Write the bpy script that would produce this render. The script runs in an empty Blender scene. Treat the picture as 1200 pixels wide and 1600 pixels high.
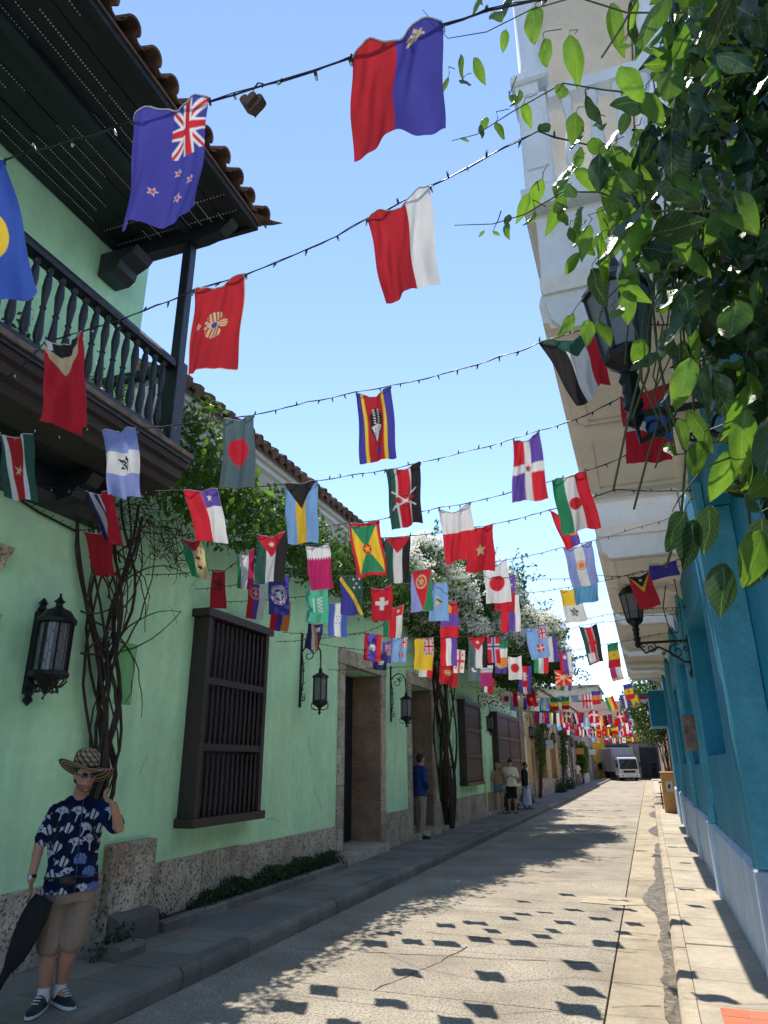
import bpy, bmesh, math, random
import numpy as np
from mathutils import Vector, Matrix, noise as mnoise
R_ = random.Random(7)
sc = bpy.context.scene
COL = sc.collection

# ---------------------------------------------------------------- camera
# orientation from the two vanishing points of the street; the camera stands over the right kerb, 1.8 m above the road
CX, CY, FPX, EYE = 600.0, 800.0, 1081.09, 1.8
def _n(v): return v / np.linalg.norm(v)
_Y = _n(np.array([1014.0 - CX, 1190.0 - CY, FPX])); _Z = _n(np.array([587.0 - CX, -2183.0 - CY, FPX]))
_Z = _n(_Z - _Y * np.dot(_Z, _Y)); _X = _n(np.cross(_Y, _Z))
RC = np.array([_X, _Y, _Z]); CAM = np.array([0.0, 0.0, EYE])
cam_data = bpy.data.cameras.new('camera'); cam = bpy.data.objects.new('camera', cam_data); COL.objects.link(cam)
cam_data.sensor_fit = 'HORIZONTAL'; cam_data.sensor_width = 36.0; cam_data.lens = FPX / 1200 * 36
cam_data.clip_start = 0.05; cam_data.clip_end = 3000
_r = RC @ np.array([1, 0, 0]); _u = RC @ np.array([0, -1, 0]); _b = RC @ np.array([0, 0, -1])
cam.matrix_world = Matrix(((_r[0], _u[0], _b[0], 0), (_r[1], _u[1], _b[1], 0), (_r[2], _u[2], _b[2], EYE), (0, 0, 0, 1)))
sc.camera = cam
# ---------------------------------------------------------------- sky, sun, exposure
SX, SY = -0.20, 0.50                       # horizontal run toward the sun for one metre of height
SUN_EL = math.atan(1 / math.hypot(SX, SY)); SUN_AZ = math.atan2(SX, SY)   # azimuth from +Y, positive toward +X
w = bpy.data.worlds.new('World'); sc.world = w; w.use_nodes = True
nt = w.node_tree; nt.nodes.clear()
o_ = nt.nodes.new('ShaderNodeOutputWorld'); bg = nt.nodes.new('ShaderNodeBackground'); sky = nt.nodes.new('ShaderNodeTexSky')
sky.sky_type = 'NISHITA'; sky.sun_disc = False; sky.sun_elevation = SUN_EL; sky.sun_rotation = SUN_AZ
sky.air_density = 0.6; sky.dust_density = 0.0; sky.ozone_density = 3.0
bg.inputs[1].default_value = 0.15
tint = nt.nodes.new('ShaderNodeMix'); tint.data_type = 'RGBA'; tint.blend_type = 'MULTIPLY'; tint.inputs['Factor'].default_value = 1.0; tint.inputs['B'].default_value = (.93, .85, .80, 1)
nt.links.new(sky.outputs[0], tint.inputs['A']); nt.links.new(tint.outputs['Result'], bg.inputs[0]); nt.links.new(bg.outputs[0], o_.inputs[0])
sun_d = bpy.data.lights.new('sun', 'SUN'); sun_d.energy = 2.0; sun_d.angle = math.radians(0.5); sun_d.color = (1.0, 0.93, 0.82)
sun = bpy.data.objects.new('sun', sun_d); COL.objects.link(sun)
sun.rotation_euler = Vector((SX, SY, 1.0)).to_track_quat('Z', 'Y').to_euler(); sun.location = (0, 0, 30)
sc.view_settings.view_transform = 'Standard'; sc.view_settings.look = 'None'; sc.view_settings.exposure = 1.74
sc.view_settings.gamma = 1.0; sc.view_settings.use_curve_mapping = False
sc.cycles.max_bounces = 8; sc.cycles.diffuse_bounces = 5; sc.cycles.transparent_max_bounces = 12

# ---------------------------------------------------------------- pixel helpers (1200 x 1600 photograph)
def ray(px, py): return RC @ _n(np.array([px - CX, py - CY, FPX]))
def aty(px, py, Y): d = ray(px, py); return Vector(CAM + d * (Y / d[1]))
def atx(px, py, X): d = ray(px, py); return Vector(CAM + d * (X / d[0]))
def atz(px, py, Z): d = ray(px, py); return Vector(CAM + d * ((Z - EYE) / d[2]))

# ---------------------------------------------------------------- object helpers
def put(o, parent=None):
    COL.objects.link(o)
    if parent is not None: o.parent = parent
    return o
def tag(o, label=None, cat=None, group=None, kind=None):
    if label: o['label'] = label
    if cat: o['category'] = cat
    if group: o['group'] = group
    if kind: o['kind'] = kind
    return o
def empty(name, loc=(0, 0, 0), label=None, cat=None, group=None, kind=None, rz=0.0):
    o = bpy.data.objects.new(name, None); o.location = loc; o.rotation_euler = (0, 0, rz); o.empty_display_size = .1
    put(o); return tag(o, label, cat, group, kind)
def inst(src, name, parent, loc=(0, 0, 0), rot=(0, 0, 0), scl=(1, 1, 1), kind=None):
    o = bpy.data.objects.new(name, src if isinstance(src, bpy.types.Mesh) else src.data)
    o.location = loc; o.rotation_euler = rot; o.scale = scl; put(o, parent)
    if kind: o['kind'] = kind
    return o
def copy_tree(o, parent=None):
    c = o.copy(); COL.objects.link(c); c.parent = parent
    for ch in [x for x in sc.objects if x.parent == o]: copy_tree(ch, c)
    return c

class MB:
    def __init__(s): s.v = []; s.f = []; s.m = []; s.smooth = False
    def add(s, vs, fs, mi=0):
        b = len(s.v); s.v += [tuple(p) for p in vs]; s.f += [tuple(i + b for i in f) for f in fs]; s.m += [mi] * len(fs); return s
    def box(s, x0, x1, y0, y1, z0, z1, mi=0):
        vs = [(x0, y0, z0), (x1, y0, z0), (x1, y1, z0), (x0, y1, z0), (x0, y0, z1), (x1, y0, z1), (x1, y1, z1), (x0, y1, z1)]
        return s.add(vs, [(3, 2, 1, 0), (4, 5, 6, 7), (0, 1, 5, 4), (1, 2, 6, 5), (2, 3, 7, 6), (3, 0, 4, 7)], mi)
    def bbox(s, x0, x1, y0, y1, z0, z1, b=.01, mi=0):        # box with chamfered edges
        pts = []
        for z, q in ((z0, b), (z0 + b, 0), (z1 - b, 0), (z1, b)):
            X0, X1, Y0, Y1 = x0 + q, x1 - q, y0 + q, y1 - q
            pts += [(X0 + b, Y0, z), (X1 - b, Y0, z), (X1, Y0 + b, z), (X1, Y1 - b, z), (X1 - b, Y1, z), (X0 + b, Y1, z), (X0, Y1 - b, z), (X0, Y0 + b, z)]
        fs = [tuple(range(7, -1, -1)), tuple(range(24, 32))]
        for k in range(3):
            for i in range(8): j = (i + 1) % 8; fs.append((k * 8 + i, k * 8 + j, k * 8 + 8 + j, k * 8 + 8 + i))
        return s.add(pts, fs, mi)
    def tube(s, pts, r, n=8, mi=0, cap=True, sq=1.0):
        pts = [Vector(p) for p in pts]; rr = r if hasattr(r, '__len__') else [r] * len(pts)
        ref = Vector((0, 0, 1)); t0 = (pts[-1] - pts[0])
        if t0.length > 1e-6 and abs(t0.normalized().z) > .9: ref = Vector((1, 0, 0))
        vs = []; L = len(pts)
        for i, p in enumerate(pts):
            t = (pts[min(i + 1, L - 1)] - pts[max(i - 1, 0)])
            if t.length < 1e-9: t = Vector((0, 0, 1))
            t.normalize(); a = t.cross(ref)
            if a.length < 1e-4: a = t.cross(Vector((0, 1, 0)))
            a.normalize(); b = t.cross(a).normalized()
            for k in range(n):
                q = 2 * math.pi * k / n; vs.append(p + a * math.cos(q) * rr[i] + b * math.sin(q) * rr[i] * sq)
        fs = []
        for i in range(L - 1):
            for k in range(n): k2 = (k + 1) % n; fs.append((i * n + k, i * n + k2, i * n + n + k2, i * n + n + k))
        if cap: fs.append(tuple(range(n - 1, -1, -1))); fs.append(tuple((L - 1) * n + k for k in range(n)))
        return s.add(vs, fs, mi)
    def lathe(s, prof, c=(0, 0, 0), n=12, mi=0, axis='z', a0=0.0):   # prof: (radius, height)
        vs = []
        for r, h in prof:
            for k in range(n):
                q = 2 * math.pi * k / n + a0; x, y = math.cos(q) * r, math.sin(q) * r
                p = (x, y, h) if axis == 'z' else ((h, x, y) if axis == 'x' else (y, h, x)); vs.append((p[0] + c[0], p[1] + c[1], p[2] + c[2]))
        fs = []
        for i in range(len(prof) - 1):
            for k in range(n): k2 = (k + 1) % n; fs.append((i * n + k, i * n + k2, i * n + n + k2, i * n + n + k))
        fs.append(tuple(range(n - 1, -1, -1))); fs.append(tuple((len(prof) - 1) * n + k for k in range(n)))
        return s.add(vs, fs, mi)
    def extr(s, poly, axis, a, b, mi=0):                      # polygon in the plane across axis, extruded from a to b
        n = len(poly)
        def P(u, v, t): return (u, t, v) if axis == 'y' else ((t, u, v) if axis == 'x' else (u, v, t))
        vs = [P(u, v, a) for u, v in poly] + [P(u, v, b) for u, v in poly]
        fs = [tuple(range(n)), tuple(range(2 * n - 1, n - 1, -1))] + [(i, i + n, (i + 1) % n + n, (i + 1) % n) for i in range(n)]
        return s.add(vs, fs, mi)
    def mesh(s, name, mats, smooth=None):
        me = bpy.data.meshes.new(name); me.from_pydata(s.v, [], s.f)
        for m in (mats if isinstance(mats, (list, tuple)) else [mats]): me.materials.append(m)
        if any(s.m): me.polygons.foreach_set('material_index', s.m)
        bm = bmesh.new(); bm.from_mesh(me); bmesh.ops.recalc_face_normals(bm, faces=bm.faces)
        bm.to_mesh(me); bm.free()
        if smooth or (smooth is None and s.smooth):
            me.polygons.foreach_set('use_smooth', [True] * len(me.polygons))
            if smooth != 'all':
                try: me.set_sharp_from_angle(angle=math.radians(40))
                except Exception: pass
        me.update(); return me
    def build(s, name, mats, parent=None, smooth=None, kind=None):
        o = bpy.data.objects.new(name, s.mesh(name, mats, smooth)); put(o, parent)
        if kind: o['kind'] = kind
        return o
def ngrid_mesh(name, P, mats, cols=None, smooth=True):      # P: (nv, nu, 3) array -> quad grid
    nv, nu = P.shape[:2]; V = P.reshape(-1, 3)
    i = np.arange(nv - 1)[:, None] * nu + np.arange(nu - 1)[None, :]
    F = np.stack([i, i + 1, i + nu + 1, i + nu], -1).reshape(-1, 4)
    me = bpy.data.meshes.new(name); me.vertices.add(len(V)); me.vertices.foreach_set('co', V.astype(np.float32).ravel())
    me.loops.add(F.size); me.loops.foreach_set('vertex_index', F.astype(np.int32).ravel())
    me.polygons.add(len(F)); me.polygons.foreach_set('loop_start', np.arange(0, F.size, 4, dtype=np.int32))
    me.polygons.foreach_set('loop_total', np.full(len(F), 4, np.int32))
    if smooth: me.polygons.foreach_set('use_smooth', np.ones(len(F), bool))
    for m in (mats if isinstance(mats, (list, tuple)) else [mats]): me.materials.append(m)
    if cols is not None:
        ca = me.color_attributes.new('Col', 'FLOAT_COLOR', 'POINT')
        c4 = np.ones((len(V), 4), np.float32); c4[:, :3] = cols.reshape(-1, 3); ca.data.foreach_set('color', c4.ravel())
    me.update(); me.validate(); return me

# ---------------------------------------------------------------- materials (procedural)
def srgb(r, g, b):
    f = lambda c: (c / 255) / 12.92 if c <= 10 else (((c / 255) + .055) / 1.055) ** 2.4
    return (f(r), f(g), f(b))
def mat(name, c, rough=.8, var=.18, sc_=3.0, bump=.0, bsc=40.0, spots=None, sp_sc=30.0, sp_t=.35, orand=0.0, metal=0.0, spec=.4,
        c2=None, c2sc=.8, c2t=(.5, .65), stretch=(1, 1, 1), transl=0.0, attr=False, streak=0.0, stain=None, stain_sc=.6, stain_t=(.6, .68), pits=0.0, coords='Object', sheen=0.0):
    m = bpy.data.materials.new(name); m.use_nodes = True; t = m.node_tree; N = t.nodes; Lk = t.links
    bs = N['Principled BSDF']; bs.inputs['Roughness'].default_value = rough; bs.inputs['Metallic'].default_value = metal
    bs.inputs['Specular IOR Level'].default_value = spec
    tc = N.new('ShaderNodeTexCoord'); mp = N.new('ShaderNodeMapping'); Lk.new(tc.outputs[coords], mp.inputs[0]); mp.inputs['Scale'].default_value = stretch
    def noise(s, d=5, r=.6, src=mp):
        n = N.new('ShaderNodeTexNoise'); n.inputs['Scale'].default_value = s; n.inputs['Detail'].default_value = d; n.inputs['Roughness'].default_value = r
        Lk.new(src.outputs[0], n.inputs['Vector']); return n
    def ramp(src, a, b, ca=(0, 0, 0, 1), cb=(1, 1, 1, 1)):
        r = N.new('ShaderNodeValToRGB'); r.color_ramp.elements[0].position = a; r.color_ramp.elements[1].position = b
        r.color_ramp.elements[0].color = ca; r.color_ramp.elements[1].color = cb; Lk.new(src, r.inputs[0]); return r.outputs[0]
    def mix(fac, a, b, mode='MIX'):
        x = N.new('ShaderNodeMix'); x.data_type = 'RGBA'; x.blend_type = mode
        for inp, val in ((x.inputs['Factor'], fac), (x.inputs['A'], a), (x.inputs['B'], b)):
            if hasattr(val, 'links') or isinstance(val, bpy.types.NodeSocket): Lk.new(val, inp)
            elif isinstance(val, (int, float)): inp.default_value = val
            else: inp.default_value = (*val[:3], 1)
        return x.outputs['Result']
    col = None
    if attr:
        at_ = N.new('ShaderNodeAttribute'); at_.attribute_name = 'Col'; col = at_.outputs['Color']
    else:
        rgb = N.new('ShaderNodeRGB'); rgb.outputs[0].default_value = (*c, 1); col = rgb.outputs[0]
    if c2 is not None: col = mix(ramp(noise(c2sc).outputs['Fac'], *c2t), col, c2)
    if var > 0:
        n1 = noise(sc_); v = ramp(n1.outputs['Fac'], .3, .7, (1 - var, 1 - var, 1 - var, 1), (1 + var * .6, 1 + var * .6, 1 + var * .6, 1)); col = mix(1.0, col, v, 'MULTIPLY')
        n2 = noise(sc_ * 9, 3); v2 = ramp(n2.outputs['Fac'], .3, .7, (1 - var * .5,) * 3 + (1,), (1 + var * .35,) * 3 + (1,)); col = mix(1.0, col, v2, 'MULTIPLY')
    if streak > 0:
        m3 = N.new('ShaderNodeMapping'); Lk.new(tc.outputs[coords], m3.inputs[0]); m3.inputs['Scale'].default_value = (1, 1, .09)
        col = mix(1.0, col, ramp(noise(3.5, 6, .7, m3).outputs['Fac'], .38, .62, (1 - streak,) * 3 + (1,), (1.05,) * 3 + (1,)), 'MULTIPLY')
    if stain is not None:
        col = mix(ramp(noise(stain_sc, 8, .72).outputs['Fac'], *stain_t), col, stain)
    if orand > 0:
        oi = N.new('ShaderNodeObjectInfo'); col = mix(1.0, col, ramp(oi.outputs['Random'], 0, 1, (1 - orand,) * 3 + (1,), (1 + orand * .7,) * 3 + (1,)), 'MULTIPLY')
    if spots is not None:
        vn = noise(sp_sc, 4, .7); col = mix(ramp(vn.outputs['Fac'], sp_t - .03, sp_t + .03, (1, 1, 1, 1), (0, 0, 0, 1)), col, spots)
    Lk.new(col, bs.inputs['Base Color'])
    if bump > 0 or pits > 0:
        h = noise(bsc, 6, .65).outputs['Fac']
        if pits > 0:
            pv = ramp(noise(sp_sc, 4, .7).outputs['Fac'], sp_t - .05, sp_t + .06); h2 = N.new('ShaderNodeMath'); h2.operation = 'MULTIPLY_ADD'
            Lk.new(pv, h2.inputs[0]); h2.inputs[1].default_value = pits; Lk.new(h, h2.inputs[2]); h = h2.outputs[0]
        b = N.new('ShaderNodeBump'); b.inputs['Strength'].default_value = max(bump, .3); b.inputs['Distance'].default_value = .02
        Lk.new(h, b.inputs['Height']); Lk.new(b.outputs[0], bs.inputs['Normal'])
    if transl > 0:
        tr = N.new('ShaderNodeBsdfTranslucent'); Lk.new(col, tr.inputs['Color']); ms = N.new('ShaderNodeMixShader'); ms.inputs[0].default_value = transl
        Lk.new(bs.outputs[0], ms.inputs[1]); Lk.new(tr.outputs[0], ms.inputs[2]); Lk.new(ms.outputs[0], N['Material Output'].inputs['Surface'])
    return m
M = {}
M['mint'] = mat('mint_plaster', (.56, .93, .57), .85, .12, 1.0, .3, 60, streak=.07, stain=(.52, .72, .54), stain_sc=.7, stain_t=(.54, .74), c2=(.59, .91, .53), c2sc=.5, c2t=(.48, .7))
M['mint_pale'] = mat('pale_mint_plaster', (.58, .86, .42), .85, .12, 1.0, .2, 60, streak=.1)
M['stone'] = mat('coral_stone', (.60, .53, .42), .9, .35, 4, .6, 35, spots=(.11, .09, .07), sp_sc=30, sp_t=.42, orand=.22, c2=(.46, .29, .20), c2sc=.9, c2t=(.55, .7), pits=3.0)
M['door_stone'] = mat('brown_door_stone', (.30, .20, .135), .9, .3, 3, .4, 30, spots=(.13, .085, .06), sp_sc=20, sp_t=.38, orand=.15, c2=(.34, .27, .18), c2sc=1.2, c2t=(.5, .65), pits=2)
M['dark_wood'] = mat('dark_brown_wood', (.034, .020, .018), .45, .3, 4, .25, 20, stretch=(6, 6, 1), spec=.5)
M['shutter'] = mat('brown_shutter', (.07, .042, .035), .55, .25, 4, .25, 20, stretch=(6, 6, 1))
M['black_wood'] = mat('blue_black_wood', (.012, .016, .024), .42, .3, 4, .2, 20, spec=.5)
M['soffit_wood'] = mat('soffit_wood', (.016, .018, .022), .5, .3, 3, .2, 15, stretch=(5, 1, 5), orand=.25)
M['iron'] = mat('black_iron', (.012, .012, .013), .4, .2, 8, .2, 60, spec=.5, metal=.3)
M['glass'] = mat('frosted_lamp_glass', (.28, .30, .30), .25, .15, 12, spec=.6, transl=.35)
M['tile'] = mat('terracotta_tile', (.17, .095, .065), .9, .35, 7, .5, 40, orand=.35, c2=(.10, .075, .06), c2sc=4, c2t=(.5, .65))
M['white'] = mat('white_moulding', (.80, .80, .77), .8, .1, 2, .15, 40)
M['cream'] = mat('cream_soffit_paint', (.84, .79, .70), .8, .1, 2, .12, 40)
M['cream2'] = mat('grey_white_paint', (.80, .82, .82), .8, .1, 2, .12, 40)
M['teal'] = mat('teal_plaster', (.012, .26, .42), .6, .22, 1.2, .7, 16, streak=.16, stain=(.05, .36, .50), stain_sc=2.2, stain_t=(.62, .72), c2=(.018, .31, .48), c2sc=.7, c2t=(.45, .7), spec=.4)
M['teal_skylit'] = mat('skylit_teal_plaster', (.10, .46, .62), .55, .22, 1.5, .8, 16, streak=.15, stain=(.25, .6, .7), stain_sc=4, stain_t=(.6, .7))  # wall teal brightened: sky light on jambs and edges put into the colour
M['skirt'] = mat('pale_blue_plinth', (.46, .62, .82), .7, .14, 2, .4, 22, streak=.12, stain=(.36, .42, .46), stain_sc=2.5, stain_t=(.6, .72), c2=(.38, .52, .70), c2sc=2, c2t=(.55, .8))
M['road'] = mat('exposed_aggregate_concrete', (.46, .41, .33), .95, .2, 1.1, .9, 45, spots=(.19, .165, .13), sp_sc=46, sp_t=.455, stain=(.30, .26, .20), stain_sc=.8, stain_t=(.58, .72), orand=.10, c2=(.33, .285, .225), c2sc=.9, c2t=(.45, .7))
M['gutter'] = mat('gutter_concrete', (.46, .39, .285), .95, .2, 1.5, .7, 60, spots=(.22, .18, .14), sp_sc=55, sp_t=.38, orand=.12, c2=(.30, .25, .18), c2sc=2.5, c2t=(.5, .75))
M['patch'] = mat('smooth_concrete_patch', (.49, .42, .31), .9, .25, 3, .4, 60, spots=(.3, .25, .19), sp_sc=30, sp_t=.4)
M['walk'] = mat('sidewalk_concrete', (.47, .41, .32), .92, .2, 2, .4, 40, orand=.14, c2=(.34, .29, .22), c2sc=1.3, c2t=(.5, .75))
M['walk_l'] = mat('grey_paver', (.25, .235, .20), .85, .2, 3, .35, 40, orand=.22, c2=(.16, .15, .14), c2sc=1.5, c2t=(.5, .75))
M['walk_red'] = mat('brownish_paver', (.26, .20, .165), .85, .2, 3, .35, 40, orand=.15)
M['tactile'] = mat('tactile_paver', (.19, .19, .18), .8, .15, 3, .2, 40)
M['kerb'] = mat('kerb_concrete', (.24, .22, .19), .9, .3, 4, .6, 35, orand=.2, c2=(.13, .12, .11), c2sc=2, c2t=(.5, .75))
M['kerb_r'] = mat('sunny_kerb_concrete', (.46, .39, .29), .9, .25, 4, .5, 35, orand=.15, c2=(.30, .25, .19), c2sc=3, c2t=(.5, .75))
M['red_tile'] = mat('red_paver', (.62, .17, .085), .8, .15, 5, .3, 60, orand=.1)
M['ground'] = mat('earth', (.20, .17, .13), .95, .2, 1, .3, 20)
M['soil'] = mat('soil', (.07, .05, .035), .95, .3, 8, .5, 40)
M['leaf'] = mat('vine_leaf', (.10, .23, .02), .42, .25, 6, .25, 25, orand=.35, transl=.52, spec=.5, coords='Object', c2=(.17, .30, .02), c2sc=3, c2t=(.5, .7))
M['leaf_shaded'] = mat('shaded_vine_leaf', (.045, .10, .022), .33, .25, 6, orand=.3, transl=.3, spec=.5)  # leaf colour darkened to stand for shadow inside the creeper
M['leaf_small'] = mat('small_leaf', (.09, .20, .025), .5, .35, 3, transl=.35, spec=.4)
M['leaf_boug'] = mat('bougainvillea_leaf', (.07, .15, .025), .55, .4, 2, transl=.35, spec=.3)
M['petal'] = mat('white_bract', (.88, .87, .76), .7, .08, 6, transl=.5)
M['petal_red'] = mat('pink_bract', (.6, .09, .16), .7, .2, 6, transl=.4)
M['stem'] = mat('brown_stem', (.045, .032, .024), .8, .3, 10, .5, 40)
M['twig'] = mat('green_stem', (.09, .10, .03), .6, .2, 10)
M['wire'] = mat('black_cable', (.012, .012, .014), .5, .1, 10)
M['bulb'] = mat('bulb_glass', (.45, .44, .40), .2, .0, 10, spec=.7)
M['cloth'] = mat('printed_flag_cloth', (1, 1, 1), .85, .07, 9, attr=True, transl=.42, spec=.15)
M['hem'] = mat('white_hem', (.7, .7, .68), .85, .08, 9, transl=.3, spec=.15)
M['ochre'] = mat('ochre_plaster', (.62, .42, .15), .85, .2, 1, .2, 40, c2=(.4, .3, .16), c2sc=.6, c2t=(.5, .7))
M['yellow'] = mat('yellow_plaster', (.90, .52, .03), .85, .12, 1, .2, 40)
M['greywall'] = mat('weathered_grey_plaster', (.38, .36, .31), .9, .35, 1.2, .3, 30, c2=(.22, .2, .17), c2sc=.8, c2t=(.45, .65))
M['beige'] = mat('beige_plaster', (.50, .43, .33), .9, .25, 1.2, .3, 30)
M['pinkwall'] = mat('peach_plaster', (.55, .36, .22), .9, .2, 1.2, .2, 30)
M['gate'] = mat('dark_green_gate', (.05, .06, .05), .6, .2, 3)
M['water'] = mat('gutter_water', (.15, .12, .05), .3, .5, 7, .9, 30, spec=.5, c2=(.28, .22, .13), c2sc=9, c2t=(.42, .6), spots=(.05, .04, .02), sp_sc=14, sp_t=.45)
M['box'] = mat('ochre_cardboard_panel', (.62, .32, .10), .8, .15, 4, .1, 30)
M['poster'] = mat('pale_pink_poster', (.70, .55, .56), .7, .1, 9)
M['meter'] = mat('weathered_board', (.22, .17, .14), .8, .5, 9, .4, 30)
M['truck_white'] = mat('truck_white_paint', (.72, .72, .70), .3, .06, 3, spec=.5)
M['truck_box'] = mat('truck_grey_panel', (.32, .34, .36), .5, .12, 3)
M['rubber'] = mat('tyre_rubber', (.015, .015, .015), .8, .1, 8)
M['windscreen'] = mat('dark_windscreen', (.012, .016, .022), .08, .0, 3, spec=.8)
M['black'] = mat('black_plastic', (.012, .012, .013), .5, .1, 8)
M['grey'] = mat('grey_metal', (.28, .28, .28), .4, .1, 8, metal=.4)
M['white_paint'] = mat('white_paint', (.75, .75, .73), .6, .08, 5)
M['potwhite'] = mat('white_pot', (.6, .6, .58), .8, .1, 5)
M['darkleafmass'] = mat('shrub_leaf', (.045, .085, .03), .6, .35, 4, transl=.25)
M['tealblock'] = mat('dark_teal_panel', (.012, .22, .36), .6, .1, 2)

def veins(m, L=.105):
    """lighter midrib and side veins in the leaf's own coordinates"""
    t = m.node_tree; N = t.nodes; Lk = t.links; bs = N['Principled BSDF']; src = bs.inputs['Base Color'].links[0].from_socket
    tc = N.new('ShaderNodeTexCoord'); sx = N.new('ShaderNodeSeparateXYZ'); Lk.new(tc.outputs['Object'], sx.inputs[0])
    def mt(op, a, b=None):
        n = N.new('ShaderNodeMath'); n.operation = op
        for i, v in enumerate((a, b)):
            if v is None: continue
            if isinstance(v, (int, float)): n.inputs[i].default_value = v
            else: Lk.new(v, n.inputs[i])
        return n.outputs[0]
    ax = mt('ABSOLUTE', sx.outputs['X']); mid = mt('LESS_THAN', ax, .0009)
    q = mt('SINE', mt('MULTIPLY', mt('ADD', sx.outputs['Z'], mt('MULTIPLY', ax, 1.1)), 2 * math.pi / .014)); side = mt('GREATER_THAN', q, .955)
    f = mt('MULTIPLY', mt('MAXIMUM', mid, mt('MULTIPLY', side, .55)), .55)
    mx = N.new('ShaderNodeMix'); mx.data_type = 'RGBA'; Lk.new(f, mx.inputs['Factor']); Lk.new(src, mx.inputs['A']); mx.inputs['B'].default_value = (.26, .36, .10, 1); out = mx.outputs['Result']
    for l in list(t.links):
        if l.from_socket == src and l.to_node in (bs,) or (l.from_socket == src and l.to_node.type == 'BSDF_TRANSLUCENT'): ts = l.to_socket; t.links.remove(l); Lk.new(out, ts)
M['leaf_v'] = mat('veined_leaf', (.10, .23, .02), .36, .25, 6, .25, 25, orand=.4, transl=.52, spec=.6, c2=(.17, .30, .02), c2sc=3, c2t=(.5, .7)); veins(M['leaf_v'])
M['leaf_shaded_v'] = mat('shaded_veined_leaf', (.035, .075, .02), .30, .25, 6, .2, 25, orand=.35, transl=.28, spec=.6); veins(M['leaf_shaded_v'])  # shadowed copy of the veined leaf, shade in its colour
# ================================================================ ground, road, pavements
MB().box(-300, 300, -60, 600, -.6, -.05).build('ground', M['ground'], kind='structure')
road = empty('road', kind='structure'); rr = random.Random(3)
y = -1.0
while y < 92:
    L = rr.choice([1.5, 2.2, 3.0, 3.0]) if y < 30 else 6.0
    j = .006 if y < 40 else .004
    dz = rr.uniform(-.002, .002)
    MB().bbox(-3.95, -.545, y + j, y + L - j, -.05, dz, .004).build('road_slab', M['road'], road); y += L
y = -1.0
while y < 92:
    L = rr.choice([1.2, 1.7, 2.1]) if y < 30 else 5.0
    MB().bbox(-.53, -.005, y + .006, y + L - .006, -.05, rr.uniform(-.003, .001), .004).build('gutter_slab', M['gutter'], road); y += L
MB().extr([(-1.10, 10.95), (-.62, 10.88), (-.26, 11.02), (-.22, 11.45), (-.58, 11.52), (-1.04, 11.42)], 'z', .002, .006).build('concrete_patch', M['patch'], road)
ck = MB(); rc = random.Random(17)
def crack(x, y, dx, dy, n, w_=.006):
    a, b = [], []
    for i in range(n):
        ww = w_ * rc.uniform(.4, 1.3); a.append((x - dy * ww, y + dx * ww, .0045)); b.append((x + dy * ww, y - dx * ww, .0045)); x += dx * .12 + rc.gauss(0, .02); y += dy * .12 + rc.gauss(0, .02)
        if x > -.02 or x < -3.93: n = i + 1; break
    n = len(a); ck.add(a + b, [(i, i + 1, n + i + 1, n + i) for i in range(n - 1)])
for q in ((-3.8, 7.5, 1, .12, 26), (-2.6, 8.6, 1, -.1, 20), (-3.7, 10.2, 1, .05, 28), (-1.8, 12.6, .9, .3, 10), (-3.6, 14.2, 1, 0, 26), (-.5, 6.6, .9, .35, 5), (-.5, 9.3, 1, -.3, 4), (-2.4, 6.4, .3, 1, 14), (-1.2, 16.3, 1, .1, 9), (-3.3, 18.8, 1, .05, 22), (-.52, 13.3, 1, .3, 4)): crack(*q)
ck.build('cracks', M['soil'], road, kind='stuff')
# water lying in the gutter: an irregular sheet
yy = np.linspace(6.2, 19, 90); Pw = np.zeros((90, 5, 3))
for i, yv in enumerate(yy):
    wd = .10 + .05 * mnoise.noise((yv * 1.3, 0, 0)) + .03 * mnoise.noise((yv * 5, 3, 0)) + .20 * math.exp(-((yv - 11.6) / 1.0) ** 2) + .05 * math.exp(-((yv - 14.5) / .8) ** 2)
    wd *= min(1, (yv - 6.0) * 2, (19.3 - yv)) if yv < 19 else .2
    for k in range(5): Pw[i, k] = (-.012 - wd * k / 4, yv, .0085)
ow = bpy.data.objects.new('gutter_water', ngrid_mesh('gutter_water', Pw, M['water'])); put(ow); ow['kind'] = 'structure'
for (a, b) in ((20.5, 24), (27, 31)):
    yy = np.linspace(a, b, 24); Pw = np.zeros((24, 3, 3))
    for i, yv in enumerate(yy):
        wd = max(.02, .22 * math.sin(math.pi * (yv - a) / (b - a)) + .05 * mnoise.noise((yv * 3, 7, 0)))
        for k in range(3): Pw[i, k] = (-.012 - wd * k / 2, yv, .0085)
    o = bpy.data.objects.new('gutter_water', ngrid_mesh('gutter_water', Pw, M['water'])); put(o); o['kind'] = 'structure'

# left pavement
lw = empty('left_pavement', kind='structure')
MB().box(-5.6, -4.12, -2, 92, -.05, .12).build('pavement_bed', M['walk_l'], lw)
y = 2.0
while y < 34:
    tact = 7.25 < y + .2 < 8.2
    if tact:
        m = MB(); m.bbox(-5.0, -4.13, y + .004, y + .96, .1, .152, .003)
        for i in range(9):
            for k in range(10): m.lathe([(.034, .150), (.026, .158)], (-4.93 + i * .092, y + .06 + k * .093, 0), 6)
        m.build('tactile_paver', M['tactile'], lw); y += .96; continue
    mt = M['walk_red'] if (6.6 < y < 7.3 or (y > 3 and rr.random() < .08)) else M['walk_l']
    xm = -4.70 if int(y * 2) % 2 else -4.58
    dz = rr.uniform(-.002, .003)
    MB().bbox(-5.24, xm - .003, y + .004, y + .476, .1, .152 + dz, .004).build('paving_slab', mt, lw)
    MB().bbox(xm + .003, -4.13, y + .004, y + .476, .1, .152 + rr.uniform(-.002, .003), .004).build('paving_slab', mt if rr.random() < .6 else M['walk_l'], lw); y += .48
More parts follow.
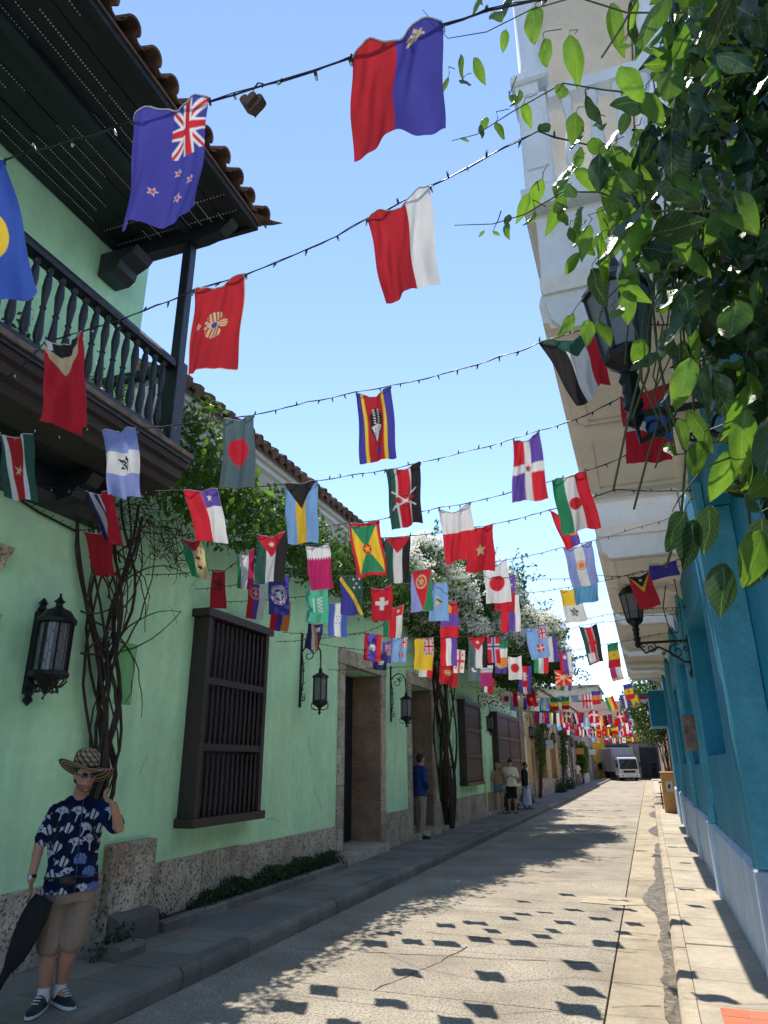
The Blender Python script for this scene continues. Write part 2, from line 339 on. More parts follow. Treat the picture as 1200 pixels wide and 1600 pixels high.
MB().box(-5.24, -4.13, 34.1, 92, .1, .152).build('far_paving', M['walk_l'], lw)
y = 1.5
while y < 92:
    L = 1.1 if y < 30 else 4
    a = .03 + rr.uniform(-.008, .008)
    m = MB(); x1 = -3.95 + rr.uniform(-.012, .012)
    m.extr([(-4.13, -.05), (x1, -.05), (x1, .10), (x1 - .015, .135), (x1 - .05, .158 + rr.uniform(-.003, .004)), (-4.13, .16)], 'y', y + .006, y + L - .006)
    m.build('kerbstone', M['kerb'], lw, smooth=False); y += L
# right pavement
rw = empty('right_pavement', kind='structure'); y = 1.0
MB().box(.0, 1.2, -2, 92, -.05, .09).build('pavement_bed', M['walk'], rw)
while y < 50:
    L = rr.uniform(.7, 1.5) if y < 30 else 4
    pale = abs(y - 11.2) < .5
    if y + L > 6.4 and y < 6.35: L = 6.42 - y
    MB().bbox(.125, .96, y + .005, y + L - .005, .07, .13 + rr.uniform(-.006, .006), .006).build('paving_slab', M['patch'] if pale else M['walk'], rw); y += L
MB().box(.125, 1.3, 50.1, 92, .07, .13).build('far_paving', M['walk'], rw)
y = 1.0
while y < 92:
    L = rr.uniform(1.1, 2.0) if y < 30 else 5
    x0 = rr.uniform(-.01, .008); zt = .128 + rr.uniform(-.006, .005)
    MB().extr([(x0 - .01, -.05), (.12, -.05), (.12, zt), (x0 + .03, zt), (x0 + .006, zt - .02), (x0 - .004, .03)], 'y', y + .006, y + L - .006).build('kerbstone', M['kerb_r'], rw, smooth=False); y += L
for i in range(3):
    for k in range(4): MB().bbox(.27 + i * .19, .455 + i * .19, 5.6 + k * .19, 5.785 + k * .19, .1, .139, .004).build('red_paver', M['red_tile'], rw)

# ================================================================ building helpers
def wall_open(name, X, dep, y0, y1, z0, z1, ops, m, parent, out=1, back=None):
    """a wall whose street face lies at X, body towards -out, with openings (ya, yb, za, zb, depth)"""
    b = MB(); ys = sorted({y0, y1, *[o[0] for o in ops], *[o[1] for o in ops]}); zs = sorted({z0, z1, *[o[2] for o in ops], *[o[3] for o in ops]})
    Xb = X - out * dep
    for i in range(len(ys) - 1):
        for k in range(len(zs) - 1):
            yc, zc = (ys[i] + ys[i + 1]) / 2, (zs[k] + zs[k + 1]) / 2
            if any(o[0] < yc < o[1] and o[2] < zc < o[3] for o in ops): continue
            b.add([(X, ys[i], zs[k]), (X, ys[i + 1], zs[k]), (X, ys[i + 1], zs[k + 1]), (X, ys[i], zs[k + 1])], [(0, 1, 2, 3)])
    for (ya, yb, za, zb, d) in ops:
        q = X - out * d
        b.add([(X, ya, za), (X, yb, za), (X, yb, zb), (X, ya, zb), (q, ya, za), (q, yb, za), (q, yb, zb), (q, ya, zb)],
              [(0, 1, 5, 4), (1, 2, 6, 5), (2, 3, 7, 6), (3, 0, 4, 7), (4, 5, 6, 7)])
    b.add([(X, y0, z0), (X, y1, z0), (X, y1, z1), (X, y0, z1), (Xb, y0, z0), (Xb, y1, z0), (Xb, y1, z1), (Xb, y0, z1)],
          [(1, 2, 6, 5), (2, 3, 7, 6), (3, 0, 4, 7), (4, 5, 6, 7)])
    me = bpy.data.meshes.new(name); me.from_pydata([tuple(v) for v in b.v], [], b.f); me.materials.append(m)
    return put(bpy.data.objects.new(name, me), parent)
def grille_window(parent, y0, y1, z0, z1, n, xin=-5.25, xo=-5.02, tiers=3, spind=True, label=None):
    m = MB(); t = .085
    m.box(xin + .004, xo, y0, y0 + t, z0, z1); m.box(xin + .004, xo, y1 - t, y1, z0, z1)
    m.box(xin + .004, xo + .03, y0 - .06, y1 + .08, z1, z1 + .10); m.box(xin + .004, xo + .03, y0 - .05, y1 + .08, z0 - .10, z0)
    hs = [z0 + (z1 - z0) * k / tiers for k in range(1, tiers)]
    for h in hs: m.box(xo - .07, xo - .003, y0 + t, y1 - t, h - .04, h + .04)
    fr = m.build('window', M['dark_wood'], parent)
    if label: fr['label'] = label
    MB().box(xin + .004, xin + .02, y0 + .086, y1 - .086, z0, z1).build('inner_shutter', M['shutter'] if not spind else M['black_wood'], fr)
    edges = [z0] + hs + [z1]
    if spind:
        H = (z1 - z0) / tiers - .08; prof = [(.018, 0), (.022, .02), (.014, .05), (.021, .10), (.024, H * .5), (.019, H - .12), (.013, H - .06), (.022, H - .02), (.018, H)]
        sm = MB().lathe(prof, n=8).mesh('spindle', M['dark_wood'], True)
        for k in range(tiers):
            for i in range(n): inst(sm, 'spindle', fr, (xo - .04, y0 + t + (y1 - y0 - 2 * t) * (i + .5) / n, edges[k] + (0.0 if k == 0 else .04)))
    else:
        for k in range(tiers):
            a, b = edges[k] + (.05 if k else .04), edges[k + 1] - .05
            for j in range(n):
                ya = y0 + t + (y1 - y0 - 2 * t) * j / n + .04; yb = y0 + t + (y1 - y0 - 2 * t) * (j + 1) / n - .04
                m = MB(); m.box(xo - .06, xo - .035, ya - .02, yb + .02, a - .02, b + .02); m.box(xo - .035, xo - .02, ya + .06, yb - .06, a + .06, b - .06)
                m.build('shutter_panel', M['shutter'], fr)
                q = MB()
                q.box(xo - .034, xo + .006, ya - .035, ya, a, b); q.box(xo - .034, xo + .006, yb, yb + .035, a, b); q.box(xo - .034, xo + .008, ya - .035, yb + .035, b, b + .05)
                q.build('panel_frame', M['stone_trim'], fr)
    return fr
M['stone_trim'] = mat('light_brown_trim', (.20, .13, .10), .7, .15, 3, .2, 20)
def barrel_tile(parent_mesh_name='roof_tile', L=.45, r=.085, th=.016):
    m = MB(); n = 9; vs = []
    for x, rr_ in ((0, r), (-L, r * .86)):
        for k in range(n):
            q = math.pi * k / (n - 1); vs.append((x, math.cos(q) * rr_, math.sin(q) * rr_))
        for k in range(n):
            q = math.pi * k / (n - 1); vs.append((x, math.cos(q) * (rr_ - th), math.sin(q) * (rr_ - th)))
    fs = []
    for k in range(n - 1):
        fs += [(k, k + 1, 2 * n + k + 1, 2 * n + k), (n + k, n + k + 1, 3 * n + k + 1, 3 * n + k), (k, k + 1, n + k + 1, n + k), (2 * n + k, 2 * n + k + 1, 3 * n + k + 1, 3 * n + k)]
    fs += [(0, n, 3 * n, 2 * n), (n - 1, 2 * n - 1, 4 * n - 1, 3 * n - 1)]
    m.add(vs, fs); return m.mesh(parent_mesh_name, M['tile'], True)
TILE = barrel_tile()

# ================================================================ the green house on the left
gh = empty('green_house', (0, 0, 0), 'mint green colonial house with stone plinth, wooden balcony and tiled eaves', 'house')
OPS = [(7.5, 8.95, 1.25, 3.5, .25), (6.13, 6.42, 2.40, 3.06, .3), (12.32, 14.32, .151, 3.56, .68), (16.42, 18.2, .151, 3.6, .68),
       (21.3, 23.2, 1.25, 3.4, .2), (26.4, 31.0, 1.15, 3.4, .2)]
wall_open('wall', -5.25, 6.0, -3.0, 34.0, .151, 5.5, OPS, M['mint'], gh)
MB().box(-11.2, -5.252, -3, 5.8, 5.5, 7.9).build('upper_wall', M['mint'], gh)
# plinth of coral stone blocks
yb = 2.2; rb = random.Random(5)
def plinth_run(a, b, zt=.78, x=-5.215):
    y = a
    while y < b - .05:
        L = min(rb.uniform(.75, 1.25), b - y)
        if b - (y + L) < .3: L = b - y
        MB().bbox(-5.30, x + rb.uniform(-.008, .008), y + .004, y + L - .004, .1, zt + rb.uniform(-.01, .01), .008).build('plinth_stone', M['stone'], gh); y += L
plinth_run(1.5, 6.28); plinth_run(6.98, 12.04); plinth_run(14.6, 16.18, .82); plinth_run(18.5, 33.9, .85)
# stone-framed hatch
hb = MB(); hb.bbox(-5.3, -5.13, 6.28, 6.97, .10, 1.04, .012).build('hatch_frame', M['stone'], gh)
MB().bbox(-5.14, -5.118, 6.37, 6.92, .16, .91, .008).build('hatch_slab', M['stone'], gh)
MB().extr([(-5.13, .15), (-4.95, .15), (-4.98, .36), (-5.13, .42)], 'y', 6.3, 6.9).build('hatch_base', M['kerb'], gh)
# planting kerb along the wall
yk = 6.95
while yk < 11.9:
    L = .62; MB().extr([(-5.05, .15), (-4.93, .15), (-4.935, .235), (-4.96, .25), (-5.05, .25)], 'y', yk + .003, yk + L - .003).build('planter_kerb', M['kerb'], gh, smooth=False); yk += L
MB().box(-5.22, -5.05, 6.98, 11.9, .14, .225).build('planter_soil', M['soil'], gh)
MB().extr([(-5.0, .15), (-4.62, .15), (-4.62, .22), (-4.65, .26), (-5.0, .26)], 'y', 5.9, 6.24).build('planter_kerb', M['kerb'], gh)
# low curb along far wall
for k in range(12):
    MB().bbox(-5.21, -5.08, 18.9 + k * 1.22, 20.1 + k * 1.22, .14, .27, .01).build('base_stone', M['stone'], gh)
def stone_door(y0, y1, top, nm, far):
    for (a, b) in ((y0 - .25, y0), (y1, y1 + .25)):
        z = .15; k = 0
        while z < top:
            H = min(rb.uniform(.55, .8), top - z); MB().bbox(-5.3, -5.20 + rb.uniform(-.004, .004), a + .002, b - .002, z + .003, z + H - .003, .007).build('jamb_stone', M['stone'], gh); z += H
    y = y0 - .27
    n = 3; W = (y1 - y0 + .54) / n
    for i in range(n): MB().bbox(-5.3, -5.18, y + i * W + .003, y + (i + 1) * W - .003, top, top + .29, .008).build('lintel_stone', M['stone'], gh)
    # reveal lining in brown stone
    z = .32; k = 0
    while z < top:
        H = min(.75, top - z); 
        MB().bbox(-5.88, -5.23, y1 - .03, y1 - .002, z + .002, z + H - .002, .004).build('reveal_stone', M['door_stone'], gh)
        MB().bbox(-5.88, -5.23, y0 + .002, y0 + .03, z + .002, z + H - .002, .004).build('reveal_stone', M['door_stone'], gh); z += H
    d = MB().box(-5.91, -5.89, y0 + .03, y1 - .03, .32, top - .01).build('door', M['black_wood'], gh); np_ = 7; W = (y1 - y0 - .06) / np_
    for i in range(np_): MB().bbox(-5.89, -5.86, y0 + .03 + i * W + .004, y0 + .03 + (i + 1) * W - .004, .33, top - .02, .006).build('door_plank', M['black_wood'], d)
    st = MB()
    for i in range(5):
        for zz in (.8, 1.5, 2.2, 2.9): st.lathe([(.018, -5.86), (.014, -5.845), (.004, -5.84)], (0, y0 + .2 + i * (y1 - y0 - .4) / 4, zz), 6, axis='x')
    st.build('door_stud', M['iron'], d, kind='stuff')
    MB().bbox(-5.9, -5.05, y0 - .08, y1 + .08, .14, .30, .012).build('door_step', M['stone'], gh)
stone_door(12.32, 14.32, 3.56, 'a', 0); stone_door(16.42, 18.2, 3.6, 'b', 0)
grille_window(gh, 7.44, 9.0, 1.2, 3.56, 12, label='dark wooden grille window with turned spindles in three tiers')
grille_window(gh, 21.1, 23.3, 1.25, 3.5, 1, spind=False)
grille_window(gh, 26.1, 31.0, 1.1, 3.45, 2, spind=False)
MB().box(-5.3, -5.16, 31.9, 33.0, .16, 4.2).build('brown_pier', M['door_stone'], gh)
# stone mouldings of the next doorway at the left edge of view
for (za, zb) in ((3.42, 3.62), (2.9, 3.02)):
    MB().extr([(-5.3, za), (-5.2, za), (-5.17, (za + zb) / 2), (-5.12, zb - .05), (-5.10, zb), (-5.3, zb)], 'y', 2.4, 4.46).build('doorway_moulding', M['stone'], gh)
MB().box(-5.3, -5.215, 3.9, 4.3, .8, 2.9).build('doorway_jamb', M['stone'], gh)
# electric conduit near the second window
cd = MB(); cd.box(-5.25, -5.2, 24.4, 24.7, .9, 1.6); cd.tube([(-5.22, 24.5, .3), (-5.22, 24.5, .9)], .02); cd.tube([(-5.22, 24.62, .3), (-5.22, 24.62, .9)], .02); cd.tube([(-5.22, 24.5, 1.6), (-5.22, 24.5, 2.0)], .015)
cd.build('conduit', M['mint_pale'], gh)
# cornice, low roof
prof = [(-5.252, 5.30), (-5.18, 5.30), (-5.18, 5.40), (-5.13, 5.44), (-5.10, 5.52), (-5.03, 5.58), (-5.03, 5.64), (-4.97, 5.66), (-4.92, 5.74), (-4.86, 5.82), (-4.80, 5.86), (-4.80, 5.93), (-4.74, 5.94), (-4.72, 6.0), (-5.252, 6.0)]
MB().extr(prof, 'y', 5.82, 34).build('cornice', M['white'], gh)
rf = MB(); nY = 4
rf.extr([(-4.66, 6.03), (-8.2, 7.85), (-8.2, 7.75), (-4.66, 5.99)], 'y', 5.85, 34); low = rf.build('roof', M['tile'], gh)
tl = random.Random(8); y = 5.98; i = 0
sl = math.atan2(1.82, 3.54)
while y < 33.9:
    inst(TILE, 'roof_tile', low, (-4.60 + tl.uniform(-.02, .02), y + tl.uniform(-.01, .01), 6.045 + tl.uniform(-.01, .01)), (tl.uniform(-.05, .05), sl, tl.uniform(-.04, .04)), (1, 1.0, 1.0))
    if y < 14: inst(TILE, 'roof_tile', low, (-4.58 + tl.uniform(-.015, .015), y + .12, 6.10), (math.pi + tl.uniform(-.05, .05), -sl, 0), (1, .9, .9)).rotation_euler = (math.pi, sl, 0)
    y += .24
far = MB()
for j in range(1, 7):
    y = 5.98
    while y < 33.9:
        a = (-4.60 - j * .38, 6.045 + j * .197); far.tube([(a[0] + .38, y, a[1] - .197 + .01), (a[0], y, a[1] + .01)], [.085, .075], 6); y += .24
far.build('upper_roof_tiles', M['tile'], low, kind='stuff')

# ---- wooden balcony
bal = bpy.data.objects.new('balcony', None); put(bal, gh)
BX, BY0, BY1 = -4.2, -1.5, 5.5
MB().extr([(-5.245, 4.72), (-4.10, 4.72), (-4.10, 4.80), (-5.245, 4.80)], 'y', BY0, BY1).build('floor_boards', M['black_wood'], bal)
MB().box(-4.10, -4.075, BY0, BY1 + .02, 4.765, 4.815).build('floor_edge', M['meter'], bal)
MB().extr([(-4.12, 4.718), (-4.14, 4.66), (-4.19, 4.64), (-4.21, 4.56), (-4.27, 4.53), (-4.30, 4.46), (-4.62, 4.42), (-4.62, 4.50), (-4.34, 4.53), (-4.34, 4.718)], 'y', BY0, BY1).build('fascia_moulding', M['dark_wood'], bal)
for k in range(5):
    x = -5.24 + k * .122; MB().box(x, x + .118, BY0, BY1 - .1, 4.47, 4.50).build('soffit_plank', M['soffit_wood'], bal)
MB().extr([(-5.245, 4.14), (-5.08, 4.14), (-5.02, 4.22), (-5.02, 4.46), (-5.245, 4.46)], 'y', BY0, BY1).build('ledger_beam', M['black_wood'], bal)
for yb_ in (.6, 2.0, 3.4, 4.75):
    MB().extr([(-5.02, 4.16), (-4.86, 4.2), (-4.80, 4.28), (-4.7, 4.3), (-4.63, 4.40), (-4.63, 4.46), (-5.02, 4.46)], 'y', yb_, yb_ + .16).build('corbel', M['black_wood'], bal)
MB().box(BX - .045, BX + .045, BY0, 5.15, 4.84, 4.91).build('bottom_rail', M['black_wood'], bal)
MB().extr([(BX - .06, 5.68), (BX + .06, 5.68), (BX + .07, 5.72), (BX + .05, 5.77), (BX - .05, 5.77), (BX - .07, 5.72)], 'y', BY0, 5.15).build('handrail', M['black_wood'], bal)
prof = [(.030, 4.91), (.034, 4.95), (.022, 4.97), (.034, 5.0), (.040, 5.05), (.026, 5.20), (.020, 5.27), (.030, 5.29), (.020, 5.31), (.026, 5.36), (.038, 5.48), (.030, 5.58), (.020, 5.62), (.032, 5.64), (.032, 5.68)]
bm_ = MB().lathe([(a, b - 4.91) for a, b in prof], n=10).mesh('baluster', M['black_wood'], True)
y = 5.03
while y > 1.2: inst(bm_, 'baluster', bal, (BX, y, 4.91)); y -= .138
for k in range(1, 7): inst(bm_, 'baluster', bal, (BX - .138 * k, 5.24, 4.91))
MB().box(-5.24, BX - .07, 5.19, 5.28, 5.68, 5.77).build('handrail', M['black_wood'], bal)
MB().box(-5.24, BX - .07, 5.20, 5.27, 4.84, 4.91).build('bottom_rail', M['black_wood'], bal)
for yp in (5.24, 2.2):
    p = MB(); p.bbox(BX - .085, BX + .085, yp - .085, yp + .085, 4.81, 5.79, .01); p.bbox(BX - .055, BX + .055, yp - .055, yp + .055, 5.79, 7.425 if yp < 5 else 7.31, .008); p.build('post', M['black_wood'], bal)
# upper roof over the balcony
ur = bpy.data.objects.new('balcony_roof', None); put(ur, gh)
for k in range(13):
    x = -5.24 + k * .136; MB().box(x + .004, x + .132, -1.5, 5.36, 7.50 + .01 * (k % 2), 7.53).build('soffit_plank', M['soffit_wood'], ur)
sb = MB(); rd = random.Random(12)
for k in range(1, 13):
    x = -5.24 + k * .136; y = -.5
    while y < 5.3:
        if mnoise.noise((x * 3.1, y * 1.1, 4.0)) > -.05: sb.lathe([(.001, 7.487), (.006, 7.491), (.006, 7.496)], (x, y, 0), 5)
        y += .028
for k in range(40):
    for q in (5.37, 5.10, 4.86):
        x = -5.1 + k * .04; sb.lathe([(.001, 7.487), (.006, 7.491), (.006, 7.496)], (x, q, 0), 5)
sb.build('bead_trim', M['white_paint'], ur, kind='stuff')
for yb_ in (5.24,):
    MB().extr([(-5.24, 7.32), (-4.0, 7.32), (-3.78, 7.36), (-3.66, 7.44), (-3.62, 7.495), (-5.24, 7.495)], 'y', yb_ - .07, yb_ + .07).build('tie_beam', M['black_wood'], ur)
MB().box(BX - .05, BX + .05, -1.5, 5.17, 7.43, 7.49).build('plate_beam', M['black_wood'], ur)
MB().extr([(-5.24, 7.02), (-5.05, 7.02), (-4.97, 7.08), (-4.95, 7.17), (-4.80, 7.24), (-4.74, 7.317), (-5.24, 7.317)], 'y', 5.0, 5.3).build('corbel', M['black_wood'], ur)
MB().box(-3.5, -3.44, -1.5, 5.42, 7.46, 7.56).build('eave_board', M['soffit_wood'], ur)
MB().box(-5.24, -3.505, 5.365, 5.42, 7.46, 7.56).build('eave_board', M['soffit_wood'], ur)
MB().extr([(-3.42, 7.565), (-9, 9.9), (-9, 9.8), (-3.42, 7.53)], 'y', -1.5, 5.45).build('roof_deck', M['tile'], ur)
sl2 = math.atan2(2.3, 5.58)
y = 5.36; 
while y > -.6:
    inst(TILE, 'roof_tile', ur, (-3.34 + tl.uniform(-.02, .02), y, 7.60 + tl.uniform(-.01, .01)), (tl.uniform(-.06, .06), sl2, tl.uniform(-.05, .05)), (1.2, 1.15, 1.15))
    inst(TILE, 'roof_tile', ur, (-3.36 + tl.uniform(-.02, .02), y - .14, 7.66), (math.pi, sl2, 0), (1.2, 1.0, 1.0)); y -= .28
x = -3.5; 
while x > -5.2:
    inst(TILE, 'roof_tile', ur, (x, 5.52 + tl.uniform(-.02, .02), 7.585), (0, .12, math.pi / 2 + tl.uniform(-.05, .05)), (1.1, 1.15, 1.15)); 
    inst(TILE, 'roof_tile', ur, (x - .13, 5.50, 7.655), (math.pi, 0, math.pi / 2), (1.0, 1.0, 1.0)); x -= .27
MB().tube([(-3.5, 5.36, 7.60), (-3.40, 5.42, 7.585), (-3.30, 5.48, 7.575), (-3.20, 5.54, 7.59)], [.09, .07, .035, .005], 8, sq=.6).build('corner_horn', M['tile'], ur, smooth=True)

# ================================================================ the teal house on the right
th = empty('teal_house', (0, 0, 0), 'teal blue colonial house with pale blue plinth and cream balconies overhead', 'house')
OPR = [(3.4, 6.5, .131, 3.95, .2), (8.2, 10.75, 1.87, 3.55, .32), (12.1, 14.3, 1.75, 3.5, .32), (16.1, 18.5, 1.75, 3.4, .32), (20.6, 22.8, 1.75, 3.3, .32)]
wall_open('wall', .75, 5, -3, 27.5, .131, 4.62, OPR, M['teal'], th, out=-1)
wall_open('upper_wall', .76, 5, -3, 27.5, 4.622, 9.6, [(1.5, 3.6, 5.2, 7.9, .3)], M['cream2'], th, out=-1)
PIL = [(6.5, 6.78), (11.0, 11.5), (14.85, 15.3), (19.5, 19.95), (23.2, 23.6)]
for i, (a, b) in enumerate(PIL):
    MB().bbox(.68, .76, a, b, 1.0, 4.55, .01).build('pilaster', M['teal'], th)
    MB().bbox(.672, .745, a - .03, a - .001, 1.03, 4.2, .004).build('pilaster_edge', M['teal_skylit'], th)  # face towards the camera, its sky light painted in
    MB().bbox(.655, .76, a - .02, b + .02, .1, 1.02, .015).build('plinth_block', M['skirt'], th)
pb = 6.8; edges = []
for i, (a, b) in enumerate(PIL):
    nx = PIL[i + 1][0] - .02 if i + 1 < len(PIL) else 27.4
    m = MB(); m.extr([(.705, .1), (.76, .1), (.76, 1.0), (.73, .985), (.705, .95)], 'y', b + .022, nx - .002); m.build('plinth_panel', M['skirt'], th)
MB().bbox(.672, .945, 6.452, 6.498, 1.03, 3.94, .004).build('jamb_strip', M['teal_skylit'], th)  # bright far jamb of the doorway, lit look painted in
# beads beside the openings, in the teal that holds painted sky light
for (a, b, za, zb, d) in OPR[1:]:
    MB().box(.735, .76, b + .08, b + .12, za - .6, zb + .3).build('render_bead', M['teal_skylit'], th)
MB().bbox(.52, .68, 11.05, 11.42, 1.95, 2.42, .01).build('meter_board', M['meter'], th)
def slab_balcony(y0, y1, xo=-.30, zs=4.30, th=.95):
    bl = bpy.data.objects.new('balcony', None); put(bl, th_root); zt = zs + th
    pr = [(xo, zs + .06), (xo + .04, zs + .05), (xo + .05, zs), (.749, zs), (.749, zt), (xo - .06, zt), (xo - .06, zt - .09), (xo - .02, zt - .13), (xo - .02, zt - .2), (xo + .02, zt - .22), (xo + .02, zs + .3), (xo, zs + .27), (xo - .015, zs + .2), (xo, zs + .12)]
    MB().extr(pr, 'y', y0, y1).build('slab', M['cream'], bl)
    n = max(1, int(round((y1 - y0) / 1.7))); W = (y1 - y0) / n; xa, xb, t = xo + .14, .66, .045
    for i in range(n):
        a, b = y0 + i * W + .22, y0 + (i + 1) * W - .12
        f = MB(); f.box(xa, xb, a, a + t, zs - .025, zs - .001); f.box(xa, xb, b - t, b, zs - .025, zs - .001); f.box(xa, xa + t, a + t, b - t, zs - .025, zs - .001); f.box(xb - t, xb, a + t, b - t, zs - .025, zs - .001)
        f.build('soffit_frame', M['cream'], bl)
        if i: yc = y0 + i * W; MB().extr([(xo + .06, zs - .0015), (xo + .08, zs - .05), (xo + .12, zs - .09), (.55, zs - .09), (.66, zs - .14), (.749, zs - .24), (.749, zs - .0015)], 'y', yc - .10, yc + .10).build('cross_beam', M['cream'], bl)
    for ye, sgn in ((y0, -1), (y1, 1)):
        def E(q, nm, prof, m=M['cream2']):
            a, b = (ye - q, ye - .001) if sgn < 0 else (ye + .001, ye + q); MB().extr(prof, 'y', a, b).build(nm, m, bl)
        E(.05, 'end_face', [(xo + .06, zs + .05), (xo + .14, zs - .05), (.60, zs - .05), (.70, zs - .12), (.745, zs - .22), (.745, zt - .25), (xo + .03, zt - .25), (xo + .03, zs + .2)])
        E(.12, 'end_cornice', [(xo - .06, zt - .10), (xo - .03, zt - .17), (.745, zt - .17), (.745, zt - .002), (xo - .06, zt - .002)])
        E(.075, 'end_moulding', [(xo + .01, zs + .30), (xo + .03, zs + .24), (.745, zs + .24), (.745, zs + .38), (xo + .01, zs + .38)], M['cream'])
    zb = zt + .001
    MB().box(xo - .02, xo + .12, y0, y1, zb, zb + .10).build('plinth_course', M['cream2'], bl)
    MB().box(xo - .04, xo + .14, y0 - .02, y1 + .02, zb + 1.02, zb + 1.13).build('cap_rail', M['cream2'], bl)
    for yc in (y0 + .14, (y0 + y1) / 2, y1 - .14):
        p = MB(); p.bbox(xo - .03, xo + .19, yc - .16, yc + .16, zb + .101, zb + 1.019, .01); p.bbox(xo - .07, xo + .23, yc - .2, yc + .2, zb + 1.131, zb + 1.24, .02)
        p.box(xo, xo + .16, yc - .175, yc - .1601, zb + .25, zb + .85); p.build('pedestal', M['cream2'], bl)
        if yc < y0 + .2:
            for t in np.linspace(.32, .92, 4): MB().bbox(t - .07, t + .07, yc - .06, yc + .06, zb + .101, zb + 1.0, .02)
    bp = [(.05, 0), (.055, .05), (.03, .08), (.04, .14), (.062, .30), (.05, .48), (.03, .62), (.028, .76), (.045, .82), (.045, .92)]
    me = MB().lathe(bp, n=8).mesh('baluster', M['cream2'], True)
    MB().box(xo + .20, .745, y0 + .06, y0 + .20, zb + 1.02, zb + 1.13).build('cap_rail', M['cream2'], bl)
    for x in (xo + .34, xo + .53, xo + .72, xo + .91): inst(me, 'baluster', bl, (x, y0 + .13, zb + .10))
    y = y0 + .48
    while y < y1 - .4:
        if abs(y - (y0 + y1) / 2) > .24: inst(me, 'baluster', bl, (xo + .05, y, zb + .10))
        y += .21
    return bl, zb
th_root = th
b1, zb1 = slab_balcony(4.2, 7.5, -.33, 4.6, 1.15)
bs_ = [slab_balcony(*q) for q in ((9.05, 12.95), (13.95, 17.5), (18.4, 21.4), (22.2, 24.2))]
for yc in (4.34, 7.36): MB().lathe([(.14, zb1 + 1.24), (.14, zb1 + 1.29), (.11, zb1 + 1.32), (.125, zb1 + 1.36), (.10, zb1 + 1.40), (.09, zb1 + 3.2), (.12, zb1 + 3.3)], (-.24, yc, 0), 16).build('column', M['cream2'], b1, smooth=True)
MB().box(-.36, .74, 4.1, 7.6, zb1 + 3.3, zb1 + 3.62).build('upper_beam', M['cream'], b1)
MB().box(-.37, -.27, 5.3, 5.44, zb1 + .9, zb1 + 3.29).build('shutter_post', M['cream'], b1)
MB().box(-.2, .745, 4.21, 4.245, zb1 + 2.9, zb1 + 3.29).build('ceiling_band', M['cream2'], b1)
# projecting teal bay
bay = MB(); bay.bbox(.22, .749, 24.3, 26.5, 2.85, 3.95, .01); bay.build('bay', M['tealblock'], th)

# ================================================================ street continuing on both sides
def simple_house(nm, lab, side, y0, y1, X, H, m, wins, pl=None, roofm='tile', dep=9):
    h = empty(nm, (0, 0, 0), lab, 'house')
    out = 1 if side < 0 else -1
    ops = [(a, b, c, d, .22) for a, b, c, d in wins]
    wall_open('wall', X, dep, y0, y1, .13, H, ops, m, h, out)
    for a, b, c, d in wins:
        q = MB(); q.box(min(X - out * .2, X - out * .16), max(X - out * .2, X - out * .16), a, b, c, d); f = q.build('window' if c > .5 else 'door', M['shutter'], h)
        fr = MB(); x0, x1 = sorted((X + out * .05, X - out * .02)); t = .12
        fr.box(x0, x1, a - t, a, c, d); fr.box(x0, x1, b, b + t, c, d); fr.box(x0, x1, a - t, b + t, d, d + t); fr.build('surround', M['stone'], f)
        for zz in np.linspace(c, d, 4)[1:-1]:
            x2, x3 = sorted((X - out * .16, X - out * .12)); MB().box(x2, x3, a, b, zz - .05, zz + .05).build('rail', M['stone_trim'], f)
    x0, x1 = sorted((X + out * .45, X - out * .001)); MB().extr([(X + out * .001, H - .35), (X + out * .2, H - .25), (X + out * .3, H - .1), (X + out * .3, H), (X + out * .001, H)], 'y', y0, y1).build('cornice', M['cream'], h)
    MB().extr([(X + out * .45, H + .02), (X - out * 5, H + 2.0), (X - out * 5, H + 1.9), (X + out * .45, H - .04)], 'y', y0, y1).build('roof', M['tile'], h)
    if pl: x0, x1 = sorted((X + out * .04, X - out * .02)); MB().box(x0, x1, y0 + .02, y1 - .02, .14, .9).build('plinth', M[pl], h)
    return h
simple_house('ochre_house', 'ochre yellow plaster house with brown stone pier beyond the green house', -1, 34.05, 46.9, -5.28, 5.4, M['ochre'], [(37.2, 40.5, 1.0, 3.5), (43, 45, .3, 3.3)], 'stone')
simple_house('grey_house', 'weathered grey plaster house with white pillar on the shaded left side', -1, 47.0, 63.9, -5.35, 5.6, M['greywall'], [(49, 51, 1, 3.4), (54, 56, .3, 3.3), (59, 61.5, 1, 3.4)])
simple_house('beige_house', 'stained beige house at the far end of the left pavement', -1, 64.0, 82, -5.55, 5.2, M['beige'], [(67, 69, 1, 3.3), (73, 75, .3, 3.2), (78, 80, 1, 3.3)])
simple_house('peach_house', 'peach plaster house beyond the teal house on the right', 1, 27.6, 55.9, .85, 5.2, M['pinkwall'], [(30, 32, 1, 3.3), (36, 38, .3, 3.2), (44, 46, 1, 3.3)])
simple_house('cream_house', 'cream house far along the sunny right pavement', 1, 56, 84, 1.1, 5.4, M['beige'], [(60, 62, 1, 3.3), (70, 72, .3, 3.2)])
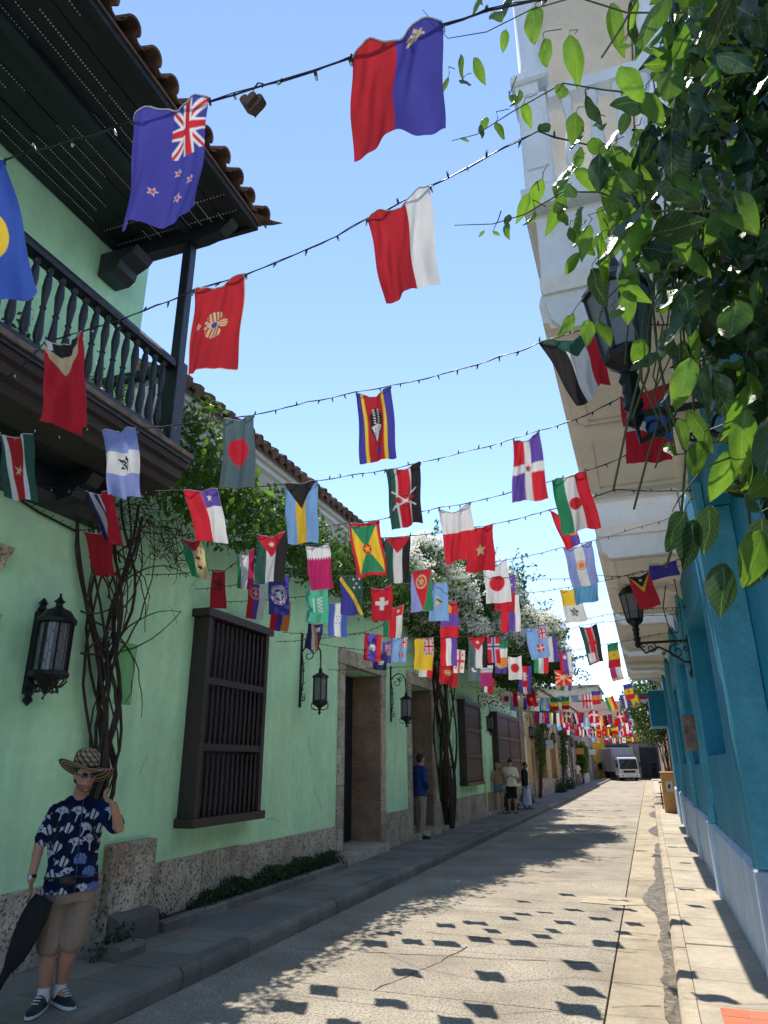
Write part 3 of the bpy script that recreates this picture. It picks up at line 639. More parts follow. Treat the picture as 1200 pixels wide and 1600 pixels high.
# end of the street
eh = empty('yellow_house', (0, 0, 0), 'yellow house with grey gateway closing the far end of the street', 'house')
MB().box(-14, -4.45, 84.2, 96, 0, 6.2).build('yellow_wall', M['yellow'], eh)
MB().box(-4.448, 6, 86.3, 96, 3.9, 5.6).build('yellow_band', M['yellow'], eh)
MB().box(-4.448, 6, 86.6, 96, 0, 3.898).build('grey_wall', M['greywall'], eh)
MB().box(-1.9, -.9, 86.2, 86.59, 0, 3.7).build('pale_pier', M['beige'], eh)
MB().box(-.85, .9, 86.4, 86.58, .2, 3.3).build('gate', M['gate'], eh)
MB().box(-4.3, -2.0, 86.4, 86.58, .2, 3.5).build('gate', M['gate'], eh)
MB().box(-14.2, 6.2, 83.9, 96, 6.2, 6.45).build('cornice', M['cream'], eh)
MB().extr([(83.7, 6.46), (92, 8.8), (92, 8.6), (83.7, 6.4)], 'x', -14.2, 6.2).build('roof', M['tile'], eh)
tw = empty('distant_block', (0, 0, 0), 'pale distant building rising behind the yellow house', 'building')
MB().box(-16, -6.5, 120, 135, 0, 13.2).build('wall', M['beige'], tw)
MB().box(-16.3, -6.2, 119.7, 135.3, 13.2, 13.6).build('parapet', M['greywall'], tw)
for i in range(4):
    for k in range(2): MB().box(-15 + i * 2.2, -14 + i * 2.2, 119.9, 119.99, 7.5 + k * 3, 9 + k * 3).build('window', M['windscreen'], tw)

# hairline cracks in the green plaster
wc = random.Random(44); cm = MB()
for (y, z, n, dy, dz) in ((9.4, 3.95, 14, .05, .01), (6.9, 3.6, 8, .04, -.02), (8.0, 3.75, 12, .045, .0), (10.9, 2.2, 7, .01, -.05), (15.2, 2.0, 8, .02, -.06), (11.2, 1.4, 9, .03, -.035), (6.7, 1.7, 6, .02, .03), (20.6, 2.6, 9, .02, -.06), (9.6, 1.05, 10, .05, -.01)):
    P = []
    for i in range(n): P.append((-5.249, y, z)); y += dy + wc.gauss(0, .02); z += dz + wc.gauss(0, .02)
    cm.tube(P, .0022, 4)
cm.build('cracks', M['soil'], gh, kind='stuff')
# ================================================================ flags on light strings
CO = dict(R=(.66, .012, .03), DR=(.50, .01, .02), W=(.80, .80, .78), B=(.055, .05, .34), N=(.02, .025, .13), L=(.22, .42, .74), PB=(.30, .36, .70), Y=(.88, .58, .03), O=(.85, .25, .05),
          G=(.02, .26, .11), DG=(.022, .10, .07), LG=(.07, .45, .28), K=(.02, .016, .018), V=(.14, .07, .40), M=(.48, .01, .12), GR=(.10, .16, .17), T=(.72, .55, .28), SB=(.10, .32, .52), PK=(.5, .03, .2), BK=(.0, .0, .0), HB=(.06, .12, .5), CB=(.02, .13, .42), PC=(.03, .09, .42))
def _c(k): return np.array(CO[k] if isinstance(k, str) else k)
def star_mask(x, y, cx, cy, r, n=5, rot=0.0, inner=.4):
    dx, dy = x - cx, y - cy; th = np.arctan2(dy, dx) - rot; rho = np.hypot(dx, dy); k = math.pi / n
    t = np.abs((th + k) % (2 * k) - k); px, py = rho * np.cos(t), rho * np.sin(t)
    ax, ay, bx, by = r, 0.0, r * inner * math.cos(k), r * inner * math.sin(k)
    return ((bx - ax) * (py - ay) - (by - ay) * (px - ax)) > 0
def jack(C, x, y, x0, x1, y0, y1):       # union flag turned a quarter, in the box
    u = (x - x0) / (x1 - x0); v = (y - y0) / (y1 - y0); ins = (u > 0) & (u < 1) & (v > 0) & (v < 1)
    C[ins] = _c('B'); d = np.minimum(np.abs(u - v), np.abs(u - (1 - v)))
    C[ins & (d < .13)] = _c('W'); C[ins & (d < .045)] = _c('R')
    C[ins & ((np.abs(u - .5) < .17) | (np.abs(v - .5) < .12))] = _c('W'); C[ins & ((np.abs(u - .5) < .10) | (np.abs(v - .5) < .07))] = _c('R')
def design(ops, h, d):
    x, y = h, d * 1.5; C = np.zeros(h.shape + (3,)) + _c('W')
    for op in ops:
        k = op[0]
        if k == 'V':
            n = sum(w for _, w in op[1]) if isinstance(op[1][0], tuple) else len(op[1]); a = 0
            for q in op[1]:
                c, w_ = q if isinstance(q, tuple) else (q, 1); C[(h * n >= a) & (h * n <= a + w_)] = _c(c); a += w_
        elif k == 'H':
            n = sum(w for _, w in op[1]) if isinstance(op[1][0], tuple) else len(op[1]); a = 0
            for q in op[1]:
                c, w_ = q if isinstance(q, tuple) else (q, 1); C[(d * n >= a) & (d * n <= a + w_)] = _c(c); a += w_
        elif k == 'tri': C[np.abs(h - .5) * 2 < 1 - d / op[2]] = _c(op[1])
        elif k == 'disc': C[np.hypot(x - op[2], y - op[3]) < op[4]] = _c(op[1])
        elif k == 'ring': rr_ = np.hypot(x - op[2], y - op[3]); C[(rr_ < op[4]) & (rr_ > op[5])] = _c(op[1])
        elif k == 'star': C[star_mask(x, y, *op[2:])] = _c(op[1])
        elif k == 'rect': C[(h > op[2]) & (h < op[3]) & (d > op[4]) & (d < op[5])] = _c(op[1])
        elif k == 'jack': jack(C, x, y, *op[1:])
        elif k == 'diag':  # band across from (x0,y0) to (x1,y1) half width w
            x0, y0, x1, y1, w_ = op[2:]; L = math.hypot(x1 - x0, y1 - y0); dd = np.abs((x - x0) * (y1 - y0) - (y - y0) * (x1 - x0)) / L; C[dd < w_] = _c(op[1])
        elif k == 'side':  # everything on one side of the line
            x0, y0, x1, y1 = op[2:]; C[((x - x0) * (y1 - y0) - (y - y0) * (x1 - x0)) > 0] = _c(op[1])
        elif k == 'poly':
            P = op[2]; ins = np.zeros(h.shape, bool); j = len(P) - 1
            for i in range(len(P)):
                xi, yi = P[i]; xj, yj = P[j]; c_ = ((yi > y) != (yj > y)) & (x < (xj - xi) * (y - yi) / ((yj - yi) or 1e-9) + xi); ins ^= c_; j = i
            C[ins] = _c(op[1])
        elif k == 'saw':   # serrated edge between top colour and field
            s_ = np.abs((h * 9) % 1 - .5) * 2; C[d * 1.0 < op[2] + .07 * s_] = _c(op[1])
        elif k == 'blob':  # an emblem: lobed disc broken by darker and lighter figures
            cx, cy, r, c2 = op[2:6]; dx, dy = x - cx, y - cy; rho = np.hypot(dx, dy); th = np.arctan2(dy, dx)
            C[rho < r * (.8 + .2 * np.cos(th * 5 + 1) + .12 * np.sin(th * 11))] = _c(op[1]); C[(rho < r * .62) & (np.sin(dx / r * 9 + np.sin(dy / r * 6) * 2) * np.cos(dy / r * 8) > .25)] = _c(c2)
        elif k == 'script': # a line of curling script beside a sword
            u = (y - op[2]) / (op[3] - op[2]); v = (x - op[4]) / op[5]; ins = (u > 0) & (u < 1) & (np.abs(v) < 1)
            pat = (np.abs(np.sin(u * 30) * .7 - v) < .28) | ((np.sin(u * 55 + v * 4) > .55) & (np.abs(v + .2) < .7)); C[ins & pat] = _c(op[1])
        elif k == 'rays':
            th = np.arctan2(y - .75, x - .5); C[(np.abs(((th / (math.pi / 4)) + .5) % 1 - .5) < .17)] = _c(op[1]); C[np.hypot(x - .5, y - .75) < .2] = _c(op[1])
        elif k == 'border':
            b = op[2]; C[(h < b) | (h > 1 - b) | (y < b) | (y > 1.5 - b)] = _c(op[1])
        elif k == 'eagle':
            op_x, op_y = x, y; cy = .72
            x = .5 + (op_y - .72) * 1.55; y = .72 + (op_x - .5) * 1.55; ax = np.abs(x - .5); body = (np.hypot((y - cy) / .20, (x - .5) / .09) < 1); wing = (np.hypot((y - cy) / .22, (ax - .22) / .15) < 1) & (np.sin((y - cy) * 60 + ax * 14) > -.35)
            head = (np.hypot(y - .50, ax - .08) < .05); tail = (np.hypot((x - .5) / .12, (y - 1.0) / .12) < 1) & (np.sin(x * 90) > -.4)
            C[body | wing | head | tail] = _c(op[1]); x, y = op_x, op_y
    return C
def flag_mesh(name, quad, ops, dip=0.0, amp=.012, res=1.0, seed=0, swing=0.0):
    TL, TR, BL, BR = [np.array(p, float) for p in quad]; wpx = np.linalg.norm(TR - TL) / TL[1] * 1100
    nu = int(max(8, min(110, wpx * .95 * res))); nv = int(nu * 1.5); h, d = np.meshgrid(np.linspace(0, 1, nu), np.linspace(0, 1, nv))
    P = ((1 - h) * (1 - d))[..., None] * TL + (h * (1 - d))[..., None] * TR + ((1 - h) * d)[..., None] * BL + (h * d)[..., None] * BR
    W = np.linalg.norm(TR - TL); r = random.Random(seed * 13 + 5); ph = [r.uniform(0, 6.28) for _ in range(5)]; k1 = r.uniform(1.0, 1.7)
    s = W / .3; fold = np.sin(2 * math.pi * (h * k1 + .25 * d) + ph[0]) * (.25 + .75 * d) + .4 * np.sin(2 * math.pi * (h * 2.3 - .5 * d) + ph[1]) * (.3 + .5 * d) + .12 * np.sin(2 * math.pi * (h * 5 + d * 1.5) + ph[2])
    P[..., 1] += amp * s * fold * 1.15 + swing * d ** 1.3
    if dip > 0:
        g = 4 * h * (1 - h); P[..., 2] -= dip * W * g * (1 - d) ** 2.2; P[..., 1] -= .10 * W * g * (1 - d) ** 3 + .05 * W * np.sin(h * 9) * (1 - d)
        P[..., 1] += .035 * W * np.sin((h - .5) * (9 + 10 * d) + 1) * (1 - d)
    P[..., 2] += .006 * s * np.sin(2 * math.pi * h * 1.1 + ph[3]) * d ** 2 - .004 * np.sin(2 * math.pi * h * r.choice([2, 3, 4])) ** 2 * (1 - d) ** 6
    P[..., 0] += .005 * s * np.sin(2 * math.pi * d * 1.2 + ph[4])
    cols = 0; o5 = [(-.33, -.33), (.33, -.33), (0, 0), (-.33, .33), (.33, .33)]
    for du, dv in o5: cols = cols + design(ops, np.clip(h + du / nu, 0, 1), np.clip(d + dv / nv, 0, 1)) * .93 + .02
    return ngrid_mesh(name, P, M['cloth'], cols / 5)
FLAGS = []
def flag(label, Y, px, ops, dip=0.0, amp=.012, swing=0.0, wire=None):
    fq = random.Random(len(FLAGS) * 7 + 3); amp *= fq.uniform(1.2, 2.3)
    if dip == 0: dip = fq.choice([0, .02, .05, .09, .13]) * (.3 if Y < 2 else 1)
    if swing == 0: swing = fq.uniform(-.05, .06) * (Y > 3)
    q = [aty(x, y, Y) for x, y in px]; me = flag_mesh('flag', q, ops, dip, amp, 1.0, len(FLAGS), swing)
    o = put(bpy.data.objects.new('flag', me)); tag(o, label, 'flag', 'flags hung from the light strings across the street'); FLAGS.append(o)
    if Y < 9:
        nv_ = len(me.vertices); cc = np.zeros(nv_ * 3, np.float32); me.vertices.foreach_get('co', cc); cc = cc.reshape(-1, 3); wpx = np.linalg.norm(np.array(q[1]) - np.array(q[0])) / q[0].y * 1100; nu = int(max(8, min(110, wpx * .95))); top = cc[:nu]; MB().tube([Vector(p) for p in top[:: max(1, nu // 16)]] + [Vector(top[-1])], .0035, 5).build('hem', M['hem'], o, smooth=True)
    if Y < 7:
        for t in (.02, .98): p = q[0].lerp(q[1], t); MB().tube([p + Vector((0, -.004, .012)), p + Vector((0, .004, -.012))], .004, 5).build('clip', M['wire'], o)
    return o
V = lambda *a: ('V', list(a)); H = lambda *a: ('H', list(a))
NZ_ST = [('star', 'W', x, y, .062, 5, 0) for x, y in ((.63, .86), (.80, 1.0), (.38, 1.10), (.66, 1.20))] + [('star', 'R', x, y, .042, 5, 0) for x, y in ((.63, .86), (.80, 1.0), (.38, 1.10), (.66, 1.20))]
F = [
 ('large blue flag with a yellow disc cut by the left edge', 1.4, [(-78, 290), (10, 252), (-60, 490), (59, 456)], [V('B'), ('rect', (.03, .09, .42), 0, 1, 0, 1), ('disc', 'Y', .50, .80, .30)], 0, .01),
 ('violet blue flag with union jack canton and four red stars', 1.4, [(208, 190), (331, 158), (188, 360), (312, 332)], [V('B'), ('jack', .56, 1.0, .02, .68), *NZ_ST], 0, .010),
 ('half red half blue flag with a gold crown on the nearest string', 1.4, [(547, 92), (690, 38), (548, 245), (692, 192)], [V('DR', 'B'), ('blob', 'T', .72, .18, .10, 'B'), ('rect', 'T', .62, .84, .135, .155)], 0, .012),
 ('red flag with black and yellow wedge bunched at its top', 2.6, [(72, 532), (130, 520), (70, 665), (142, 672)], [V('R'), ('tri', 'T', .40), ('tri', 'K', .20), ('poly', 'W', [(.18, 0), (.34, 0), (.36, .16), (.24, .18)])], .24, .03),
 ('crimson flag with golden double-headed eagle', 2.6, [(303, 455), (384, 430), (288, 582), (370, 575)], [V('DR'), ('border', 'T', .015), ('eagle', 'T'), ('disc', 'B', .5, .72, .055), ('blob', 'T', .2, .72, .06, 'DR')], .12, .014),
 ('red and white flag hanging from the second string', 2.6, [(574, 344), (672, 294), (600, 473), (684, 440)], [V(('DR', .62), ('W', .38))], 0, .012),
 ('green white and red flag with a yellow star beside the balcony', 3.5, [(0, 683), (53, 680), (8, 778), (55, 784)], [V(('DG', 2), ('W', 1), ('DR', 3.6), ('W', 1), ('DG', 1.6)), ('star', 'T', .50, .80, .15, 5, 0)], .04, .012),
 ('pale blue flag with white band and a dark round emblem', 3.75, [(160, 675), (215, 670), (178, 779), (225, 781)], [H('PB', 'W', 'PB'), ('blob', 'K', .55, .74, .17, 'W')], .03, .010),
 ('dark green flag with a red disc in front of the vine', 4.1, [(348, 655), (398, 650), (349, 766), (402, 765)], [V('GR'), ('disc', 'R', .54, .73, .30)], 0, .010),
 ('blue yellow and red flag with a black and white shield', 4.3, [(557, 614), (612, 604), (564, 727), (619, 714)], [V(('B', 2), ('Y', .8), ('DR', 5), ('Y', .8), ('B', 2)), ('poly', 'K', [(.5, .28), (.68, .5), (.66, .85), (.5, 1.1), (.34, .85), (.32, .5)]), ('poly', 'W', [(.36, .75), (.5, .66), (.64, .75), (.5, 1.08)]),
   *[('rect', 'W', .42, .47, .22 + k * .04, .24 + k * .04) for k in range(6)], *[('rect', 'K', .42, .47, .5 + k * .035, .515 + k * .035) for k in range(5)], *[('rect', 'W', .54, .59, .22 + k * .04, .24 + k * .04) for k in range(6)], *[('rect', 'K', .54, .59, .5 + k * .035, .515 + k * .035) for k in range(5)], ('disc', 'B', .58, 1.28, .08)], .22, .014),
 ('black white and red flag with green hoist against the cream soffit', 3.7, [(843, 537), (940, 504), (900, 634), (954, 600)], [V('K', 'W', 'R'), ('tri', 'DG', .30)], .0, .020),
 ('narrow navy white and red flag folded upon itself under the balcony', 4.6, [(135, 767), (176, 768), (167, 846), (184, 850)], [V(('N', 1.4), ('W', .7), ('N', .5), ('W', .5), ('R', 2.6))], .10, .03),
 ('red flag with white quarter and blue canton holding one star', 4.9, [(287, 768), (343, 765), (306, 843), (352, 846)], [V(('R', 1), ('W', 1)), ('rect', 'V', .5, 1, 0, .33), ('star', 'W', .75, .24, .13, 5, 0)], 0, .010),
 ('light blue and yellow flag with a black triangle', 5.0, [(444, 757), (497, 752), (452, 852), (498, 850)], [V('L', 'Y', 'L'), ('tri', 'K', .42)], .03, .008),
 ('black red and green flag with a shield and crossed spears', 5.1, [(602, 735), (657, 723), (614, 830), (661, 818)], [V(('DG', 2), ('W', .35), ('R', 2.3), ('W', .35), ('K', 2)), ('poly', 'R', [(.2, .82), (.5, .70), (.86, .82), (.5, .95)]), ('poly', 'W', [(.36, .82), (.5, .80), (.66, .82), (.5, .85)]), ('diag', 'W', .12, .62, .8, 1.02, .012), ('diag', 'W', .12, 1.02, .8, .62, .012)][:1] + [('poly', 'K', [(.17, .82), (.5, .67), (.9, .82), (.5, .98)]), ('poly', 'R', [(.2, .82), (.5, .70), (.86, .82), (.5, .95)]), ('poly', 'W', [(.36, .82), (.5, .80), (.66, .82), (.5, .85)]), ('poly', 'W', [(.12, .60), (.16, .58), (.88, 1.03), (.85, 1.06)]), ('poly', 'W', [(.12, 1.04), (.15, 1.07), (.88, .62), (.85, .59)])], .10, .014),
 ('quartered red and violet flag with a white cross', 5.2, [(802, 687), (843, 673), (798, 783), (856, 777)], [H('W'), ('rect', 'R', 0, .40, 0, .43), ('rect', 'V', .60, 1, 0, .43), ('rect', 'V', 0, .42, .57, 1), ('rect', 'R', .60, 1, .57, 1), ('blob', 'DR', .5, .75, .09, 'G')], .25, .022),
 ('red flag with white wedge and blue band below the near lamp', 4.75, [(969, 622), (1048, 600), (980, 722), (1052, 716)], [V('R'), ('poly', 'B', [(.3, .62), (.9, .3), (1.1, .9), (.62, 1.0)]), ('poly', (.02, .13, .42), [(.42, .55), (1.1, .1), (1.1, 1.2), (.5, .88)]), ('poly', 'W', [(.0, .66), (.42, .5), (.5, .9), (.0, .74)])], 0, .010),
 ('plain red flag hanging before the twisted vine stems', 5.2, [(131, 830), (177, 824), (147, 898), (176, 899)], [V('DR')], .0, .015),
 ('green and yellow flag with two black stars and a red wedge', 5.6, [(281, 838), (319, 842), (298, 902), (332, 906)], [V(('G', 1.2), ('T', 1.2), ('G', .2)), ('tri', 'DR', .30), ('star', 'K', .60, .72, .12, 5, 1.57), ('star', 'K', .60, 1.08, .12, 5, 1.57)], .0, .015),
 ('green white and black flag with red triangle and white star over the vine', 5.8, [(402, 834), (448, 831), (402, 913), (447, 911)], [V('DG', 'W', 'K'), ('tri', 'R', .48), ('star', 'W', .5, .27, .11, 7, .2, .5)], 0, .008),
 ('green and yellow flag bordered in red with a star disc', 5.8, [(545, 819), (592, 814), (555, 900), (603, 896)], [V('Y'), ('poly', 'G', [(.07, .08), (.93, .08), (.5, .75)]), ('poly', 'G', [(.07, 1.42), (.93, 1.42), (.5, .75)]), ('border', 'R', .09), ('disc', 'R', .5, .75, .15), ('star', 'Y', .5, .75, .13, 5, -1.57)], .04, .010),
 ('white over red flag sagging at its white edge', 5.8, [(686, 795), (735, 786), (694, 878), (745, 870)], [H(('W', .47), ('R', .53))], .22, .012),
 ('green white and red flag with a red disc beside the cream soffit', 5.6, [(862, 752), (915, 737), (879, 838), (940, 824)], [V('G', 'W', 'R'), ('disc', 'R', .52, .76, .17)], .0, .014),
 ('black and red flag below the vine left of the grille window', 6.4, [(331, 892), (352, 892), (322, 948), (350, 950)], [V('DR'), ('blob', 'K', .55, .55, .28, 'DR')], 0, .010),
 ('narrow green white and crimson flag half behind vine leaves', 6.4, [(370, 868), (399, 857), (373, 920), (394, 922)], [V(('G', .5), ('W', 1), ('M', .6))], .0, .014),
 ('maroon flag with a serrated white top', 6.4, [(477, 853), (515, 850), (481, 920), (518, 918)], [V('M'), ('saw', 'W', .26)], .10, .008),
 ('green white and black flag with a plain red triangle', 6.4, [(601, 841), (641, 838), (605, 912), (642, 912)], [V('DG', 'W', 'K'), ('tri', 'R', .36)], 0, .008),
 ('red flag with one large yellow star', 6.4, [(729, 826), (770, 820), (730, 896), (775, 893)], [V('R'), ('star', 'T', .5, .78, .23, 5, -1.57)], 0, .008),
 ('red flag with blue and orange corner tucked behind a striped flag', 6.5, [(858, 797), (900, 815), (884, 858), (906, 848)], [V('R'), ('rect', 'O', .55, 1, .3, .62), ('rect', 'V', .5, 1, .62, 1)], 0, .012),
 ('blue flag with a white star ringed in red and white', 7.3, [(419, 900), (452, 898), (416, 958), (449, 960)], [V('B'), ('ring', 'W', .52, .75, .38, .24), ('ring', 'R', .52, .75, .35, .31), ('star', 'W', .52, .75, .24, 5, 0), ('disc', 'V', .18, .72, .09)], 0, .008),
 ('red blue and white flag with a small shield at the top', 7.5, [(388, 911), (417, 913), (386, 967), (411, 969)], [V('R', 'V', 'W'), ('disc', 'W', .45, .42, .25), ('disc', 'R', .45, .42, .21), ('rect', 'W', .42, .48, .18, .38), ('rect', 'W', .33, .57, .26, .29)], 0, .010),
 ('red blue and orange flag hanging above the grille window', 7.9, [(425, 943), (456, 941), (419, 983), (447, 987)], [V('R', 'B', 'O')], 0, .010),
 ('green flag with white script and a sword', 7.6, [(479, 922), (514, 921), (477, 971), (510, 973)], [V('LG'), ('script', 'W', .32, 1.1, .64, .15), ('rect', 'W', .33, .36, .25, .68)], .04, .006),
 ('blue and white flag with five small stars', 8.0, [(514, 943), (544, 941), (510, 993), (540, 995)], [V('HB', 'W', 'HB'), *[('disc', 'B', x, y, .03) for x, y in ((.5, .75), (.42, .6), (.58, .6), (.42, .9), (.58, .9))]], 0, .008),
 ('blue and green flag split by a yellow diagonal with white stars', 7.4, [(531, 901), (567, 899), (534, 961), (568, 962)], [V('B'), ('side', 'DG', 0.0, 0.0, 1.0, 1.5), ('diag', 'Y', 0, 0, 1, 1.5, .075), *[('star', 'W', x, y, .07, 5, 0) for x, y in ((.6, .12), (.85, .12), (.72, .3), (.6, .45), (.85, .45))]], 0, .010),
 ('navy flag with white and orange diagonals and a white sun', 8.6, [(482, 973), (506, 974), (474, 1011), (496, 1018)], [V('N'), ('poly', 'O', [(.35, .0), (.45, .0), (1.0, 1.5), (.75, 1.5)]), ('poly', 'W', [(.28, .0), (.35, .0), (.75, 1.5), (.5, 1.5)]), ('star', 'W', .68, .32, .2, 12, 0, .5)], 0, .012),
 ('red flag with a white cross', 8.0, [(579, 918), (613, 914), (583, 972), (615, 970)], [V('R'), ('rect', 'W', .41, .59, .28, .68), ('rect', 'W', .20, .80, .42, .54)], 0, .006),
 ('white red and green flag with a red upper band', 8.8, [(600, 947), (631, 945), (598, 996), (627, 997)], [V('G', 'R', 'W'), ('rect', 'R', .3, 1, 0, .30), ('star', 'W', .75, .22, .12, 8, 0)], 0, .008),
 ('blue red and green flag of long triangles with a golden wreath', 7.7, [(643, 894), (674, 889), (640, 956), (676, 953)], [V('PB'), ('side', 'G', .5, 1.5, 1.05, 0), ('poly', 'R', [(0, 0), (1, 0), (.55, 1.5)]), ('ring', 'T', .5, .42, .26, .20), ('blob', 'T', .5, .42, .12, 'R')][:1] + [('poly', 'G', [(1, 0), (1, 1.5), (.5, 1.5)]), ('poly', 'R', [(0, 0), (1, 0), (.55, 1.5)]), ('ring', 'T', .5, .42, .26, .20), ('blob', 'T', .5, .42, .14, 'R')], 0, .008),
 ('light blue flag with a black and tan triangle', 8.0, [(677, 911), (699, 909), (667, 969), (700, 969)], [V('L'), ('poly', 'W', [(.3, .55), (.3, .98), (.72, .76)]), ('poly', 'K', [(.33, .6), (.33, .95), (.72, .76)]), ('poly', 'T', [(.3, .66), (.3, .95), (.6, .80)])], 0, .008),
 ('red violet and red flag with a gold emblem in its top band', 8.9, [(688, 943), (715, 941), (687, 996), (716, 995)], [H('R', 'V', 'R'), ('blob', 'Y', .5, .25, .2, 'R')], 0, .006),
 ('red violet and red flag with a white moon', 9.6, [(570, 988), (597, 991), (566, 1031), (592, 1034)], [V(('R', .8), ('V', 1.6), ('R', .8)), ('disc', 'W', .5, .75, .19)], 0, .008),
 ('violet flag with a small union jack half hidden behind a red flag', 10.2, [(598, 1003), (613, 1000), (599, 1035), (612, 1037)], [V('V'), ('jack', .3, .9, .2, 1.0)], 0, .008),
 ('navy flag with a grey crest below the red striped flags', 10.0, [(583, 1022), (605, 1018), (583, 1046), (603, 1048)], [V('N'), ('blob', 'W', .6, .85, .22, 'N')], 0, .008),
 ('small sky blue flag with union jack and red shield', 9.8, [(612, 997), (637, 995), (611, 1033), (633, 1035)], [V('L'), ('jack', .56, 1, .02, .65), ('poly', 'R', [(.5, .9), (.8, .9), (.8, 1.25), (.5, 1.25)]), ('rect', 'W', .62, .67, .6, .82)], 0, .006),
 ('yellow flag with a union jack canton', 9.8, [(648, 998), (678, 996), (647, 1046), (676, 1048)], [V('Y'), ('jack', .5, 1, .02, .78)], 0, .006),
 ('red and white flag hanging just below the yellow flag', 10.6, [(653, 1024), (676, 1024), (654, 1057), (675, 1059)], [V(('W', 1.5), ('R', 1))], 0, .008),
 ('white flag with red disc in front of white blossoms', 8.4, [(755, 889), (792, 873), (759, 943), (799, 939)], [V('W'), ('disc', 'R', .5, .74, .31)], 0, .010),
 ('red flag with violet starry canton behind a white flag', 8.9, [(775, 902), (805, 898), (772, 953), (804, 957)], [V('R'), ('rect', 'V', .5, 1, 0, .5), *[('star', 'W', x, y, .06, 5, 0) for x, y in ((.75, .15), (.65, .4), (.85, .4), (.75, .6))]], 0, .008),
 ('red violet and white flag below the red disc flag', 9.6, [(782, 931), (811, 928), (782, 987), (813, 985)], [V(('R', 1.1), ('V', 1), ('W', .7))], 0, .008),
 ('large sky blue flag with union jack and shield over the blossoms', 10.4, [(819, 982), (852, 976), (830, 1031), (859, 1025)], [V('L'), ('jack', .58, 1, .02, .65), ('poly', 'R', [(.45, .85), (.8, .85), (.8, 1.2), (.45, 1.2)]), ('rect', 'W', .60, .66, .57, .8), ('rect', 'W', .45, .8, .67, .7)], 0, .010),
 ('white and violet flag right of the sky blue flag', 11.0, [(855, 994), (869, 993), (858, 1035), (874, 1034)], [V('W', 'V')], 0, .008),
 ('violet and white flag with red edge and small shield', 11.4, [(873, 1018), (891, 1017), (877, 1054), (896, 1054)], [V(('R', .8), ('V', 1.3), ('W', 1)), ('disc', 'W', .45, .34, .13)], 0, .010),
 ('red flag with yellow rays', 12.2, [(866, 1046), (895, 1041), (869, 1072), (894, 1070)], [V('R'), ('rays', 'T')], 0, .008),
 ('orange green white and violet striped flag', 12.8, [(869, 1061), (893, 1058), (871, 1080), (893, 1079)], [V('T', 'G', 'W', 'V')], 0, .008),
 ('red flag with a golden sun above the dark vine', 10.8, [(687, 1037), (716, 1036), (687, 1067), (714, 1075)], [V('DR'), ('ring', 'T', .48, .62, .2, .15), ('disc', 'T', .48, .62, .10)], 0, .012),
 ('red white and violet striped flag', 10.1, [(688, 998), (714, 996), (687, 1039), (713, 1040)], [V('R', 'W', 'V')], 0, .006),
 ('white flag with red crosses', 10.5, [(711, 1014), (727, 1016), (708, 1051), (724, 1051)], [V('W'), ('rect', 'R', .40, .60, 0, 1), ('rect', 'R', 0, 1, .44, .56), *[('rect', 'R', x - .07, x + .07, y - .05, y + .05) for x in (.2, .8) for y in (.22, .78)]], 0, .008),
 ('grey green flag with white column and red star triangle', 10.1, [(731, 994), (761, 991), (732, 1043), (762, 1044)], [V(('GR', 1.2), ('W', 1), ('K', .8)), ('tri', 'R', .46), ('star', 'W', .5, .26, .11, 7, .2, .5)], 0, .008),
 ('red flag with a blue cross edged in white', 10.5, [(761, 996), (780, 995), (762, 1036), (782, 1036)], [V('R'), ('rect', 'W', .36, .64, 0, 1), ('rect', 'W', 0, 1, .28, .46), ('rect', 'B', .43, .57, 0, 1), ('rect', 'B', 0, 1, .33, .41)], 0, .006),
 ('green white and orange banded flag', 10.8, [(780, 1000), (793, 1000), (778, 1040), (792, 1040)], [H('G', 'W', 'O')], 0, .006),
 ('violet flag with a yellow arch', 11.8, [(774, 1030), (793, 1030), (774, 1053), (792, 1053)], [H('W', 'V'), ('disc', 'T', .5, .55, .42)], 0, .006),
 ('grey green flag with a white crescent', 11.2, [(731, 1031), (751, 1031), (730, 1063), (750, 1064)], [V('GR'), ('disc', 'W', .55, .62, .25), ('disc', 'GR', .65, .55, .23)], 0, .006),
 ('small maroon flag with serrated white top among the near-end flags', 11.5, [(751, 1040), (770, 1039), (749, 1072), (769, 1073)], [V('PK'), ('saw', 'W', .3)], 0, .006),
 ('small crimson flag peeping out under the maroon flag', 12.3, [(757, 1060), (773, 1060), (757, 1082), (771, 1083)], [V(('W', .4), ('DR', 1))], 0, .006),
 ('small white flag with red disc against dark foliage', 11.2, [(793, 1025), (815, 1024), (795, 1062), (816, 1062)], [V('W'), ('disc', 'R', .5, .75, .31)], 0, .006),
 ('blue and red flag with a white temple', 12.0, [(811, 1041), (831, 1040), (811, 1074), (831, 1074)], [V(('B', .8), ('R', 1.5), ('B', .8)), ('poly', 'W', [(.35, .45), (.65, .5), (.5, .6), (.7, .72), (.5, .8), (.65, 1.0), (.35, 1.05)])], 0, .006),
 ('navy flag with red and white stripes below the temple flag', 13.0, [(811, 1064), (830, 1064), (811, 1084), (829, 1084)], [V('N'), ('rect', 'W', .36, .64, 0, 1), ('rect', 'R', .44, .56, 0, 1)], 0, .006),
 ('green white and red flag below the large sky blue flag', 11.6, [(833, 1021), (857, 1018), (835, 1052), (857, 1052)], [V('G', 'W', 'R')], 0, .008),
 ('pale blue and white flag with an orange sun', 7.7, [(880, 856), (924, 846), (895, 921), (936, 911)], [V('PB', 'W', 'PB'), ('disc', 'O', .5, .74, .11), ('ring', 'O', .5, .74, .18, .14)], 0, .008),
 ('sky blue flag with a pale gold sun at its top', 8.4, [(893, 905), (932, 900), (900, 945), (936, 938)], [V('SB'), ('disc', 'T', .5, .35, .16), ('disc', 'SB', .5, .27, .15)], 0, .008),
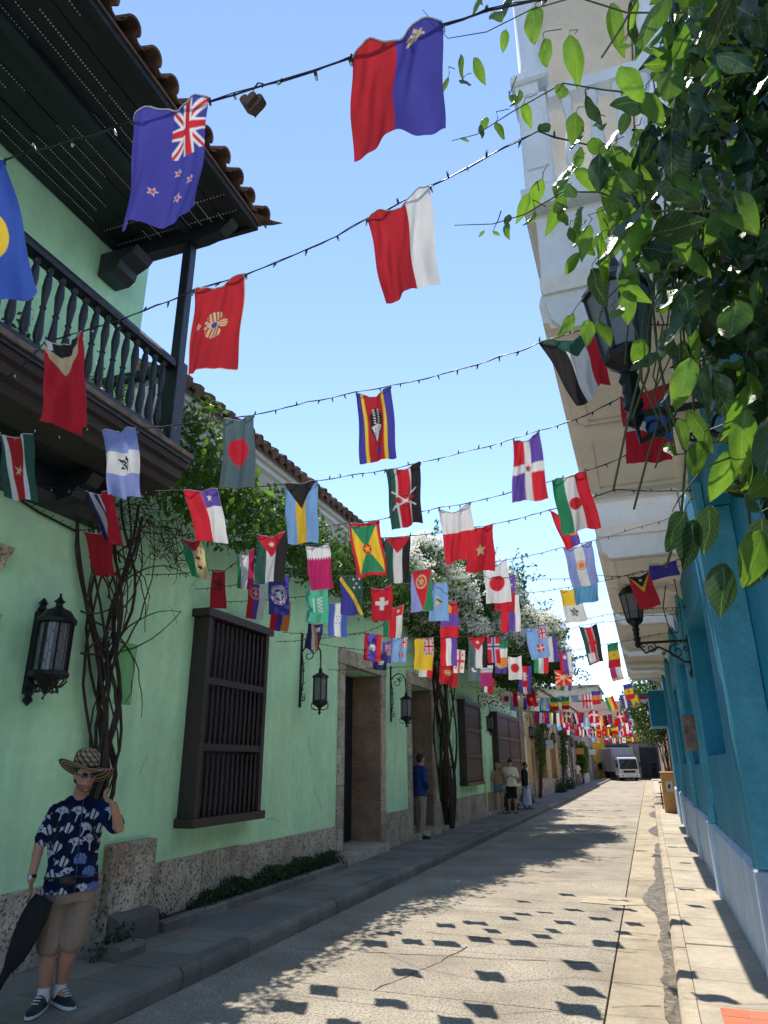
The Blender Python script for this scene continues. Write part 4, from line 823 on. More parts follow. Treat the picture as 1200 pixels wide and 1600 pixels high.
 ('yellow and white flag with dark crossed keys', 9.0, [(874, 921), (903, 916), (885, 974), (919, 969)], [H('Y', 'W'), ('blob', 'K', .5, 1.06, .2, 'W')], 0, .008),
 ('red black and green flag with white edges near the far lamp', 11.0, [(905, 979), (933, 974), (921, 1040), (943, 1032)], [V(('DG', 2), ('W', .3), ('R', 2.3), ('W', .3), ('K', 2)), ('poly', 'R', [(.2, .7), (.5, .58), (.86, .7), (.5, .85)]), ('rect', 'W', .1, .55, .72, .95)], 0, .014),
 ('green yellow and red banded flag by the far lamp', 12.0, [(949, 1007), (965, 1003), (951, 1044), (971, 1042)], [H('G', 'Y', 'R'), ('star', 'G', .5, .72, .12, 5, 0)], 0, .008),
 ('purple and white flag under the banded flag', 13.2, [(951, 1040), (969, 1036), (957, 1065), (975, 1061)], [V('PK', 'W'), ('rect', 'T', 0, 1, .85, 1)], 0, .008),
 ('red flag with black triangle and yellow chevron', 8.5, [(981, 901), (1014, 892), (999, 954), (1033, 946)], [V('R'), ('tri', 'Y', .52), ('tri', 'K', .36), ('star', 'W', .5, .2, .09, 5, .3)], 0, .008),
 ('dark blue flag with a yellow upper edge under the soffit', 8.7, [(1013, 880), (1056, 875), (1017, 907), (1062, 898)], [V('B'), ('rect', 'T', 0, .6, 0, .14)], 0, .006),
 ('blue yellow and red banded flag with an emblem beside the blue bay', 16.0, [(973, 1070), (987, 1067), (978, 1094), (992, 1091)], [H('B', 'Y', 'R'), ('blob', 'DR', .5, .75, .16, 'Y')], 0, .006),
 ('blue orange and red banded flag above the far cluster', 19.0, [(924, 1080), (938, 1079), (926, 1101), (939, 1100)], [H('B', 'O', 'R')], 0, .006),
 ('green yellow and red striped flag above the truck', 18.0, [(944, 1090), (958, 1087), (952, 1112), (966, 1108)], [V('G', 'Y', 'R')], 0, .006),
 ('blue and white striped flag left of the yellow and green one', 18.5, [(969, 1087), (982, 1086), (974, 1107), (985, 1106)], [V('B', 'W', 'B')], 0, .006),
 ('yellow green and red flag with a small border by the bay', 18.5, [(985, 1092), (997, 1082), (989, 1106), (1002, 1103)], [V('Y'), ('poly', 'G', [(.1, 1.4), (.9, 1.4), (.5, .7)]), ('border', 'O', .1)], 0, .006),
 ('green and red flag against the blue bay', 19.0, [(997, 1083), (1013, 1083), (1000, 1098), (1012, 1097)], [H('G', 'R', 'W')], 0, .006),
]
for f_ in F: flag(f_[0], f_[1], f_[2], f_[3], f_[4], f_[5], f_[6] if len(f_) > 6 else 0)

# ---- light strings: (points px,py,Y ...), label
STR = [
 ([(0, 250, 1.4), (208, 189, 1.4), (331, 157, 1.4), (440, 125, 1.4), (546, 90, 1.4), (690, 37, 1.4), (760, 18, 1.4)], 'nearest light string, carrying the crowned blue and red flag'),
 ([(40, 568, 2.6), (72, 531, 2.6), (130, 518, 2.6), (225, 485, 2.6), (303, 453, 2.6), (384, 428, 2.6), (480, 390, 2.6), (574, 342, 2.6), (672, 292, 2.6), (760, 245, 2.6), (840, 205, 2.6)], 'second light string, carrying the eagle flag'),
 ([(-20, 684, 3.5), (0, 682, 3.5), (53, 679, 3.5), (110, 678, 3.6), (160, 674, 3.75), (215, 669, 3.75), (274, 664, 3.95), (348, 654, 4.1), (398, 648, 4.1), (480, 628, 4.2), (557, 612, 4.3), (612, 602, 4.3), (700, 582, 4.1), (780, 558, 3.9), (843, 536, 3.7), (940, 503, 3.7)], 'light string over the dark green red-disc flag'),
 ([(56, 757, 4.5), (135, 766, 4.6), (176, 767, 4.6), (230, 766, 4.7), (287, 766, 4.9), (343, 764, 4.9), (400, 760, 5.0), (444, 756, 5.0), (497, 751, 5.0), (550, 742, 5.1), (602, 734, 5.1), (657, 722, 5.1), (730, 705, 5.2), (802, 686, 5.2), (843, 672, 5.2), (900, 655, 5.0), (969, 621, 4.75), (1048, 599, 4.75)], 'light string carrying the quartered red and violet flag'),
 ([(60, 815, 5.2), (131, 828, 5.2), (177, 823, 5.2), (230, 832, 5.4), (281, 836, 5.6), (319, 841, 5.6), (402, 833, 5.8), (448, 830, 5.8), (500, 823, 5.8), (545, 817, 5.8), (592, 812, 5.8), (640, 802, 5.8), (686, 793, 5.8), (735, 785, 5.8), (800, 768, 5.7), (862, 751, 5.6), (915, 736, 5.6), (978, 712, 5.6)], 'light string carrying the red-disc tricolour by the soffit'),
 ([(331, 891, 6.4), (352, 891, 6.4), (399, 856, 6.4), (477, 851, 6.4), (515, 849, 6.4), (601, 840, 6.4), (641, 837, 6.4), (729, 825, 6.4), (770, 819, 6.4), (858, 797, 6.5), (960, 765, 6.5)], 'light string carrying the yellow star flag'),
 ([(388, 910, 7.4), (452, 898, 7.4), (531, 900, 7.4), (567, 898, 7.4), (643, 893, 7.7), (674, 888, 7.7), (760, 880, 7.7), (880, 855, 7.7), (924, 845, 7.7), (990, 826, 7.7), (1055, 806, 7.7)], 'light string carrying the pale blue sun flag'),
 ([(425, 942, 8), (479, 921, 8), (544, 940, 8), (579, 917, 8), (613, 913, 8), (677, 910, 8), (755, 888, 8.4), (792, 872, 8.4), (893, 905, 8.4), (981, 900, 8.5), (1014, 891, 8.5), (1056, 874, 8.7)][3:6] + [(755, 900, 8.4), (893, 904, 8.4), (932, 899, 8.4), (981, 900, 8.5), (1014, 891, 8.5), (1056, 875, 8.7)], 'light string carrying the chevron flag'),
 ([(570, 987, 9.6), (631, 960, 9.0), (688, 942, 8.9), (715, 940, 8.9), (782, 930, 9.3), (811, 927, 9.3), (874, 920, 9.0), (903, 915, 9.0), (1000, 893, 9.0)], 'light string carrying the crossed keys flag'),
 ([(570, 990, 9.8), (612, 996, 9.8), (648, 997, 9.8), (678, 995, 9.8), (714, 995, 10.1), (761, 990, 10.1), (819, 981, 10.4), (852, 975, 10.4), (950, 960, 10.4), (1020, 950, 10.4)], 'light string carrying the large sky blue flag'),
 ([(640, 1020, 10.8), (687, 1036, 10.8), (716, 1035, 10.8), (780, 1000, 10.8), (855, 993, 11), (905, 978, 11), (933, 973, 11), (1010, 962, 11)], 'light string carrying the shield flag near the far lamp'),
 ([(731, 1030, 11.6), (793, 1023, 11.6), (833, 1020, 11.6), (891, 1016, 11.6), (949, 1006, 12), (1030, 990, 12)], 'light string carrying the green yellow red banded flag'),
]
sock = MB(); sock.tube([(0, 0, 0), (0, 0, -.016)], .0042, 6); SOCK = sock.mesh('socket', M['wire'], True)
bl_ = MB(); bl_.lathe([(.0035, -.016), (.0042, -.020), (.003, -.026), (.001, -.028)], n=6); BULB = bl_.mesh('bulb', M['bulb'], True)
BB = MB(); BB.tube([(0, 0, 0), (0, 0, -.017)], .0045, 6, 0); BB.lathe([(.0035, -.017), (.0042, -.021), (.003, -.027), (.001, -.029)], n=6, mi=1); BB = BB.mesh('bulb', [M['wire'], M['bulb']], True)
sr = random.Random(21)
def string(P, label, parts, sp=.095):
    P = [Vector(p) for p in P]; pts = []
    for i in range(len(P) - 1):
        n = max(2, int((P[i + 1] - P[i]).length / .08)); L = (P[i + 1] - P[i]).length
        for k in range(n):
            t = k / n; p = P[i].lerp(P[i + 1], t); p.z -= .035 * L * 4 * t * (1 - t) * .5 + .003 * sr.uniform(-1, 1); p.y += .003 * sr.uniform(-1, 1); pts.append(p)
    pts.append(P[-1]); root = empty('light_string', tuple(P[0]), label, 'light string', 'light strings across the street')
    off = P[0]; r = .0035 if P[0].y < 6 else .0045
    MB().tube([p - off for p in pts], r, 5).build('cable', M['wire'], root, smooth=True)
    if parts:
        tw_ = [p - off + Vector((0, .006 * math.sin(i * 1.3), .006 * math.cos(i * 1.3))) for i, p in enumerate(pts)]; MB().tube(tw_, .002, 4).build('twisted_cable', M['wire'], root, smooth=True)
    d = 0; last = pts[0]; m = MB()
    for p in pts[1:]:
        d += (p - last).length
        if d > sp:
            d = 0; q = p - off; a = sr.uniform(-.5, .5) + (math.pi if sr.random() < .3 else 0); b = sr.uniform(-.4, .4)
            if parts: inst(BB, 'bulb', root, tuple(q), (b, a, 0), (1.25,) * 3)
            else: m.lathe([(.005, 0), (.006, -.02), (.002, -.03)] if a < 2 else [(.005, 0), (.006, .02), (.002, .03)], tuple(q), 4)
        last = p
    if not parts and m.v: m.build('bulbs', M['wire'], root, kind='stuff')
    return root
for i, (px_, lab) in enumerate(STR):
    P = [aty(a, b, Y) for a, b, Y in px_]
    dl = P[0] - P[1]; xl = -4.13 if P[0].y < 5.5 else -5.24
    if P[0].x > xl + .05:
        s_ = (xl - P[0].x) / dl.x if abs(dl.x) > 1e-3 else 0; P.insert(0, Vector((xl, P[0].y, min(5.2, P[0].z + dl.z * s_ * .4))))
    dr = P[-1] - P[-2]; xr = .745 if P[-1].x > -.3 else (-.31 if P[-1].y > 2.3 else .7)
    if P[-1].x < xr - .05:
        s_ = (xr - P[-1].x) / dr.x; z = P[-1].z + dr.z * s_; P.append(Vector((xr, P[-1].y + (.2 if i else 0), (min(z, 4.2) if xr > 0 and i else max(z, 4.35) if xr < 0 else z))))
    string(P, lab, i < 6)
# ---- the dense far strings
fr_ = random.Random(77)
PAL = [('red white and blue', [V('R', 'W', 'B')]), ('green white and red', [V('G', 'W', 'R')]), ('red with white cross', [V('R'), ('rect', 'W', .4, .6, 0, 1), ('rect', 'W', 0, 1, .3, .44)]), ('white with red disc', [V('W'), ('disc', 'R', .5, .75, .3)]),
 ('yellow blue and red', [V('R', 'B', 'Y')]), ('plain red', [V('R')]), ('black red and gold', [V('Y', 'R', 'K')]), ('sky blue and white', [V('L', 'W', 'L')]), ('red and white', [V('R', 'W')]), ('blue with yellow cross', [V('B'), ('rect', 'Y', .4, .6, 0, 1), ('rect', 'Y', 0, 1, .3, .44)]),
 ('red with yellow star', [V('R'), ('star', 'Y', .5, .75, .25, 5)]), ('green and red', [H('G', 'R')]), ('white red and violet', [V('R', 'V', 'W')]), ('red and white checked', [V('R', 'W', 'R', 'W', 'R', 'W'), ('rect', 'R', 0, 1, .4, .55)]), ('blue and yellow', [V('Y', 'B')]),
 ('green yellow and red', [H('G', 'Y', 'R')]), ('orange white and green', [V('G', 'W', 'O')]), ('light blue', [V('L'), ('star', 'W', .5, .7, .3, 5)]), ('maroon and white', [V('M'), ('saw', 'W', .3)]), ('red white and black', [V('K', 'W', 'R')])]
ORD = ['nearest', 'second', 'third', 'fourth', 'fifth', 'sixth', 'seventh', 'eighth', 'ninth', 'tenth', 'eleventh', 'twelfth', 'thirteenth']
PO = ['first', 'second', 'third', 'fourth', 'fifth', 'sixth', 'seventh', 'eighth', 'ninth', 'tenth', 'eleventh', 'twelfth']
FMESH = []
for j, (nm, ops) in enumerate(PAL):
    FMESH.append((nm, [flag_mesh('flag', [(-.15, 0, 0), (.15, 0, 0), (-.15 + .02, 0, -.45), (.15 + .02, 0, -.45)], ops, 0, .016, 1, 200 + j)])) if False else None
def far_mesh(ops, seed):
    n = 14; h, d = np.meshgrid(np.linspace(0, 1, n), np.linspace(0, 1, 20)); r = random.Random(seed)
    P = np.stack([(h - .5) * .30 + .02 * d * r.uniform(-1, 1), .02 * np.sin(h * 7 + seed) * (.3 + d) + .06 * d * r.uniform(-1, 1), -.45 * d - .03 * 4 * h * (1 - h) * (1 - d) * r.random()], -1)
    c = 0
    for du in (-.03, 0, .03): c = c + design(ops, np.clip(h + du, 0, 1), d)
    return ngrid_mesh('flag', P, M['cloth'], c / 3)
FM = [(nm, far_mesh(ops, j)) for j, (nm, ops) in enumerate(PAL)]
FARY = [22.5, 25.5, 29, 32.5, 36, 40, 45, 51, 58, 67]
for j, Yf in enumerate(FARY):
    xl, xr = -5.2, (-.25 if Yf < 27 else .8); zl, zr = 3.9 + fr_.uniform(-.1, .3), 4.2 + fr_.uniform(-.1, .2)
    if Yf < 25: x0, x1, n = -4.2, -2.6, 4
    else: x0, x1, n = -4.6, -.5, 11
    if Yf < 33 and Yf > 24: x0, x1, n = -4.4, -1.6, 8
    def zz(x): t = (x - xl) / (xr - xl); return zl + (zr - zl) * t - .30 * 4 * t * (1 - t)
    P = [Vector((xl + (xr - xl) * k / 10, Yf, zz(xl + (xr - xl) * k / 10))) for k in range(11)]
    string(P, ORD[j] + ' of the distant light strings crowded with small flags', False, .3)
    for k in range(n):
        if fr_.random() < .16: continue
        x = x0 + (x1 - x0) * (k + .5) / n + fr_.uniform(-.04, .04); nm, me = fr_.choice(FM)
        o = put(bpy.data.objects.new('flag', me)); o.location = (x, Yf + fr_.uniform(-.02, .02), zz(x)); o.rotation_euler = (fr_.uniform(-.12, .12), fr_.uniform(-.12, .12), fr_.uniform(-.5, .5)); s_ = fr_.uniform(.9, 1.12); o.scale = (s_, 1, s_)
        tag(o, 'small %s flag, %s from the left on the %s distant string' % (nm, PO[k], ORD[j]), 'flag', 'flags hung from the light strings across the street')
# heart ornament on the nearest string
hp = aty(397, 165, 1.4); ho = empty('heart_ornament', tuple(hp), 'small brown heart ornament hooked on the nearest light string', 'ornament')
m = MB(); poly = [(math.sin(t) ** 3 * .016, (13 * math.cos(t) - 5 * math.cos(2 * t) - 2 * math.cos(3 * t) - math.cos(4 * t)) * .001) for t in np.linspace(0, 2 * math.pi, 28)[:-1]]
m.extr(poly, 'y', -.006, .006); m.extr([(x * .8 - .004, z * .8 + .002) for x, z in poly], 'y', -.012, -.0062); m.build('heart', M['tile'], ho)
ho.scale = (2.3,) * 3
MB().tube([(0, 0, .012), (-.004, 0, .022), (-.003, 0, .034), (.004, 0, .042), (.012, 0, .036), (.011, 0, .03)], .0012, 5).build('hook', M['wire'], ho)
# ================================================================ wall lanterns
def lantern_left(nm, Y, x, ztop, label, size=1.0):
    """hanging lantern on a scrolled bracket; built around the bracket's foot on the wall"""
    r = empty(nm, (-5.25, Y, ztop), label, 'lantern', 'hanging lanterns along the green house'); s = size
    b = MB(); b.box(.005, .03, -.018, .018, -1.18, 0)
    for z in (-.02, -1.16): b.lathe([(.03, z - .03), (.012, z), (.03, z + .03)], (.02, 0, 0), 6)
    def scroll(cx, cz, r0, r1, a0, turns, th=.009):
        pts = []; n = 22
        for i in range(n + 1): t = i / n; a = a0 + turns * 2 * math.pi * t; q = r0 + (r1 - r0) * t; pts.append((cx + q * math.cos(a), 0, cz + q * math.sin(a)))
        b.tube(pts, th, 5)
    b.tube([(.03, 0, -1.0), (.06, 0, -.8), (.055, 0, -.55), (.03, 0, -.35)], .010, 5)
    b.tube([(.02, 0, -.30), (.10, 0, -.20), (.20, 0, -.16), (.30, 0, -.20), (.36, 0, -.30), (.37, 0, -.45)], .013, 6)
    scroll(.15, -.36, .10, .02, 1.6, -1.1); scroll(.24, -.28, .06, .012, 3.1, 1.2); scroll(.07, -1.05, .05, .01, 2.2, 1.3)
    for k in range(6): z = -.5 - k * .1; scroll(.045 + .02 * (k % 2), z, .035, .008, k * 1.1, 1.0, .005)
    b.build('bracket', M['iron'], r, smooth=True)
    cx = .37; z0 = -1.13; h = .42; R = .118
    c = MB(); c.lathe([(.012, -.44), (.012, -.56), (.02, -.58), (.035, -.61), (.03, -.64), (.06, -.66), (R + .03, -.71), (R + .035, -.725), (R, -.73)], (cx, 0, 0), 6); c.build('lantern_cap', M['iron'], r)
    g = MB(); g.lathe([(R - .012, -.73), (R - .012, z0 + .03)], (cx, 0, 0), 6); g.build('glass', M['glass'], r)
    f = MB()
    for k in range(6): a = math.pi / 3 * k; f.tube([(cx + R * math.cos(a), R * math.sin(a), -.73), (cx + R * math.cos(a), R * math.sin(a), z0 + .02)], .010, 5)
    f.lathe([(R + .012, z0 + .04), (R + .02, z0 + .01), (R + .01, z0 - .02), (R * .6, z0 - .05), (.03, z0 - .08), (.02, z0 - .13), (.03, z0 - .15), (.004, z0 - .19)], (cx, 0, 0), 6)
    for k in range(6):
        a = math.pi / 3 * k; ca, sa = math.cos(a), math.sin(a)
        f.tube([(cx + ca * q, sa * q, z) for q, z in ((R + .01, z0 + .02), (R + .04, z0 - .03), (R + .03, z0 - .08), (R * .6, z0 - .11), (.03, z0 - .10))], .006, 4)
    f.build('cage', M['iron'], r, smooth=False)
    return r
lantern_left('hanging_lantern', 10.5, 0, 3.84, 'black hanging lantern on a scrolled bracket between grille window and first stone doorway')
lantern_left('hanging_lantern', 15.0, 0, 3.84, 'black hanging lantern on a scrolled bracket between the two stone doorways')
lantern_left('hanging_lantern', 22.7 + 1.4, 0, 3.95, 'hanging lantern on the pale green wall between the shuttered windows')
lantern_left('hanging_lantern', 33.4, 0, 4.0, 'hanging lantern beside the brown pier at the green house end')
lantern_left('hanging_lantern', 41.6, 0, 4.0, 'hanging lantern on the ochre house under the far flags')
lantern_left('hanging_lantern', 52, 0, 4.0, 'hanging lantern on the grey house by the white pillar')
# the large wall lantern with leaded glass
r = empty('wall_lantern', (-5.25, 4.98, 2.35), 'large black iron wall lantern with leaded glass beside the twisted stems', 'lantern')
m = MB(); m.box(.0, .05, -.05, .05, .05, .86); m.lathe([(.035, .86), (.05, .88), (.03, .92), (.045, .95), (.01, 1.0)], (.04, 0, 0), 8); m.lathe([(.004, -.06), (.05, -.01), (.03, .03), (.045, .06)], (.04, 0, 0), 8)
for k in range(5): m.lathe([(.035, .1 + k * .15), (.06, .14 + k * .15), (.035, .19 + k * .15)], (.035, 0, 0), 6)
m.tube([(.05, 0, .10), (.12, 0, .13), (.20, 0, .11), (.25, 0, .05), (.22, 0, .0)], .014, 6); m.build('backplate', M['iron'], r, smooth=True); r.scale = (.93, .93, .93)
cx, R = .25, .165
m = MB(); m.lathe([(R + .015, .20), (R + .03, .22), (R + .02, .25), (R, .26)], (cx, 0, 0), 12); m.lathe([(R, .72), (R + .03, .73), (R + .03, .76), (R, .79), (R - .04, .85), (.06, .88), (.035, .90), (.035, .93), (.055, .95), (.03, .97), (.012, 1.0), (.012, 1.03)], (cx, 0, 0), 12)
m.lathe([(.02, .05), (.06, .10), (R * .6, .17), (R, .20)], (cx, 0, 0), 12)
for k in range(8):
    a = k * math.pi / 4 + .2; ca, sa = math.cos(a), math.sin(a); m.tube([(cx + ca * R, sa * R, .25), (cx + ca * R, sa * R, .73)], .011, 5)
    m.tube([(cx + ca * q, sa * q, z) for q, z in ((R, .22), (R * 1.05, .17), (R * .8, .12), (.1, .11), (.11, .06), (.07, .07))], .010, 5)
m.build('cage', M['iron'], r)
MB().lathe([(R - .02, .25), (R - .02, .73)], (cx, 0, 0), 16).build('glass', M['glass'], r, smooth=True)
m = MB()                                             # lead lines: stretched honeycomb on the glass
for k in range(24):
    a0 = k * 2 * math.pi / 24
    for j in range(5):
        z0 = .27 + j * .095; o_ = (k + j) % 2
        z1 = z0 + .06; a1 = a0 + (math.pi / 24) * (1 if o_ else -1)
        P = lambda a, z: (cx + (R - .014) * math.cos(a), (R - .014) * math.sin(a), z)
        m.tube([P(a0, z0), P(a0, z1)], .0025, 3, cap=False); m.tube([P(a0, z1), P(a0 + math.pi / 12 * (1 if o_ else -1) * .999, z1 + .035)], .0025, 3, cap=False)
m.build('lead_lines', M['iron'], r, kind='stuff')
# street lamps on wall brackets, right side
def lamp_right(Y, label):
    r = empty('bracket_lamp', (.75, Y, 3.42), label, 'street lamp', 'black bracket lamps on the teal house'); m = MB(); A = -.70 if Y > 5 else -.61
    m.tube([(0, 0, .02), (A, 0, .02)], .02, 8); m.tube([(0, 0, -.30), (-.10, 0, -.28), (-.3, 0, -.12), (-.42, 0, -.05), (-.60, 0, -.13), (A, 0, .0)], .017, 6)
    m.box(-.03, -.001, -.04, .04, -.42, .10)
    for cx, cz, r0, a0, tn in ((-.18, -.13, .115, 1.2, 1.4), (-.52, -.06, .085, 2.2, -1.4), (-.36, -.15, .03, 0, 1.3), (-.62, -.02, .05, 0, 1.0), (-.06, -.09, .05, 1, -1.2)):
        pts = []
        for i in range(23): t = i / 22; a = a0 + tn * 6.283 * t; q = r0 * (1 - .85 * t); pts.append((cx + q * math.cos(a), 0, cz + q * math.sin(a)))
        m.tube(pts, .009, 5)
    m.lathe([(.02, -.5), (.05, -.44), (.03, -.40)], (-.02, 0, 0), 8); m.build('bracket', M['iron'], r, smooth=True)
    m = MB(); m.lathe([(.02, -.05), (.045, .0), (.03, .04), (.05, .06), (.05, .10), (.032, .12), (.045, .15), (.04, .19), (.055, .22), (.04, .26), (.05, .28), (.11, .33), (.12, .36), (.115, .38)], (A, 0, 0), 8); m.build('stem', M['iron'], r)
    g = MB(); g.lathe([(.105, .38), (.165, .74)], (A, 0, 0), 6); g.build('glass', M['glass'], r)
    f = MB()
    for k in range(6): a = k * math.pi / 3; f.tube([(A + .112 * math.cos(a), .112 * math.sin(a), .37), (A + .172 * math.cos(a), .172 * math.sin(a), .75)], .010, 5)
    f.lathe([(.175, .74), (.19, .75), (.185, .78), (.10, .86), (.05, .90), (.03, .95), (.004, 1.02)], (A, 0, 0), 6); f.build('lantern_cap', M['iron'], r)
lamp_right(3.35, 'large near black lamp on a wall bracket among the hanging leaves')
lamp_right(10.9, 'black lamp on a scrolled wall bracket before the cream balconies')

# ================================================================ leaves and vines
def leaf_mesh(L=.10, W=.055, curl=.25, fold=.25, seed=0, n=6, m=None):
    """one leaf along -z from its stalk: midrib crease, curled tip, wavy edge"""
    r = random.Random(seed); P = np.zeros((n + 1, 5, 3)); w5 = (-1, -.55, 0, .55, 1)
    for i in range(n + 1):
        t = i / n; wd = W / 2 * (math.sin(math.pi * min(1, t * .93 + .07)) ** .75) * (1.12 - .35 * t) if 0 < t < 1 else .0015
        if i == 0: wd = .004
        for k, s_ in enumerate(w5):
            P[i, k] = (s_ * wd, abs(s_) * wd * fold + curl * L * t * t + .06 * W * math.sin(t * 9 + k * 2 + seed), -L * t)
    return ngrid_mesh('leaf', P, m or M['leaf'])
LEAVES = [leaf_mesh(L_, W_, c, f, i, n=8, m=M['leaf_v']) for i, (L_, W_, c, f) in enumerate(((.105, .058, .15, .2), (.115, .050, .35, .35), (.095, .062, -.25, .15), (.11, .054, .7, .5), (.08, .04, .05, .6), (.12, .066, .25, .1), (.09, .045, -.5, .7)))]
LEAVES_D = [leaf_mesh(.105, .066, c, f, i + 9, n=8, m=M['leaf_shaded_v']) for i, (c, f) in enumerate(((.15, .2), (.3, .35), (-.2, .15)))]
def in_poly(x, y, P):
    ins = False; j = len(P) - 1
    for i in range(len(P)):
        xi, yi = P[i]; xj, yj = P[j]
        if (yi > y) != (yj > y) and x < (xj - xi) * (y - yi) / (yj - yi) + xi: ins = not ins
        j = i
    return ins
# --- big-leaved creeper hanging from the balcony on the right, close to the camera
lv = random.Random(31)
cv = empty('hanging_creeper', tuple(aty(1180, 300, 1.6)), 'large-leaved green creeper hanging close at the upper right', 'creeper'); C0 = Vector(cv.location)
STK = []
def big_leaf(p, s, dark=None, rot=None):
    me = lv.choice(LEAVES_D if (dark if dark is not None else lv.random() < .4) else LEAVES)
    if rot is None: rot = (lv.gauss(0, .45), lv.gauss(0, .55), lv.uniform(-2.2, 2.2))
    o = inst(me, 'leaf', cv, tuple(Vector(p) - C0), rot, (s * lv.uniform(.85, 1.1), s, s))
    a = Vector(p) - C0
    if lv.random() < .45: STK.append((a, a + Vector((lv.gauss(.005, .004), lv.gauss(0, .004), .014)), a + Vector((lv.gauss(.014, .008), lv.gauss(0, .008), .024)), a + Vector((lv.gauss(.028, .014), lv.gauss(0, .014), .028 + .012 * lv.random()))))
    return o
REG = [(960, -60), (965, 120), (930, 220), (965, 330), (930, 390), (970, 470), (1025, 500), (1005, 560), (1045, 610), (1090, 640), (1120, 700), (1125, 780), (1175, 860), (1200, 905), (1290, 940), (1300, -60)]
cnt = 0
while cnt < 225:
    x, y = lv.uniform(860, 1290), lv.uniform(-60, 950)
    if not in_poly(x, y, REG): continue
    dep = 1.1 + .8 * lv.random() ** .8 + max(0, (x - 1050) / 600); p = aty(x, y - 25, dep)
    if p.x > .68: p.x = .68 - lv.random() * .15
    big_leaf(p, lv.choice((.55, .7, .85, 1.0, 1.1, 1.3)), lv.random() < (.35 if x < 1000 else .78 if x > 1060 else .55)); cnt += 1  # more darkened leaves to the right: shadow put into leaf colour
# filler mass behind, more than can be singled out
def leaf_swarm(name, items, m, parent, n=3):
    t = leaf_mesh(.105, .062, .25, .3, 2, n=n, m=m); nv = len(t.vertices); co = np.zeros(nv * 3, np.float32); t.vertices.foreach_get('co', co); co = co.reshape(-1, 3); F = np.array([list(p.vertices) for p in t.polygons]); VV, FF = [], []
    for i, (p, rot, s_) in enumerate(items):
        R3 = np.array(Matrix.Rotation(rot[2], 3, 'Z') @ Matrix.Rotation(rot[1], 3, 'Y') @ Matrix.Rotation(rot[0], 3, 'X')); VV.append(co @ R3.T * s_ + np.array(p)); FF.append(F + i * nv)
    V_, F_ = np.concatenate(VV), np.concatenate(FF); me = bpy.data.meshes.new(name); me.from_pydata(V_.tolist(), [], F_.tolist()); me.materials.append(m); me.polygons.foreach_set('use_smooth', [True] * len(me.polygons)); o = put(bpy.data.objects.new(name, me), parent); o['kind'] = 'stuff'; return o
its = []; its2 = []
for k in range(2300):
    x, y = lv.uniform(940, 1330), lv.uniform(-80, 920)
    if not in_poly(x - 75, y, REG): continue
    p = aty(x, y, lv.uniform(1.6, 2.7)); p = Vector((min(p.x, .70 - lv.random() * .12), p.y, p.z)) - C0
    (its if lv.random() < .85 else its2).append((p, (lv.gauss(0, .7), lv.gauss(0, .8), lv.uniform(-3.1, 3.1)), lv.uniform(.55, 1.2)))
leaf_swarm('foliage', its, M['leaf_shaded'], cv); leaf_swarm('foliage', its2, M['leaf'], cv)  # rear mass mostly in the darkened leaf, shade painted in
for k in range(46):
    x, y = lv.uniform(870, 1010), lv.uniform(150, 560)
    if (x < 900 and not 240 < y < 400) or (y > 410 and x < 1005): continue
    big_leaf(aty(x, y, lv.uniform(1.25, 1.5)), lv.uniform(.6, 1.0), lv.random() < .2, (lv.gauss(0, .35), lv.gauss(0, .6), lv.uniform(-1, 1)))
# sprays reaching into the sky: (points, leaves at (px,py,scale))
def spray(pts, Y, leaves, r=.0022):
    P = [aty(a, b, Y) - C0 for a, b in pts]; MB().tube(P, [r * (1.3 - k / len(P)) for k in range(len(P))], 5).build('stem', M['twig'], cv, smooth=True)
    for (a, b, s, ry) in leaves: big_leaf(aty(a, b, Y), s, False if lv.random() < .75 else True, (lv.gauss(0, .35), ry, lv.uniform(-.9, .9)))
spray([(1100, 20), (980, 20), (900, -5), (830, 15), (760, 50), (700, 60), (660, 15)], 1.45, [(752, 0, .5, .4), (770, 20, .7, -.3), (790, 45, .6, .1), (720, 85, .55, .3), (740, 90, .75, .0), (700, 120, .4, .5), (722, 125, .65, -.1), (800, -20, .8, .6), (835, 10, .9, .2), (760, -15, .6, 1)])
spray([(1150, 120), (1030, 150), (940, 140), (880, 130), (800, 175), (745, 210), (706, 220)], 1.4, [(812, 140, .6, .5), (795, 150, .55, -.6), (818, 160, .5, .1), (760, 182, .45, .3), (775, 190, .5, -.5), (752, 195, .35, -.2), (720, 215, .25, -.8), (880, 130, .7, .3), (900, 175, .9, .1), (915, 150, .8, -.9), (860, 195, .5, .9), (925, 215, .8, -.3)])
spray([(1150, 330), (1010, 330), (935, 300), (880, 300), (820, 335), (770, 350), (710, 352)], 1.35, [(826, 302, .55, .1), (848, 280, .75, .5), (868, 315, .65, -.4), (835, 330, .45, .7), (880, 330, .7, .2), (905, 325, .7, -.1), (795, 335, .3, .3), (790, 348, .4, -.1), (770, 362, .2, -.9), (757, 360, .2, .9), (920, 350, .7, .4), (945, 290, .9, -.2), (940, 370, .9, -.3)])
spray([(1060, 420), (985, 430), (945, 470), (935, 500)], 1.4, [(895, 490, .65, .8), (915, 500, .62, .2), (935, 502, .60, -.2), (952, 492, .65, -.9), (965, 440, .7, -.5), (905, 395, .8, .5), (925, 420, .9, .1), (980, 450, .8, .1)])
spray([(1180, 700), (1100, 730), (1060, 780), (1050, 800)], 1.5, [(1070, 800, 1.0, .9), (1085, 812, 1.0, .1), (1110, 790, 1.0, -.1), (1060, 655, .85, .1), (1075, 640, .9, -.4), (1045, 690, .7, .1), (1100, 690, .9, .4), (1130, 880, 1.0, .1), (1150, 700, 1.0, .5), (1190, 830, 1.0, .4)])
